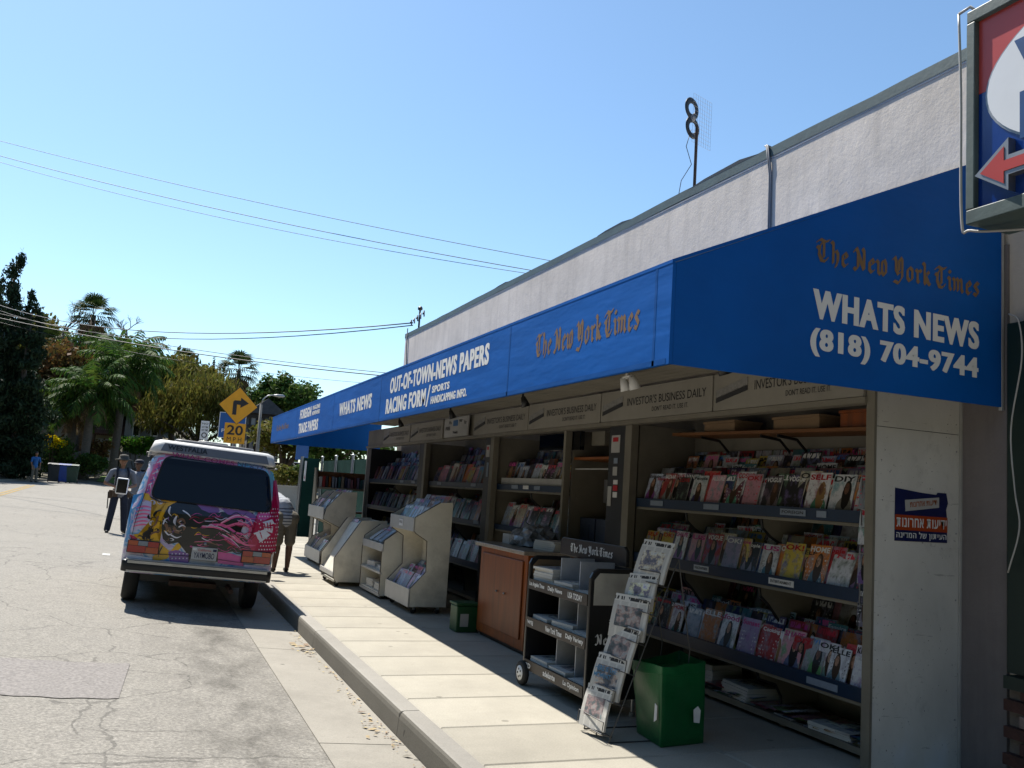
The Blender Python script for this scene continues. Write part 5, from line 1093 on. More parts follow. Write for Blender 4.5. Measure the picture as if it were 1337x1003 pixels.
for i in range(34):
    x, y = rm_.uniform(590, 860), rm_.uniform(500, 690); l_ = rm_.uniform(50, 130); w2 = rm_.uniform(-22, 22)
    if x+l_ > 905: l_ = 905-x
    D(stroke([(x, y), (x+l_*.4, y+w2), (x+l_*.75, y+w2*.2), (x+l_, y+w2*1.4)], rm_.uniform(2, 6), rm_.uniform(2, 5)), (BKp, PK, BKp, MG, BKp, CR, LV)[i % 7])
D([(900, 490), (960, 470), (985, 500), (940, 520), (905, 515)], MG)
for a in ([(930, 530), (985, 515), (1000, 540), (950, 550)], [(880, 590), (940, 570), (975, 600), (920, 640)], [(935, 545), (990, 555), (985, 590), (940, 575)]): D(a, WHp)
for a in ([(940, 535), (945, 570)], [(955, 530), (962, 575)], [(972, 528), (978, 580)], [(930, 555), (995, 562)], [(890, 595), (905, 630)], [(915, 582), (930, 625)]): D(stroke(a, 6, 6), CR)
for r_ in range(13):
    for c_ in range(8):
        x, y = 915+c_*15+(r_ % 2)*7-(r_*1.2), 455+r_*20
        if x+y*.12 > 1092 or x < 905 or (920 < x < 1000 and 505 < y < 600): continue
        D([(x, y), (x+6, y+1), (x+5, y+8), (x-1, y+7)], WHp)
D([(835, 760), (970, 775), (965, 800), (830, 775)], LV); D([(222, 700), (350, 720), (345, 745), (215, 735)], WHp)
for k in range(8): D(stroke([(880+k*11, 775+k*2), (879+k*11, 797+k*2)], 5, 5), WHp); D(stroke([(295+k*7, 722+k), (294+k*7, 738+k)], 4, 4), PU)
# rear window, hatch seam, lettering
GW = M('tinted_van_glass', (.004, .005, .008), .12, .2, 2, spec=.35)
def rounded(pts, r_=.1, n=5):
    out = []
    for i, p in enumerate(pts):
        a, b, c = Vector(pts[i-1]), Vector(p), Vector(pts[(i+1) % len(pts)]); d0 = (a-b).normalized()*r_; d1 = (c-b).normalized()*r_
        for k in range(n+1):
            t_ = k/n; out.append(tuple((b+d0)*(1-t_)**2+b*2*t_*(1-t_)+(b+d1)*t_*t_))
    return out
wq = [uz(335, 405), uz(978, 478), uz(965, 252), uz(412, 182)]
decal('window_seal', rounded([(u*1.03, 1.55+(z-1.55)*1.06) for u, z in wq], .12), RUBBER, raw=True, off=.03)
rw = decal('rear_window', rounded(wq, .11), GW, raw=True, off=.034)
LT = M('mural_letter', (.09, .1, .16), .4)
def rlet(s, p0, p1, h_, mat, bold=.01, off=.036, parent=None):
    (u0, z0), (u1, z1) = uz(*p0), uz(*p1); a, b = rear(u0, z0, off), rear(u1, z1, off)
    return lettering(s, a, b-a, (0, .02, h_), mat, parent or van, bold)
rlet('WHAT COMES', (440, 181), (778, 222), .055, M('mural_letter_rose', (.34, .06, .14), .4)); rlet('NEXT?', (795, 224), (940, 246), .06, LT)
def seam(pts, w_=.008): decal('panel_seam', stroke([uz(*p) for p in pts], w_, w_, 8), DARK, raw=True, off=.033)
seam([(322, 330), (262, 520), (228, 690)]); seam([(228, 690), (600, 720), (975, 775)])
hk = MB(); c_ = rear(*uz(622, 648), .04); hk.lathe(tuple(c_), 'y', [(.018, -.012), (.022, 0), (.02, .03)], 12); part('hatch_lock', hk, STEEL, van, True)
# bumper, lamps, plate
mb = MB(); bz0, bz1 = .45, .585
bp = ring(.90, -.14, .25, .07, 4); mb = loft([[(x, y, bz0) for x, y, _ in bp], [(x*1.005, y-.006, bz0+.012) for x, y, _ in bp], [(x*1.005, y-.006, bz1-.012) for x, y, _ in bp], [(x, y, bz1) for x, y, _ in bp]]); bu = part('bumper', mb, BLACKM, van, True)
for z0, z1 in ((bz0+.003, bz0+.022), (bz1-.030, bz1+.002)):
    mb = MB(); mb.box(-.84, .84, -.156, -.148, z0, z1); part('chrome_strip', mb, M('worn_chrome', (.55, .55, .54), .3, .15, 8, metal=.7), bu)
mb = MB(); mb.box(-.86, .86, -.13, .06, bz1+.004, bz1+.018); part('bumper_step', mb, WHITE, bu)
LR, LO, LCl = M('lamp_red', (.32, .012, .010), .15, .1, 30, spec=.7), M('lamp_orange', (.38, .06, .010), .15, .1, 30, spec=.7), M('lamp_clear', (.25, .3, .34), .15, .1, 30, spec=.7)
for s in (-1, 1):
    mb = MB(); x0, x1 = sorted((s*.50, s*.875)); mb.box(x0, x1, -.045, .06, .67, .83); tl = part('taillight', mb, DARK, van, bevel=.01)
    for a, b, z0, z1, mt in ((.01, .215, .68, .76, LR), (.22, .365, .68, .75, LO), (.01, .12, .765, .82, LO), (.125, .235, .765, .82, LCl), (.24, .365, .755, .82, LR)):
        p, q = sorted((s*(.875-a), s*(.875-b))) if s > 0 else sorted((-.875+a, -.875+b)); mb = MB(); mb.box(p, q, -.051, -.046, z0, z1); part('lens', mb, mt, tl)
pu, pz = uz(612, 733)
mb = MB(); mb.box(pu-.155, pu+.155, -.050, -.042, .655, .815); lp = part('licence_plate', mb, M('plate_white', (.62, .62, .6), .4, .05), van, bevel=.004)
lettering('YAYMOBO', (pu-.125, -.0525, .675), (.25, 0, 0), (0, 0, .075), M('plate_navy', (.02, .03, .1), .5), lp, .012)
lettering('California', (pu-.08, -.0525, .765), (.16, 0, 0), (0, 0, .03), TRED, lp, .0)
mb = MB(); mb.box(pu-.145, pu-.10, -.053, -.051, .77, .80); part('tab', mb, LETW, lp); mb = MB(); mb.box(pu+.10, pu+.145, -.053, -.051, .77, .80); part('tab', mb, PB, lp)
mb = MB(); mb.box(pu-.16, pu+.15, -.03, .02, .60, .652); part('plate_bracket', mb, WHITE, van)
# pop-top roof
PT = M('poptop_fibreglass', (.66, .65, .62), .5, .1, 3, dirt=.15); PT2 = M('poptop_grey', (.22, .22, .23), .55, .1, 3)
mb = loft([ring(.80, .29, 3.1, .12, 5, 1.935), ring(.81, .275, 3.12, .12, 5, 1.955), ring(.765, .33, 2.95, .12, 5, 2.085), ring(.70, .40, 2.9, .12, 5, 2.11)]); pp = part('pop_top', mb, PT, van, True)
pp.data.polygons.foreach_set('use_smooth', [len(p.vertices) == 4 for p in pp.data.polygons])
a0, b0, = Vector((-.74, .115, 1.952)), Vector((.76, .115, 1.952))
mb = MB(); mb.add([(-.68, .272, 1.962), (.70, .272, 1.962), (.66, .318, 2.070), (-.64, .318, 2.070)], [(0, 1, 2, 3)]); part('dark_rear_panel', mb, PT2, pp)
lettering('WESTFALIA', (-.60, .276, 1.99), (.50, 0, 0), (0, .030, .066), LETK, pp, .03)
mb = loft([ring(.52, .5, 2.6, .08, 4, 2.111), ring(.50, .52, 2.58, .08, 4, 2.15)]); part('roof_rail', mb, PT2, pp, True)
mb = loft([ring(.20, .9, 1.5, .08, 4, 2.151), ring(.19, .92, 1.48, .08, 4, 2.185)]); rv = part('roof_vent', mb, WHITE, pp, True)
mb = MB(); mb.tube([(-.80, .2, 1.915), (-.80, 3.4, 1.915)], .014, 6); part('rain_gutter', mb, WHITE, van); mb = MB(); mb.tube([(.80, .2, 1.915), (.80, 3.4, 1.915)], .014, 6); part('rain_gutter', mb, WHITE, van)
# side windows
for s in (-1, 1):
    for y0, y1 in ((.42, 1.45), (1.55, 2.6), (2.7, 3.5)):
        mb = MB(); mb.add([(s*(vprof(1.30)[1]+.004), y0, 1.30), (s*(vprof(1.30)[1]+.004), y1, 1.30), (s*(vprof(1.76)[1]+.004), y1-(.25 if y1 > 3 else .02), 1.76), (s*(vprof(1.76)[1]+.004), y0+.02, 1.76)], [(0, 1, 2, 3)]); part('side_window', mb, GW, van)
mb = MB(); w0 = vprof(1.33); w1 = vprof(1.84); mb.add([(-.72, w0[3]+.006, 1.33), (.72, w0[3]+.006, 1.33), (.64, w1[3]+.006, 1.82), (-.64, w1[3]+.006, 1.82)], [(0, 1, 2, 3)]); part('windscreen', mb, GW, van)
for s in (-1, 1):
    mb = MB(); mb.box(min(s*1.02, s*1.20), max(s*1.02, s*1.20), 3.60, 3.70, 1.26, 1.52); mi_ = part('mirror', mb, LETW, van, bevel=.025)
    mb = MB(); mb.box(min(s*1.035, s*1.185), max(s*1.035, s*1.185), 3.592, 3.597, 1.28, 1.50); part('mirror_glass', mb, GLASSD, mi_)
    mb = MB(); mb.tube([(s*.88, 3.8, 1.24), (s*1.05, 3.66, 1.34)], .015, 6); part('mirror_arm', mb, BLACKM, mi_)
for s in (-1, 1):
    for y in (.80, 3.25):
        mb = MB(); x = s*.755; mb.lathe((x, y, .31), 'x', [(.19, -.09), (.27, -.095), (.305, -.075), (.312, 0), (.305, .075), (.27, .095), (.19, .09)], 28); wl = part('wheel', mb, RUBBER, van, True)
        mb = MB(); mb.lathe((x+s*.05, y, .31), 'x', [(.185, -.03), (.19, .03), (.12, .035)], 20); part('rim', mb, STEEL, wl, True)
mb = MB(); mb.box(-.8, .8, .55, 4.3, .28, .425); part('underbody', mb, DARK, van)
mb = MB(); mb.tube([(.45, .9, .30), (.45, .05, .28)], .03, 8); part('exhaust', mb, M('rust_brown', (.1, .05, .03), .7, .3, 10), van)
mb = MB(); mb.box(-.30, .28, .3, .7, .27, .33); part('engine_guard', mb, M('rust_brown', (.1, .05, .03)), van)
# ------------------------------------------------------------------ work truck ahead of the van
TX, TY = .56, 7.6
tk = root('work_truck', (1.0, 27, zr(1.0, 27)), 'pale grey work truck with a loaded rack, parked ahead of the van', 'truck')
tz = zr(1.0, 27); TG = M('truck_grey', (.36, .37, .38), .4, .1, 3, coat=.3)
mb = MB(); mb.box(-.42, 1.32, 17.9, 20.6, tz+.55, tz+1.15); part('bed', mb, TG, tk, bevel=.03)
mb = MB(); mb.prism([(20.62, tz+.5), (22.6, tz+.5), (22.6, tz+1.05), (22.0, tz+1.15), (21.5, tz+1.75), (20.75, tz+1.8), (20.62, tz+1.2)], 'x', -.42, 1.32); part('cab', mb, TG, tk, bevel=.05)
mb = MB(); mb.box(-.3, 1.2, 20.60, 20.617, tz+1.25, tz+1.7); part('cab_window', mb, GLASSD, tk)
for x in (-.36, 1.26):
    for y in (18.0, 20.5): mb = MB(); mb.tube([(x, y, tz+1.15), (x, y, tz+1.98)], .025, 6); part('rack_post', mb, BLACKM, tk)
    mb = MB(); mb.tube([(x, 17.7, tz+1.98), (x, 22.0, tz+1.98)], .025, 6); part('rack_rail', mb, BLACKM, tk)
for y in (18.0, 19.2, 20.5): mb = MB(); mb.tube([(-.5, y, tz+2.0), (1.4, y, tz+2.0)], .022, 6); part('rack_bar', mb, BLACKM, tk)
mb = MB()
for x in (-.28, .08): mb.tube([(x, 17.6, tz+2.05), (x, 21.6, tz+2.05)], .025, 6)
for i in range(13): mb.tube([(-.28, 17.7+.3*i, tz+2.05), (.08, 17.7+.3*i, tz+2.05)], .015, 6)
solo('ladder', mb, STEEL, (-.1, 19.6, tz+2.02), 'metal ladder lying on the rack of the work truck', 'ladder')
mb = MB(); mb.box(-.38, .1, 17.95, 18.5, tz+1.16, tz+1.72); solo('tool_chest', mb, M('pale_grey_chest', (.45, .46, .47), .5), (-.15, 18.2, tz+1.16), 'pale grey tool chest standing in the truck bed', 'tool chest', bevel=.02)
mb = MB(); mb.box(-.46, 1.36, 17.78, 17.89, tz+.42, tz+.56); part('rear_bumper', mb, STEEL, tk, bevel=.02)
for x in (-.41, 1.25): mb = MB(); mb.box(x, x+.06, 17.885, 17.899, tz+.7, tz+1.0); part('taillight', mb, LR, tk)
for s, x in ((-1, -.32), (1, 1.22)):
    for y in (18.7, 21.9):
        mb = MB(); mb.lathe((x, y, tz+.36), 'x', [(.2, -.1), (.34, -.09), (.36, 0), (.34, .09), (.2, .1)], 20); wl = part('wheel', mb, RUBBER, tk, True)
for o_ in list(tk.children)+[ob for ob in COL.objects if ob.name in ('ladder', 'tool_chest')]: o_.location = (o_.location.x+TX, o_.location.y+TY, o_.location.z)
# ------------------------------------------------------------------ people
def ico(bm, c, r_, sx=(1, 1, 1)):
    g = bmesh.ops.create_icosphere(bm, subdivisions=2, radius=1)
    for v_ in g['verts']: v_.co = Vector((c[0]+v_.co.x*r_*sx[0], c[1]+v_.co.y*r_*sx[1], c[2]+v_.co.z*r_*sx[2]))
def person(name, label, loc, rz, bones, blobs, mats, vox=.011, scale=1.0):
    """bones: (p0, r0, p1, r1, material); blobs: (centre, radius, axis scale, material); one closed surface by voxel remesh"""
    bm = bmesh.new()
    for p0, r0, p1, r1, _ in bones:
        p0, p1 = Vector(p0), Vector(p1); n = max(2, int((p1-p0).length/(min(r0, r1)*.6))+1)
        for k in range(n+1): t_ = k/n; ico(bm, p0.lerp(p1, t_), r0+(r1-r0)*t_)
    for c, r_, sx, _ in blobs: ico(bm, c, r_, sx)
    me = bpy.data.meshes.new('tmp'); bm.to_mesh(me); bm.free(); o = bpy.data.objects.new('tmp', me); COL.objects.link(o)
    m_ = o.modifiers.new('r', 'REMESH'); m_.mode = 'VOXEL'; m_.voxel_size = vox; s_ = o.modifiers.new('s', 'SMOOTH'); s_.factor = .5; s_.iterations = 2
    dg = bpy.context.evaluated_depsgraph_get(); nm = bpy.data.meshes.new_from_object(o.evaluated_get(dg)); bpy.data.objects.remove(o); bpy.data.meshes.remove(me)
    keys = list(mats); nm.materials.clear(); [nm.materials.append(mats[k]) for k in keys]
    C_ = np.empty(len(nm.polygons)*3, np.float32); nm.polygons.foreach_get('center', C_); C_ = C_.reshape(-1, 3); best = np.full(len(C_), 1e9); idx = np.zeros(len(C_), np.int32)
    for p0, r0, p1, r1, mk in bones:
        a, b = np.array(p0), np.array(p1); d = b-a; t_ = np.clip(((C_-a)@d)/(d@d), 0, 1); dist = np.linalg.norm(C_-(a+t_[:, None]*d), axis=1)-(r0+(r1-r0)*t_)
        m2 = dist < best; best[m2] = dist[m2]; idx[m2] = keys.index(mk)
    for c, r_, sx, mk in blobs:
        dist = (np.linalg.norm((C_-np.array(c))/np.array(sx), axis=1)-r_)*min(sx); m2 = dist < best; best[m2] = dist[m2]; idx[m2] = keys.index(mk)
    nm.polygons.foreach_set('material_index', idx); nm.polygons.foreach_set('use_smooth', [True]*len(nm.polygons)); nm.name = 'body'
    r_ = root(name, loc, label, 'person'); r_.rotation_euler = (0, 0, rz); r_.scale = (scale,)*3; ORG[r_.name] = Vector((0, 0, 0))
    put('body', nm, r_); return r_
SKIN = M('skin', (.32, .17, .11), .55, .1, 10); SKD = M('skin_dark', (.14, .07, .045), .55, .1, 10); DENIM = M('denim', (.018, .026, .05), .85, .25, 8); SHIRT = M('grey_blue_shirt', (.23, .25, .30), .85, .15, 6); BOOT = M('boot_leather', (.025, .018, .014), .6, .2, 8); KHAKI = M('khaki_cloth', (.17, .15, .115), .9, .15, 6); HAIR = M('dark_hair', (.015, .012, .01), .6, .2, 20); HATM = M('cap_cloth', (.10, .09, .07), .85, .2, 8); NAVY = M('navy_strap', (.012, .014, .03), .8)
def hand(side, w_, dirv, mk='skin'):
    """five tapered fingers from the wrist w_ along dirv"""
    w_ = Vector(w_); d = Vector(dirv).normalized(); s_ = d.cross(Vector((0, 1, 0))).normalized(); 
    if s_.length < .1: s_ = Vector((1, 0, 0))
    f_ = s_.cross(d); b = [(w_, .028, w_+d*.07, .036, mk)]
    for k, l_ in enumerate((.07, .08, .085, .065)):
        p = w_+d*.085+s_*(-.03+.02*k); q = p+d*l_*.55+f_*.01; b += [(p, .0105, q, .010, mk), (q, .010, q+d*l_*.4+f_*.025, .009, mk)]
    p = w_+d*.03-s_*.03; b += [(p, .013, p+d*.035-s_*.025+f_*.015, .011, mk), (p+d*.035-s_*.025+f_*.015, .011, p+d*.065-s_*.03+f_*.025, .010, mk)]
    return b
def head(c, mk='skin', f=(0, -1, 0), hair=None):
    c, f = Vector(c), Vector(f).normalized(); s_ = f.cross(Vector((0, 0, 1))).normalized()
    bl = [(c, .098, (.82, .98, 1.12), mk), (c+f*.025+Vector((0, 0, -.06)), .066, (.9, .9, 1), mk), (c+f*.102+Vector((0, 0, -.015)), .017, (.8, 1, 1.3), mk), (c+s_*.082, .022, (.5, .8, 1.3), mk), (c-s_*.082, .022, (.5, .8, 1.3), mk), (c+f*.088+Vector((0, 0, -.06)), .018, (1.5, .6, .5), mk)]
    if hair: bl += [(c-f*.02+Vector((0, 0, .03)), .104, (.84, .98, 1.0), hair)]
    return bl
def legs(spread=.11, k=((.0, -.0), (.0, -.0)), mt='pants', shoe='shoe'):
    b = []
    for s, (kx, ky) in zip((-1, 1), k):
        hip, knee, ank = (s*.09, 0, .90), (s*(spread+.0)+kx, -.02+ky, .49), (s*(spread+.02)+kx*2, ky*2, .09)
        b += [(hip, .095, knee, .083, mt), (knee, .083, ank, .072, mt), ((ank[0], ank[1]+.03, .045), .045, (ank[0]+s*.02, ank[1]-.15, .035), .036, shoe)]
    return b
def torso(mt, belly=1.0): return [((0, 0, .93), .135*belly, (0, .0, 1.12), .14*belly, mt), ((0, 0, 1.12), .14*belly, (0, 0, 1.32), .155, mt), ((-.16, .0, 1.40), .07, (.16, 0, 1.40), .07, mt), ((0, .0, 1.40), .06, (0, -.01, 1.52), .052, 'skin')]
PM = {'skin': SKIN, 'shirt': SHIRT, 'pants': DENIM, 'shoe': BOOT, 'hair': HAIR}
def arm(s, sh, el, wr_, mt='shirt'): 
    sh, el, wr_ = Vector(sh), Vector(el), Vector(wr_); mid = sh.lerp(el, .75)
    return [(sh, .066, mid, .058, mt), (mid, .046, el, .043, 'skin'), (el, .043, wr_, .03, 'skin')]+hand(s, wr_, wr_-el)
bones = torso('shirt', 1.05)+legs(k=((-.03, -.02), (.02, .02)))+arm(-1, (-.21, 0, 1.38), (-.33, .0, 1.12), (-.16, -.20, 1.06))+arm(1, (.21, 0, 1.38), (.31, .02, 1.10), (.13, -.21, 1.05))
m1z = zr(-.42, 22.8)
p1 = person('person', 'man standing in the road in wide hat, grey shirt, tool belt and jeans', (-.42, 22.8, m1z), .15, bones, head((0, -.02, 1.64), hair='hair'), PM)
mb = MB(); mb.lathe((0, -.01, 1.685), 'z', [(.185, -.03), (.19, -.012), (.108, .01), (.104, .06), (.085, .095), (.03, .108)], 24); part('hat', mb, HATM, p1, True)
mb = MB(); mb.lathe((0, .055, 1.60), 'z', [(.075, -.14), (.085, -.06), (.08, .06)], 18); part('neck_flap', mb, M('olive_cloth', (.06, .065, .03), .9), p1, True)
mb = MB(); mb.lathe((0, 0, .96), 'z', [(.158, -.04), (.163, 0), (.16, .045)], 20); tbelt = part('tool_belt', mb, BOOT, p1, True)
for x, y, h_ in ((-.19, -.03, .2), (.19, -.03, .17), (-.12, -.14, .16)):
    mb = MB(); mb.box(x-.05, x+.05, y-.04, y+.04, .98-h_, .97); part('pouch', mb, M('tan_leather', (.09, .055, .03), .7), p1, bevel=.015)
mb = MB(); mb.tube([(-.25, -.03, .93), (-.24, -.05, .55)], .012, 6); part('hammer', mb, BLACKM, p1)
for s in (-1, 1): mb = MB(); mb.tube([(s*.12, -.165, 1.0), (s*.125, -.172, 1.2), (s*.12, -.14, 1.40), (s*.11, -.02, 1.485), (s*.11, .12, 1.40), (s*.1, .165, 1.05)], .024, 6); part('strap', mb, NAVY, p1, True)
bones = torso('shirt')+legs()+arm(-1, (-.21, 0, 1.38), (-.30, -.04, 1.12), (-.26, -.24, 1.12))+arm(1, (.21, 0, 1.38), (.33, -.05, 1.14), (.36, -.28, 1.2))
p2 = person('person', 'man in cap and grey shirt behind the man in the wide hat', (-.08, 24.6, zr(-.08, 24.6)), -.5, bones, head((0, -.02, 1.64), hair='hair'), {'skin': SKD, 'shirt': SHIRT, 'pants': DENIM, 'shoe': BOOT, 'hair': HAIR}, scale=.98)
mb = MB(); mb.lathe((0, -.01, 1.69), 'z', [(.112, -.02), (.114, .01), (.10, .055), (.05, .085)], 20); mb.add([(-.07, -.10, 1.68), (.07, -.10, 1.68), (.05, -.21, 1.67), (-.05, -.21, 1.67), (-.07, -.10, 1.69), (.07, -.10, 1.69), (.05, -.21, 1.68), (-.05, -.21, 1.68)], [(0, 1, 2, 3), (4, 5, 6, 7), (0, 1, 5, 4), (1, 2, 6, 5), (2, 3, 7, 6), (3, 0, 4, 7)]); part('cap', mb, NAVY, p2, True)
# bending man: hips over the feet, back folded forward away from the camera
def striped():
    m, t, b = nodes_of('striped_shirt'); s = N(t, 'ShaderNodeSeparateXYZ'); L(t, coords(t), s.inputs[0])
    k = math_(t, 'GREATER_THAN', math_(t, 'SINE', math_(t, 'MULTIPLY', s.outputs[2], 125.)), .45); lo = math_(t, 'LESS_THAN', s.outputs[2], 1.05)
    c = mixc(t, math_(t, 'MULTIPLY', k, lo), (.5, .52, .55), (.09, .1, .13)); L(t, c, b.inputs['Base Color']); b.inputs['Roughness'].default_value = .9; return m
bones = [((0, 0, .86), .15, (-.03, .12, 1.04), .155, 'shirt'), ((-.03, .12, 1.04), .155, (-.10, .36, 1.12), .16, 'shirt'), ((-.28, .42, 1.08), .07, (.10, .40, 1.12), .07, 'shirt'), ((-.10, .44, 1.12), .06, (-.12, .54, 1.08), .055, 'skin'),
  ((-.09, 0, .82), .105, (-.10, -.02, .50), .092, 'pants'), ((.10, 0, .82), .105, (.10, -.01, .50), .092, 'pants'), ((-.09, 0, .86), .13, (.1, 0, .86), .13, 'pants'),
  ((-.10, -.02, .48), .062, (-.10, -.01, .38), .056, 'skin'), ((-.10, -.01, .38), .06, (-.11, .02, .09), .04, 'skin'), ((.10, -.01, .48), .062, (.10, .0, .38), .056, 'skin'), ((.10, .0, .38), .06, (.10, .02, .09), .04, 'skin'),
  ((-.11, .04, .04), .04, (-.14, .2, .03), .034, 'shoe'), ((.10, .04, .04), .04, (.12, .2, .03), .034, 'shoe'),
  ((.10, .40, 1.12), .066, (.20, .36, .96), .055, 'shirt'), ((.20, .36, .96), .047, (.25, .34, .86), .044, 'skin'), ((.25, .34, .86), .044, (.24, .30, .64), .03, 'skin'), ((-.28, .42, 1.08), .066, (-.33, .46, .9), .05, 'shirt'), ((-.33, .46, .9), .044, (-.33, .5, .62), .03, 'skin')]+hand(1, (.24, .30, .64), (0, -.1, -1))+hand(-1, (-.33, .5, .62), (0, .1, -1))
person('person', 'man bending over behind the van in striped shirt and khaki shorts', (2.17, 14.75, SW), .12, bones, head((-.13, .62, 1.02), f=(0, .7, -.7), hair='hair'), {'skin': SKD, 'shirt': striped(), 'pants': KHAKI, 'shoe': BOOT, 'hair': HAIR}, scale=.97)
bones = torso('shirt')+legs()+arm(-1, (-.21, 0, 1.38), (-.26, -.02, 1.12), (-.22, -.1, .88))+arm(1, (.21, 0, 1.38), (.27, -.02, 1.12), (.25, -.05, .86))
bp_ = at(44, 624, 57); person('person', 'distant figure in bright blue shirt and pale trousers by the dark conifer', (bp_.x, 57, zr(-5.6, 57)+.02), .6, bones, head((0, -.02, 1.64), hair='hair'), {'skin': SKIN, 'shirt': M('bright_blue_shirt', (.05, .16, .42), .9), 'pants': KHAKI, 'shoe': BOOT, 'hair': HAIR}, vox=.016, scale=.97)
# ------------------------------------------------------------------ background
def leafmat(name, c, tr=.25, isl=.45):
    m, t, b = nodes_of(name); g = N(t, 'ShaderNodeNewGeometry'); h = N(t, 'ShaderNodeHueSaturation')
    h.inputs['Color'].default_value = (*c, 1); L(t, math_(t, 'MULTIPLY_ADD', g.outputs['Random Per Island'], 2*isl, 1-isl), h.inputs['Value'])
    wn = N(t, 'ShaderNodeTexWhiteNoise', noise_dimensions='1D'); L(t, math_(t, 'MULTIPLY', g.outputs['Random Per Island'], 91.), wn.inputs['W'])
    L(t, math_(t, 'MULTIPLY_ADD', wn.outputs[0], .07, .465), h.inputs['Hue'])
    L(t, h.outputs[0], b.inputs['Base Color']); b.inputs['Roughness'].default_value = .65; b.inputs['Specular IOR Level'].default_value = .12
    tl = N(t, 'ShaderNodeBsdfTranslucent'); L(t, h.outputs[0], tl.inputs[0]); mx = N(t, 'ShaderNodeMixShader'); mx.inputs[0].default_value = tr
    L(t, b.outputs[0], mx.inputs[1]); L(t, tl.outputs[0], mx.inputs[2]); L(t, mx.outputs[0], t.nodes['Material Output'].inputs[0]); return m
G_DARK = leafmat('conifer_needles', (.022, .036, .018), .12); G_OLIVE = leafmat('olive_leaves', (.12, .115, .03), .35); G_PALM = leafmat('palm_leaflets', (.055, .095, .022), .3, .6); G_MID = leafmat('mid_green_leaves', (.06, .10, .026), .3); G_BRI = leafmat('bright_leaves', (.06, .13, .02), .3); G_FAN = leafmat('fan_palm_leaves', (.04, .06, .018), .2); G_TAN = leafmat('dead_fronds', (.16, .11, .06), .2); G_YEL = leafmat('yellow_flowers', (.65, .5, .02), .3); G_OLD = leafmat('brown_leaves', (.12, .075, .03), .25)
BARK = M('bark', (.12, .09, .065), .9, .35, 6, .5, 30, stretch=(1, 1, 2)); BARKG = M('grey_palm_bark', (.17, .14, .11), .9, .35, 5, .5, 25, stretch=(1, 1, 4))
RG = np.random.default_rng(21)
def leaves(clumps, n, size, droop=0.0, aspect=.5, shell=.55):
    """quads spread through ellipsoid clumps: (centre, radii)"""
    vol = np.array([c[1][0]*c[1][1]*c[1][2] for c in clumps])**.7; pick = RG.choice(len(clumps), n, p=vol/vol.sum())
    C_ = np.array([c[0] for c in clumps])[pick]; R_ = np.array([c[1] for c in clumps])[pick]
    d = RG.normal(size=(n, 3)); d /= np.linalg.norm(d, axis=1)[:, None]; r_ = (RG.uniform(size=n)**shell)[:, None]
    P_ = C_+d*r_*R_*(1+.12*RG.normal(size=(n, 1)))
    a = RG.normal(size=(n, 3)); a[:, 2] -= droop*2.5; a /= np.linalg.norm(a, axis=1)[:, None]
    b = np.cross(a, RG.normal(size=(n, 3))); b /= np.linalg.norm(b, axis=1)[:, None]
    s = size*RG.uniform(.55, 1.4, size=(n, 1)); a *= s; b *= s*aspect
    V_ = np.stack([P_-a*.5, P_+b*.5, P_+a*.5, P_-b*.5], 1).reshape(-1, 3); return V_, np.arange(n*4).reshape(-1, 4)
def lumpy(c, r_, n, seed, sub=.42):
    q = np.random.default_rng(seed); out = [(c, tuple(x*.75 for x in r_))]
    for _ in range(n):
        d = q.normal(size=3); d /= np.linalg.norm(d); d[2] = abs(d[2])*.9-.25 if q.random() < .8 else d[2]
        k = q.uniform(.55, .95); out.append((tuple(c[i]+d[i]*r_[i]*k for i in range(3)), tuple(x*sub*q.uniform(.6, 1.2) for x in r_)))
    return out
def tree(name, label, base, h_, trunk_r, clumps, n, size, mat, group=None, droop=0, limbs=6, cat='tree', bark=None, aspect=.5):
    base = Vector(base); r_ = root(name, base, label, cat, group); mb = MB()
    top = Vector(clumps[0][0]); mb.tube([base, base.lerp(top, .35)+Vector((.1, 0, 0)), base.lerp(top, .7), top], [trunk_r, trunk_r*.8, trunk_r*.6, trunk_r*.25], 8)
    for c, _ in clumps[1:limbs+1]:
        s = base.lerp(top, .45); c = Vector(c); mb.tube([s, s.lerp(c, .5)+Vector((0, 0, .2)), c], [trunk_r*.45, trunk_r*.3, trunk_r*.08], 5)
    part('trunk', mb, bark or BARK, r_, True)
    V_, F_ = leaves(clumps, n, size, droop, aspect); put('crown', fastmesh('crown', V_-np.array(base), F_, mat), r_); return r_
def gz(X, Y): return zr(X, Y)
# raised garden ground across the far side, lawn, kerb
mb = MB(); gx_ = [-60, -40, -25, -14, -9, -7.4, -6.2, -4.4, -3.1, -1.5, 1, 4, 8, 14, 22, 34, 50]
def edgeY(x): return float(np.interp(x, [-60, -14, -9, -7.4, -6.2, -4.4, -3.1, -1.5, 1, 4, 8, 14, 22, 50], [30, 46, 53, 56, 61, 66, 63, 61, 59, 57.5, 56, 54, 50, 40]))
cols = [(0, .12), (.18, .12), (.19, .10), (6, .35), (16, 1.2), (34, 5.5), (60, 12), (110, 17), (300, 20)]
for x in gx_:
    for dy, dz in cols:
        k = 1.0 if x < 2 else max(.12, 1-(x-2)/14)
        mb.v.append((x-(dy*.06), edgeY(x)+dy, zr(x, edgeY(x))+.0+(dz if dz < .3 else dz*k)))
for i in range(len(gx_)-1):
    for j in range(len(cols)-1): mb.f.append((i*9+j, (i+1)*9+j, (i+1)*9+j+1, i*9+j+1)); mb.m.append(0 if j < 1 else 1)
for i in range(len(gx_)): mb.v.append((mb.v[i*9][0], mb.v[i*9][1], mb.v[i*9][2]-.4))
o0 = len(gx_)*9
for i in range(len(gx_)-1): mb.f.append((o0+i, o0+i+1, (i+1)*9, i*9)); mb.m.append(0)
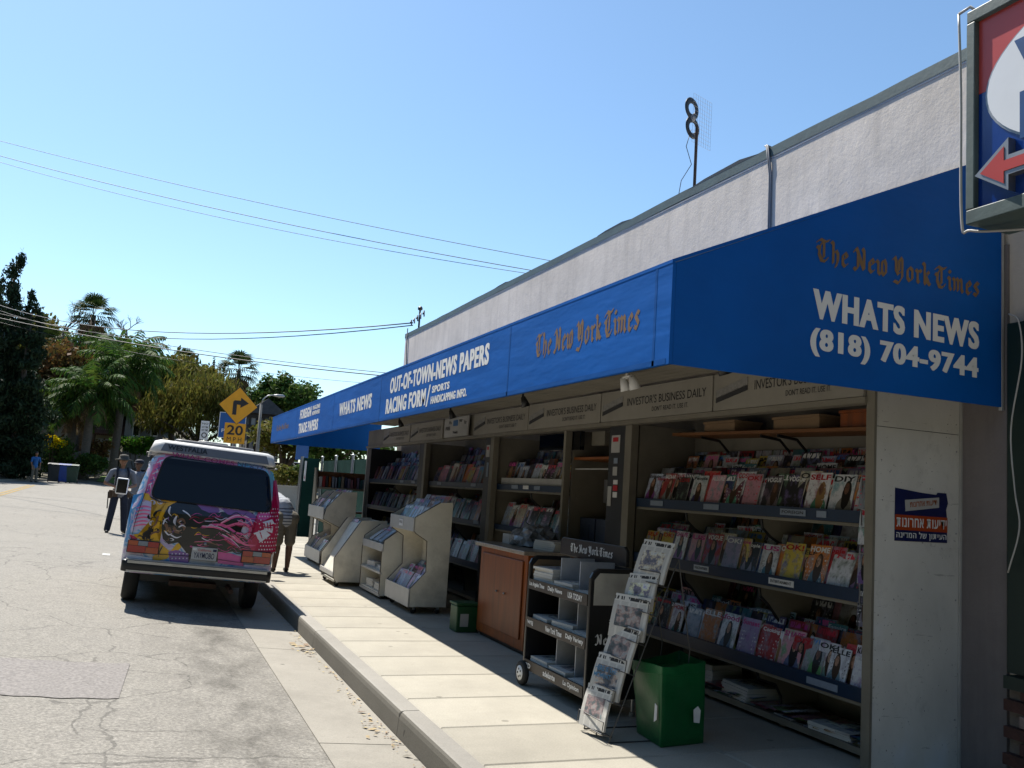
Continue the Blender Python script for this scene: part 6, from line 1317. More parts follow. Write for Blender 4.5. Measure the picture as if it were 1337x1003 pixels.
struct('hillside', mb, [CURB, M('garden_soil', (.10, .085, .05), .95, .35, .8, .3, 6)])
# lawn
mb = MB()
def hz(x, y):                                    # height of the hillside surface
    dy = max(0, y-edgeY(x)); k = 1.0 if x < 2 else max(.12, 1-(x-2)/14); xs2 = [c[0] for c in cols]; zs2 = [c[1] if c[1] < .3 else c[1]*k for c in cols]
    return zr(x, edgeY(x))+float(np.interp(dy, xs2, zs2))
n_ = 12
for j in range(4):
    for i in range(n_): x = -2.6+i*.42; y = edgeY(x)+.8+j*2.0; mb.v.append((x, y, hz(x, y)+.05))
mb.f = [(j*n_+i, j*n_+i+1, (j+1)*n_+i+1, (j+1)*n_+i) for j in range(3) for i in range(n_-1)]; mb.m = [0]*len(mb.f)
struct('lawn', mb, M('lawn_grass', (.11, .18, .02), .9, .25, 3, .3, 30))
# wooded slope across the road (fills the left)
wood = []; q = np.random.default_rng(5)
for i in range(26):
    y = q.uniform(92, 135); x = q.uniform(-24, 4); r_ = q.uniform(2.2, 4.2); z = hz(x, y)+r_*.6
    wood += lumpy((x, y, z), (r_, r_, r_*.9), 6, 100+i)
V_, F_ = leaves(wood, 26000, .75, .1)
tag(put('hillside_wood', fastmesh('hillside_wood', V_, F_, G_OLIVE)), 'dull green scrub and trees covering the slope behind the palms', 'trees', kind='stuff')
side_w = []  # unseen tree rows, opposite and behind the camera, added to cut sky fill
for i in range(30):
    y = -14+i*2.5; x = -17.5-q.uniform(0, 3)-(0 if y < 40 else (y-40)*.12); r_ = q.uniform(2.6, 3.6); side_w += lumpy((x+2.5, y, 6.5), (r_, r_, 7.5), 8, 300+i)
for i in range(18):
    x = -22+i*2.6; side_w += lumpy((x, -17-q.uniform(0, 3), 6.0), (3.2, 3.2, 7.0), 8, 400+i)
V_, F_ = leaves(side_w, 60000, 1.0, .1)
tag(put('roadside_wood', fastmesh('roadside_wood', V_, F_, G_MID)), 'unseen trees added across the road and behind the camera to block sky light', 'trees', kind='stuff')
# dark conifers at the left edge
def conifer(label, px, pyb, pyt, Y, wpx, seed, n=9000):
    b = at(px, pyb, Y); t_ = at(px, pyt, Y); b.z = hz(b.x, Y); h_ = t_.z-b.z; r0 = wpx/F*Y; cl = []; q2 = np.random.default_rng(seed)
    for k in range(16):
        s = k/15; rr_ = r0*(1.05-.78*s**1.8)
        for _ in range(4): cl.append(((b.x+q2.normal()*rr_*.45, Y+q2.normal()*rr_*.4, b.z+h_*(.05+.9*s)+q2.normal()*.2), (rr_*q2.uniform(.35, .65), rr_*.5, h_*q2.uniform(.03, .06))))
    r_ = root('conifer', b, label, 'tree', 'dark conifers at the left'); mb = MB(); mb.tube([b, (b.x, Y, b.z+h_*.9)], [.3, .05], 8); part('trunk', mb, BARK, r_, True)
    V_, F_ = leaves(cl, n, .30, .5, .35, .6); put('crown', fastmesh('crown', V_-np.array(b), F_, G_DARK), r_); return r_
conifer('tallest dark conifer at the left edge of the picture', -16, 622, 320, 62, 34, 1, 16000)
conifer('broad dark conifer just left of the palms', 14, 622, 378, 60, 32, 2, 18000)
conifer('dark conifer partly outside the left edge', -38, 622, 360, 59, 30, 3, 7000)
# palms
def frond(base, az, el, ln, nl, hang, rng_, wd):
    """arched rachis with drooping leaflets; returns quads"""
    P_ = []; p = np.array(base, float); e = el
    for k in range(13):
        P_.append(p.copy()); d = np.array([math.cos(az)*math.cos(e), math.sin(az)*math.cos(e), math.sin(e)]); p = p+d*ln/12; e -= hang/12*(.5+k/8)
    P_ = np.array(P_); V_ = []; side_ = np.array([-math.sin(az), math.cos(az), 0])
    for k in range(nl):
        s = .12+.88*k/nl; i = min(11, int(s*12)); f_ = s*12-i; c = P_[i]*(1-f_)+P_[i+1]*f_; tn = P_[i+1]-P_[i]; tn /= np.linalg.norm(tn)
        L_ = ln*.30*math.sin(math.pi*min(1, .18+.82*s))**.6*rng_.uniform(.8, 1.15)
        for sg_ in (-1, 1):
            d = side_*sg_*.75+tn*.55+np.array([0, 0, -.55+rng_.normal()*.25]); d /= np.linalg.norm(d); e2 = c+d*L_*.6; e3 = e2+(d+np.array([0, 0, -.9]))/1.6*L_*.45; wv = tn*wd
            V_ += [c-wv*.5, c+wv*.5, e2+wv*.5, e2-wv*.5, e2-wv*.5, e2+wv*.5, e3+wv*.1, e3-wv*.1]
    for k in range(12):
        w_ = np.array([0, 0, .025]); V_ += [P_[k]-w_, P_[k+1]-w_, P_[k+1]+w_, P_[k]+w_]
    return V_
def feather_palm(label, px, pyb, pyt, Y, ln, seed, nf=30):
    b = at(px[0], pyb, Y); t_ = at(px[1], pyt, Y); b.z = hz(b.x, Y); q2 = np.random.default_rng(seed)
    r_ = root('feather_palm', b, label, 'palm tree', 'feather palms in the garden'); mb = MB(); pts = [b.lerp(t_, k/8) for k in range(9)]
    mb.tube(pts, [.34, .30, .28, .27, .27, .26, .26, .25, .22], 10); part('trunk', mb, BARKG, r_, True)
    V_ = []
    for i in range(nf):
        az = i*2.399+q2.normal()*.15; el = 1.35-1.75*(i/nf)**.8; V_ += frond((t_.x, t_.y, t_.z), az, el, ln*q2.uniform(.85, 1.1), 34, 1.0+q2.uniform(0, .5), q2, .085)
    V_ = np.array(V_); put('crown', fastmesh('crown', V_-np.array(b), np.arange(len(V_)).reshape(-1, 4), G_PALM), r_)
    D_ = []
    for i in range(9): D_ += frond((t_.x, t_.y, t_.z-.3), i*.7+q2.normal()*.2, -.7, ln*.6, 20, .8, q2, .07)
    D_ = np.array(D_); put('dead_fronds', fastmesh('dead_fronds', D_-np.array(b), np.arange(len(D_)).reshape(-1, 4), G_TAN), r_); return r_
feather_palm('left feather palm with a drooping crown, in front of the tiled garage', (107, 122), 622, 512, 66, 3.5, 1, 26)
feather_palm('right feather palm with arching fronds, beside the grey house', (148, 165), 600, 478, 69, 4.1, 2, 28)
feather_palm('thin feather palm hidden between the dark conifer and the left palm', (90, 96), 622, 530, 68, 3.2, 3, 18)
def fan_palm(label, px, pyt, Y, size, seed, pyb=600, nf=30):
    t_ = at(px, pyt, Y); b = Vector((t_.x+.2, Y, hz(t_.x, Y))); q2 = np.random.default_rng(seed)
    r_ = root('fan_palm', b, label, 'palm tree', 'fan palms on the skyline'); mb = MB(); mb.tube([b, b.lerp(t_, .5), t_], [.3, .22, .2], 8); part('trunk', mb, BARKG, r_, True)
    for nm, n2, e0, e1, mt in (('crown', nf, 1.5, -.6, G_FAN), ('dead_fronds', 20, -1.0, -1.5, G_TAN)):
        V_ = []
        for i in range(n2):
            az = i*2.399+q2.normal()*.2; el = e0+(e1-e0)*(i/n2)+q2.normal()*.12; d = np.array([math.cos(az)*math.cos(el), math.sin(az)*math.cos(el), math.sin(el)]); s_ = np.array([-math.sin(az), math.cos(az), 0]); u2 = np.cross(s_, d)
            c = np.array(t_)+d*size*.5
            V_ += [np.array(t_)-s_*.02, np.array(t_)+s_*.02, c+s_*.02, c-s_*.02]
            for k in range(13):
                a = (k-6)/6*1.35; dd = d*math.cos(a)+s_*math.sin(a); L_ = size*.62*(1-.12*abs(k-6)/6); m1 = c+dd*L_*.6; m2 = c+dd*L_*1.1+np.array([0, 0, -.22*size]); ww = np.cross(dd, u2)*size*.026
                V_ += [c-ww*.4, c+ww*.4, m1+ww, m1-ww, m1-ww, m1+ww, m2+ww*.1, m2-ww*.1]
        V_ = np.array(V_); put(nm, fastmesh(nm, V_-np.array(b), np.arange(len(V_)).reshape(-1, 4), mt), r_)
    return r_
fan_palm('tall fan palm on the skyline above the feather palms', 122, 412, 84, 2.1, 4)
fan_palm('small fan palm on the skyline left of the cypress spires', 241, 472, 120, 1.9, 5)
fan_palm('fan palm on the skyline just above the yellow diamond sign', 312, 484, 92, 2.2, 6)
fan_palm('low fan palm in the scrub beside the dark conifer', 62, 452, 88, 2.0, 7)
for px, pt, pb, lab in ((253, 463, 500, 'cypress spire next to the small fan palm'), (258, 466, 500, 'slim cypress spire, second from the small fan palm'), (280, 468, 500, 'lone cypress spire in the middle of the skyline'), (294, 470, 500, 'cypress spire beside the fan palm above the diamond sign')):
    t_ = at(px, pt, 130); b = at(px, pb+40, 130); b.z = hz(b.x, 130); hh = t_.z-b.z
    cl = [((t_.x, 130, b.z+hh*s), (.5*(1.05-s)**.6+.05, .5, hh*.08)) for s in np.linspace(.1, .97, 14)]
    r_ = root('cypress', b, lab, 'tree', 'cypress spires on the skyline'); mb = MB(); mb.tube([b, (t_.x, 130, b.z+hh*.6)], [.15, .05], 6); part('trunk', mb, BARK, r_)
    V_, F_ = leaves(cl, 1100, .3, 0); put('crown', fastmesh('crown', V_-np.array(b), F_, G_DARK), r_)
# broad trees
def round_tree(name, label, px, py, Y, rx, rz_, n, size, mat, seed, droop=0., trunk=.3, lumps=14, group='broad trees beyond the road', **kw):
    c = at(px, py, Y); b = Vector((c.x, Y, hz(c.x, Y) if Y > edgeY(c.x) else zr(c.x, Y)))
    return tree(name, label, b, 0, trunk, lumpy(tuple(c), (rx, rx*.8, rz_), lumps, seed), n, size, mat, group, droop, **kw)
round_tree('pepper_tree', 'large drooping olive-green tree behind the traffic signs', 262, 535, 72, 4.3, 3.6, 15000, .42, G_OLIVE, 11, 1.0, aspect=.22)
round_tree('pepper_tree', 'drooping olive tree to the right of the feather palms', 228, 518, 78, 3.4, 3.6, 10000, .45, G_OLIVE, 12, .8, aspect=.25)
round_tree('broad_tree', 'green tree behind the feather palms', 192, 500, 80, 3.6, 3.4, 8000, .45, G_MID, 13)
round_tree('broad_tree', 'dark tree between the feather palm trunks', 132, 490, 80, 4.0, 4.0, 9000, .5, G_MID, 14)
round_tree('broad_tree', 'brownish green tree beside the dark conifer', 72, 500, 76, 3.2, 4.5, 9000, .45, G_OLD, 15)
round_tree('broad_tree', 'tree behind the street lamp left of the awning end', 362, 525, 78, 2.6, 2.8, 6500, .4, G_MID, 16)
round_tree('broad_tree', 'thin airy tree with sky gaps above the awning end', 392, 522, 86, 2.3, 2.6, 1900, .35, G_MID, 17, limbs=12)
round_tree('broad_tree', 'round tree under the far end of the awning', 372, 575, 58, 2.4, 1.5, 6000, .34, G_OLIVE, 18)
round_tree('broad_tree', 'green tree seen over the green fence', 440, 575, 55, 4.0, 1.6, 6000, .4, G_MID, 19)
round_tree('broad_tree', 'low tree right of the timbered house', 340, 545, 84, 3.0, 2.6, 5000, .4, G_OLIVE, 20)
def shrub(label, px, py, Y, rx, rz_, n, size, mat, seed, name='shrub', group='shrubs in the gardens'):
    c = at(px, py, Y); g_ = hz(c.x, Y) if Y > edgeY(c.x) else zr(c.x, Y); b = Vector((c.x, Y, g_)); c.z = max(c.z, g_+rz_*.6); r_ = root(name, b, label, 'shrub', group); mb = MB()
    for k in range(4): mb.tube([b, (c.x+.3*rx*math.cos(k*1.6), Y+.3*rx*math.sin(k*1.6), c.z)], [.04, .015], 5)
    part('stem', mb, BARK, r_); V_, F_ = leaves(lumpy(tuple(c), (rx, rx*.7, rz_), 8, seed), n, size, 0); put('foliage', fastmesh('foliage', V_-np.array(b), F_, mat), r_); return r_
shrub('bright green clipped shrub in front of the grey house', 178, 583, 72, 1.7, .9, 4500, .2, G_BRI, 31)
shrub('yellow-flowering shrub beside the dark conifer', 70, 578, 64, .75, .5, 1300, .14, G_YEL, 32)
shrub('green shrub below the yellow flowers', 70, 590, 64.5, 1.5, 1.3, 3500, .22, G_MID, 33)
shrub('dark shrub at the foot of the left feather palm', 116, 607, 65, 1.4, .9, 3500, .2, G_MID, 34)
shrub('low green shrub behind the wheeled bins', 82, 604, 66, 1.2, .6, 2500, .18, G_BRI, 35)
shrub('vine-covered shrub between the palm trunks', 128, 588, 68, 1.0, 1.0, 2500, .2, G_OLD, 36)
shrub('rounded shrub above the low wall beyond the bending man', 374, 622, 47, 1.3, .62, 3500, .16, G_OLIVE, 37)
shrub('shrub beside the low wall near the green fence', 393, 618, 47, .9, .6, 2500, .16, G_MID, 38)
def bare(label, px, pyt, pyb, Y, seed, spread):
    q2 = random.Random(seed); t_ = at(px, pyt, Y); b = at(px, pyb, Y); base = Vector((b.x, Y, hz(b.x, Y))); r_ = root('bare_tree', base, label, 'tree', 'bare trees on the skyline'); mb = MB(); mb.tube([base, b], [.18, .12], 6); H_ = t_.z-b.z
    def br(p, d, l_, r2, lv):
        e = p+d*l_; mb.tube([p, p.lerp(e, .5)+Vector((q2.uniform(-.1, .1)*l_, 0, 0)), e], [r2, r2*.8, r2*.55], 4)
        if lv:
            for _ in range(3): nd = (d+Vector((q2.uniform(-1, 1)*spread, q2.uniform(-1, 1)*spread, q2.uniform(-.2, .5)))).normalized(); br(p.lerp(e, q2.uniform(.5, 1)), nd, l_*.68, r2*.6, lv-1)
    br(b, Vector((.05, 0, 1)), H_*.42, .1, 4); part('branches', mb, M('pale_bark', (.2, .16, .14), .9), r_)
bare('leafless tree on the skyline left of the tall fan palm', 82, 384, 450, 86, 1, .75); bare('leafless tree on the skyline right of the tall fan palm', 162, 402, 450, 90, 2, 1.0); bare('thin leafless tree among the cypress spires', 287, 468, 505, 110, 3, .9)
# ------------------------------------------------------------------ houses
TILE = M('roof_tile', (.16, .075, .05), .85, .3, 5, .3, 12); BEIGE = M('beige_stucco', (.46, .38, .26), .9, .1, 2, .2, 20); HGREY = M('grey_stucco', (.36, .37, .40), .9, .1, 2, .2, 20); GWH = M('garage_white', (.55, .53, .47), .7, .08, 4); TIMB = M('dark_timber', (.04, .03, .025), .8); SHIN = M('dark_shingle', (.07, .075, .085), .9, .25, 6)
def wbox(r_, nm, px0, px1, pyt, pyb, Y, d, mat, dz=0):
    a, b = at(px0, pyb, Y), at(px1, pyt, Y); mb = MB(); mb.box(min(a.x, b.x), max(a.x, b.x), Y, Y+d, min(a.z, b.z)+dz, max(a.z, b.z)); return part(nm, mb, mat, r_), a, b
ga = root('garage', at(138, 600, 76), 'beige garage with a terracotta tile roof between the palm trunks', 'garage')
wbox(ga, 'wall', 120, 158, 562, 612, 76, 6, BEIGE); wbox(ga, 'garage_door', 124, 148, 574, 606, 75.93, .06, GWH)
a, b = at(112, 565, 75.2), at(172, 548, 79)
for i in range(22):
    x = a.x+(b.x-a.x)*i/22; mb = MB(); mb.tube([(x, 75.2, a.z), (x, 79, b.z)], .10, 6); part('roof_tile', mb, TILE, ga, True)
hs = root('grey_house', at(190, 600, 73.5), 'grey stucco two-storey house behind the feather palms', 'house')
w_, a, b = wbox(hs, 'wall', 157, 216, 541, 612, 73.5, 8, HGREY)
mb = MB(); mb.prism([(a.x-.5, b.z), (b.x+.5, b.z), ((a.x+b.x)/2, b.z+.9)], 'y', 73.1, 81.9); part('roof', mb, TILE, hs)
for px in (172, 196):
    f_, a2, b2 = wbox(hs, 'window', px, px+12, 552, 570, 73.4, .08, LETW); wbox(hs, 'pane', px+1.5, px+10.5, 554, 568, 73.36, .03, GLASSD)[0].parent = f_
bh = root('terracotta_house', at(40, 560, 86), 'house with a brown tile roof glimpsed behind the dark conifer', 'house')
w_, a, b = wbox(bh, 'wall', 15, 100, 500, 612, 86, 8, BEIGE); mb = MB(); mb.prism([(a.x-.6, b.z), (b.x+.6, b.z), ((a.x+b.x)/2, b.z+1.8)], 'y', 85.4, 94.6); part('roof', mb, TILE, bh)
th = root('timbered_house', at(345, 590, 66), 'timbered house with dark shingle roofs behind the street lamp', 'house')
w_, a, b = wbox(th, 'wall', 322, 368, 541, 602, 66, 7, M('pale_plaster', (.42, .4, .38), .9, .1, 2)); zt = b.z; xm = (a.x+b.x)/2
mb = MB(); mb.prism([(a.x-.4, zt-.1), (b.x+.4, zt-.1), (xm, zt+1.0)], 'y', 65.6, 73.4); part('roof', mb, SHIN, th)
for px in (324, 333, 342, 351, 360): wbox(th, 'timber', px, px+1.8, 541, 590, 65.93, .06, TIMB)
for py in (543, 558, 572): wbox(th, 'timber', 322, 368, py, py+1.8, 65.90, .05, TIMB)
for px in (336, 345): f_, _, _ = wbox(th, 'window', px, px+6, 545, 556, 65.88, .04, TIMB); wbox(th, 'pane', px+.8, px+5.2, 546, 555, 65.85, .02, GLASSD)[0].parent = f_
mb = MB(); c0, c1, c2 = at(338, 566, 64.5), at(372, 580, 64.5), at(330, 580, 64.5); mb.prism([(c2.x, c2.z), (c1.x, c1.z), (c0.x, c0.z)], 'y', 62.5, 65.5); part('porch_roof', mb, SHIN, th)
# low concrete wall and pavement beyond the bending man
mb = MB(); a, b = at(352, 650, 44), at(392, 637, 44); mb.box(a.x-1, b.x+.5, 44, 44.25, zr(3, 44)-.05, b.z); mb.box(a.x-1.05, b.x+.55, 43.96, 44.29, b.z+.001, b.z+.06)
solo('low_wall', mb, CURB, (a.x, 44, zr(3, 44)), 'low concrete wall beyond the bending man', 'wall')
# parked cars far behind the low wall
def small_car(label, px, Y, mat):
    c = at(px, 606, Y); z0 = c.z-1.25; r_ = root('parked_car', (c.x, Y, z0), label, 'car', 'cars parked far beyond the low wall'); mb = MB()
    mb.prism([(-2.1, .3), (2.1, .3), (2.15, .75), (1.3, .85), (.75, 1.32), (-.9, 1.35), (-1.6, .9), (-2.1, .8)], 'y', -.8, .8); o = put('body', mb.mesh('body', mat), r_); bev(o, .08)
    mb = MB(); mb.prism([(1.15, .88), (.7, 1.26), (-.85, 1.28), (-1.4, .9)], 'y', -.81, .81); put('side_glass', mb.mesh('side_glass', GLASSD), r_)
    for x in (-1.3, 1.3): mb = MB(); mb.lathe((x, -.75, .31), 'y', [(.2, -.1), (.31, -.08), (.31, .08), (.2, .1)], 16); put('wheel', mb.mesh('wheel', RUBBER), r_)
    mb = MB(); mb.box(-2.6, 2.6, -1.2, 1.2, -.4, -.002); p_ = put('parking_pad', mb.mesh('parking_pad', ASPH), None, (c.x, Y, z0)); p_['kind'] = 'structure'
small_car('white car parked far behind the low wall, left one', 366, 60, WHITE); small_car('silver car parked far behind the low wall, right one', 392, 62, M('silver_paint', (.4, .41, .42), .3, .05, coat=.4))
# ------------------------------------------------------------------ street furniture
SY = M('sign_yellow', (.72, .32, .012), .4, .08, 6); SBL = M('sign_blue_panel', (.02, .12, .38), .4, .08, 6)
def sign_post(name, label, px, pyb, Y, ztop, lean=.0):
    b = at(px, pyb, Y); g_ = SW if Y < 24 else zr(b.x, Y); r_ = root(name, (b.x, Y, g_), label, 'sign'); mb = MB(); mb.tube([(b.x, Y, g_), (b.x, Y, ztop)], .03, 8); part('post', mb, STEEL, r_); return r_, b.x
c = at(311, 530, 27); d_ = at(320, 567, 27); wsg, X0 = sign_post('warning_sign', 'yellow diamond right-turn sign above a 20 MPH plate', 309, 560, 27, c.z+.45)
def diamond(r_, cx_, Y, cz, h_, mat, nm, th_): mb = MB(); mb.prism([(cx_-h_, cz), (cx_, cz-h_), (cx_+h_, cz), (cx_, cz+h_)], 'y', Y-th_, Y); return part(nm, mb, mat, r_)
diamond(wsg, c.x, 26.966, c.z, .545, LETK, 'border', .004); dp = diamond(wsg, c.x, 26.96, c.z, .525, SY, 'diamond_panel', .004)
mb = MB(); q = .165; ap = [(-.17, -.27), (-.06, -.27), (-.06, .03), (.04, .03), (.04, -.06), (.27, .09), (.04, .24), (.04, .15), (-.13, .15), (-.17, .11)]
mb.prism([(c.x+u*.98+.02, c.z+v*.98-.0) for u, v in ap], 'y', 26.948, 26.952); part('arrow', mb, LETK, dp)
pl_ = Vector((at(306, 568, 27).x, 27, at(306, 566, 27).z)); mb = MB(); mb.box(pl_.x-.29, pl_.x+.29, 26.962, 26.966, pl_.z-.29, pl_.z+.29); sp = part('speed_plate', mb, SY, wsg)
lettering('20', (pl_.x-.22, 26.958, pl_.z-.05), (.44, 0, 0), (0, 0, .28), LETK, sp, .02); lettering('M P H', (pl_.x-.20, 26.958, pl_.z-.23), (.40, 0, 0), (0, 0, .12), LETK, sp, .0)
c = at(303, 556, 31); bs, X0 = sign_post('parking_sign', 'blue parking sign half hidden behind the 20 MPH plate', 303, 585, 31, c.z+.3)
mb = MB(); mb.box(c.x-.42, c.x+.42, 30.955, 30.965, c.z-.42, c.z+.42); part('border', mb, LETW, bs); mb = MB(); mb.box(c.x-.40, c.x+.40, 30.948, 30.953, c.z-.40, c.z+.40); bp2 = part('blue_panel', mb, SBL, bs)
lettering('Public', (c.x-.22, 30.944, c.z-.05), (.5, 0, 0), (0, 0, .13), LETW, bp2, .01); lettering('Parking', (c.x-.32, 30.944, c.z-.27), (.64, 0, 0), (0, 0, .15), LETW, bp2, .01)
c = at(267, 562, 25.5); ns_, X0 = sign_post('no_parking_sign', 'narrow white parking-rules sign above the van roof', 267, 590, 25.5, c.z+.25)
mb = MB(); mb.box(c.x-.105, c.x+.105, 25.455, 25.462, c.z-.25, c.z+.25); sp = part('panel', mb, LETW, ns_)
for k, z in enumerate((.17, .08, .0)): lettering('ANY TIME' if k else 'NO', (c.x-.08, 25.452, c.z+z-.02), (.16, 0, 0), (0, 0, .05), LETK, sp, .01)
mb = MB(); mb.torus((c.x, 25.450, c.z-.13), .06, .012, (1, 0, 0), (0, 0, 1), 20, 6, flat=.2); part('symbol', mb, LETK, sp)
sl_ = at(337, 590, 46); st_ = at(341, 528, 46); lp_ = root('street_lamp', (sl_.x, 46, zr(sl_.x, 46)), 'grey street lamp with a curved arm left of the awning end', 'street lamp')
mb = MB(); mb.tube([(sl_.x, 46, zr(sl_.x, 46)), (st_.x, 46, st_.z)], [.10, .06], 10); part('pole', mb, M('lamp_concrete', (.25, .24, .22), .9), lp_, True)
e_ = at(360, 516, 46); m_ = at(350, 516.5, 46); mb = MB(); mb.tube([st_, at(344, 521, 46), m_, e_], [.035, .03, .028, .028], 8); part('arm', mb, STEEL, lp_, True)
mb = MB(); mb.lathe((e_.x+.15, 46, e_.z-.02), 'x', [(.03, -.3), (.07, -.1), (.08, .2), (.03, .3)], 12); part('lamp_head', mb, STEEL, lp_, True)
# wheeled bins at the far kerb
BINB = {'black': M('bin_black', (.015, .02, .025), .5), 'blue': M('bin_blue', (.012, .06, .3), .45), 'green': M('bin_green', (.012, .05, .03), .5)}
for px, k, lab in ((69, 'black', 'black wheeled bin, left of the three at the far kerb'), (83, 'blue', 'blue wheeled bin, middle of the three at the far kerb'), (93, 'green', 'dark green wheeled bin, right of the three at the far kerb')):
    p = at(px, 629, 60); z0 = zr(p.x, 60)+.004; s = 1.0; r_ = root('wheeled_bin', (p.x, 60, z0), lab, 'bin', 'wheeled bins at the far kerb')
    mb = MB(); mb.add([(p.x-.27, 59.75, z0+.05), (p.x+.27, 59.75, z0+.05), (p.x+.27, 60.3, z0+.05), (p.x-.27, 60.3, z0+.05), (p.x-.34, 59.66, z0+1.0), (p.x+.34, 59.66, z0+1.0), (p.x+.34, 60.4, z0+1.0), (p.x-.34, 60.4, z0+1.0)], [(0, 3, 2, 1), (4, 5, 6, 7), (0, 1, 5, 4), (1, 2, 6, 5), (2, 3, 7, 6), (3, 0, 4, 7)]); part('tub', mb, BINB[k], r_, bevel=.03)
    mb = MB(); mb.prism([(59.62, z0+1.005), (60.44, z0+1.005), (60.44, z0+1.06), (60.0, z0+1.13), (59.62, z0+1.06)], 'x', p.x-.36, p.x+.36); part('lid', mb, BINB[k], r_, bevel=.02)
    for sx in (-.3, .3): mb = MB(); mb.lathe((p.x+sx, 60.3, z0+.11), 'x', [(.06, -.03), (.11, -.025), (.11, .025), (.06, .03)], 12); part('wheel', mb, RUBBER, r_, True)
# sidewalk strip and picket fence at the far left
mb = MB(); mb.prism([(at(-30, 627, 58).x-4, 55.4), (at(55, 629, 58).x, 61.5), (at(55, 629, 58).x-1.0, 63), (at(-30, 627, 58).x-5, 57.4)], 'z', zr(-6, 58)-.05, zr(-6, 58)+.16); struct('far_sidewalk', mb, CONC)
pf = root('picket_fence', (-7.5, 60.5, zr(-7, 60)), 'white picket fence in shade at the far left kerb', 'fence')
for i in range(16):
    x = at(-6+3.0*i, 617, 60.8).x; mb = MB(); mb.prism([(x-.045, .6), (x+.045, .6), (x+.045, 1.15), (x, 1.25), (x-.045, 1.15)], 'y', 60.8, 60.83); part('picket', mb, LETW, pf)
for z in (.72, 1.02): mb = MB(); mb.box(at(-8, 617, 60.8).x, at(42, 617, 60.8).x, 60.831, 60.86, z, z+.06); part('rail', mb, LETW, pf)
# green screened fence beyond the stand
gf = root('green_fence', (4.75, 22, SW), 'dark green screened fence beyond the far end of the stand', 'fence')
GFM = M('green_screen', (.016, .05, .042), .9, .25, 2, .3, 40, spec=.05)
fp = [(4.78, 18.0), (4.78, 20.1), (4.78, 22.2), (4.78, 24.3), (4.78, 26.3)]
for (xa, ya), (xb, yb) in zip(fp, fp[1:]):
    mb = MB(); mb.box(xa, xa+.02, ya+.04, yb-.04, SW, 2.18); part('screen_panel', mb, GFM, gf)
for x, y in fp: mb = MB(); mb.tube([(x-.03, y, 0), (x-.03, y, 2.27)], .035, 8); part('post', mb, STEEL, gf); mb = MB(); mb.lathe((x-.03, y, 2.27), 'z', [(.045, 0), (.045, .03), (.01, .05)], 8); part('post_cap', mb, STEEL, gf)
p0, p1_ = at(391, 640, 24.5), at(414, 640, 24.5)
mb = MB(); mb.box(p0.x, p1_.x, 24.5, 24.54, zr(3, 25), at(400, 598, 24.5).z); part('gate_panel', mb, GFM, gf)
mb = MB(); mb.tube([(p0.x, 24.5, 0), (p0.x, 24.5, at(394, 596, 24.5).z)], .04, 8); part('gate_post', mb, STEEL, gf)
n0, n1 = at(396, 628, 24.45), at(401, 602, 24.45); mb = MB(); mb.box(n0.x, n1.x, 24.46, 24.47, n0.z, n1.z); nt_ = solo('fence_notice', mb, LETW, (n0.x, 24.46, n0.z), 'tall white notice on the green gate panel', 'notice')
mb = MB(); mb.box(n0.x+.02, n1.x-.02, 24.455, 24.459, n0.z+.05, n0.z+.14); part('print', mb, TRED, nt_)
# blue board beyond the fence
a, b = at(386, 600, 34), at(404, 578, 34); r_ = root('blue_board', (a.x, 34, zr(a.x, 34)), 'blue board on a post seen under the far end of the awning', 'board'); mb = MB(); mb.box(a.x, b.x, 34, 34.1, a.z, b.z); part('panel', mb, SBL, r_); mb = MB(); mb.tube([((a.x+b.x)/2, 34.05, zr(a.x, 34)), ((a.x+b.x)/2, 34.05, a.z)], .05, 8); part('post', mb, STEEL, r_)
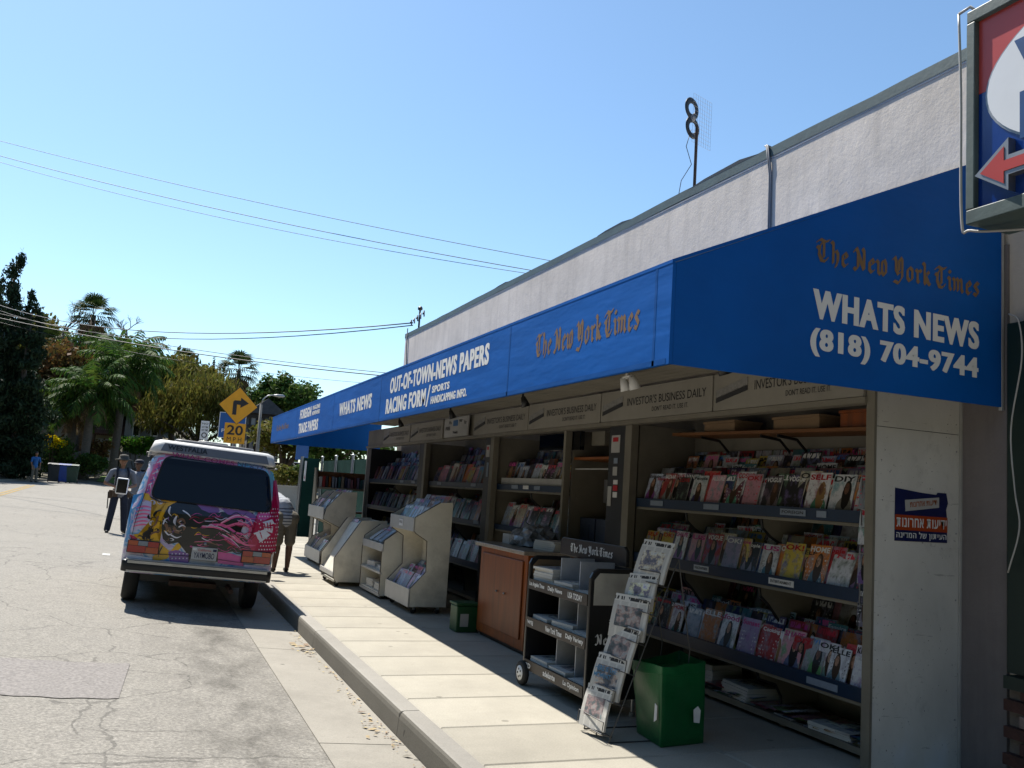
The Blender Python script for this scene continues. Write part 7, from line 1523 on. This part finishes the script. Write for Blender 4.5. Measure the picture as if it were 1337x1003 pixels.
# ------------------------------------------------------------------ overhead wires
WIRE = M('wire_black', (.02, .02, .022), .6); WIREP = M('wire_pale', (.12, .12, .13), .6)
def wire(label, a, b, sag, r_, mat):
    a, b = Vector(a), Vector(b); mb = MB(); mb.tube([a.lerp(b, k/24)-Vector((0, 0, 4*sag*(k/24)*(1-k/24))) for k in range(25)], r_, 5)
    solo('overhead_wire', mb, mat, tuple(a), label, 'wire', 'overhead wires', smooth=True)
wire('uppermost thin wire crossing the sky to the roofline', at(-60, 168, 40), at(760, 348, 24), .25, .010, WIREP)
wire('thin wire just below the uppermost, upper of a close pair', at(-60, 187, 40), at(740, 361, 24), .30, .012, WIREP)
wire('thin wire just below the uppermost, lower of a close pair', at(-60, 194, 40), at(735, 364, 24), .42, .009, WIREP)
mastp = Vector((4.75, 17.6, 4.9))
wire('upper service wire running to the mast at the roof corner', at(-60, 374, 48), mastp, .95, .013, WIREP); wire('lower service wire running to the mast at the roof corner', at(-60, 379, 48), mastp-Vector((0, 0, .05)), 1.05, .011, WIRE)
wire('upper black wire running behind the lettered awning', at(-60, 396, 44), at(560, 492, 30), .35, .013, WIRE); wire('middle black wire running behind the lettered awning', at(-60, 402, 44), at(560, 496, 30), .35, .02, WIRE); wire('lowest thin wire running behind the lettered awning', at(-60, 404, 44), at(540, 505, 30), .5, .008, WIRE)
# ------------------------------------------------------------------ one common albedo scale for every painted and natural surface
KEEP = {'pillar_paint': .95, 'cart_paint': 1.1, 'white_lettering': .8, 'stucco': .80, 'poptop_fibreglass': .9, 'mural_paint': .85, 'red_brown_wood': .72, 'door_wood': .8, 'dark_green_paint': .4, 'black_paint': 1, 'awning_vinyl': .82, 'awning_seam': .82, 'green_plastic': .66, 'label_card_white': .9, 'magazine_cover': .8, 'magazine_covers_far': .8, 'newsprint': .95, 'sign_white': 1, 'sign_blue': .9, 'sign_red': .8, 'sign_yellow': 1, 'lamp_red': 1, 'lamp_orange': 1, 'sidewalk_concrete': .66, 'asphalt': .74, 'patched_asphalt': .80, 'cream_paint': .54}
for m in bpy.data.materials:
    if not m.use_nodes: continue
    t = m.node_tree; k = KEEP.get(m.name, 1.0 if m.name.split('_')[-1] in ('leaves', 'leaflets', 'needles', 'fronds', 'flowers') or m.name.startswith('mural') else .66)
    for n in [n for n in t.nodes if n.type in ('BSDF_PRINCIPLED', 'BSDF_TRANSLUCENT')]:
        s = n.inputs[0]; h = t.nodes.new('ShaderNodeHueSaturation'); h.inputs['Value'].default_value = k; h.inputs['Saturation'].default_value = 1.08
        if s.is_linked:
            t.links.new(s.links[0].from_socket, h.inputs['Color'])
        else: h.inputs['Color'].default_value = s.default_value
        t.links.new(h.outputs[0], s)
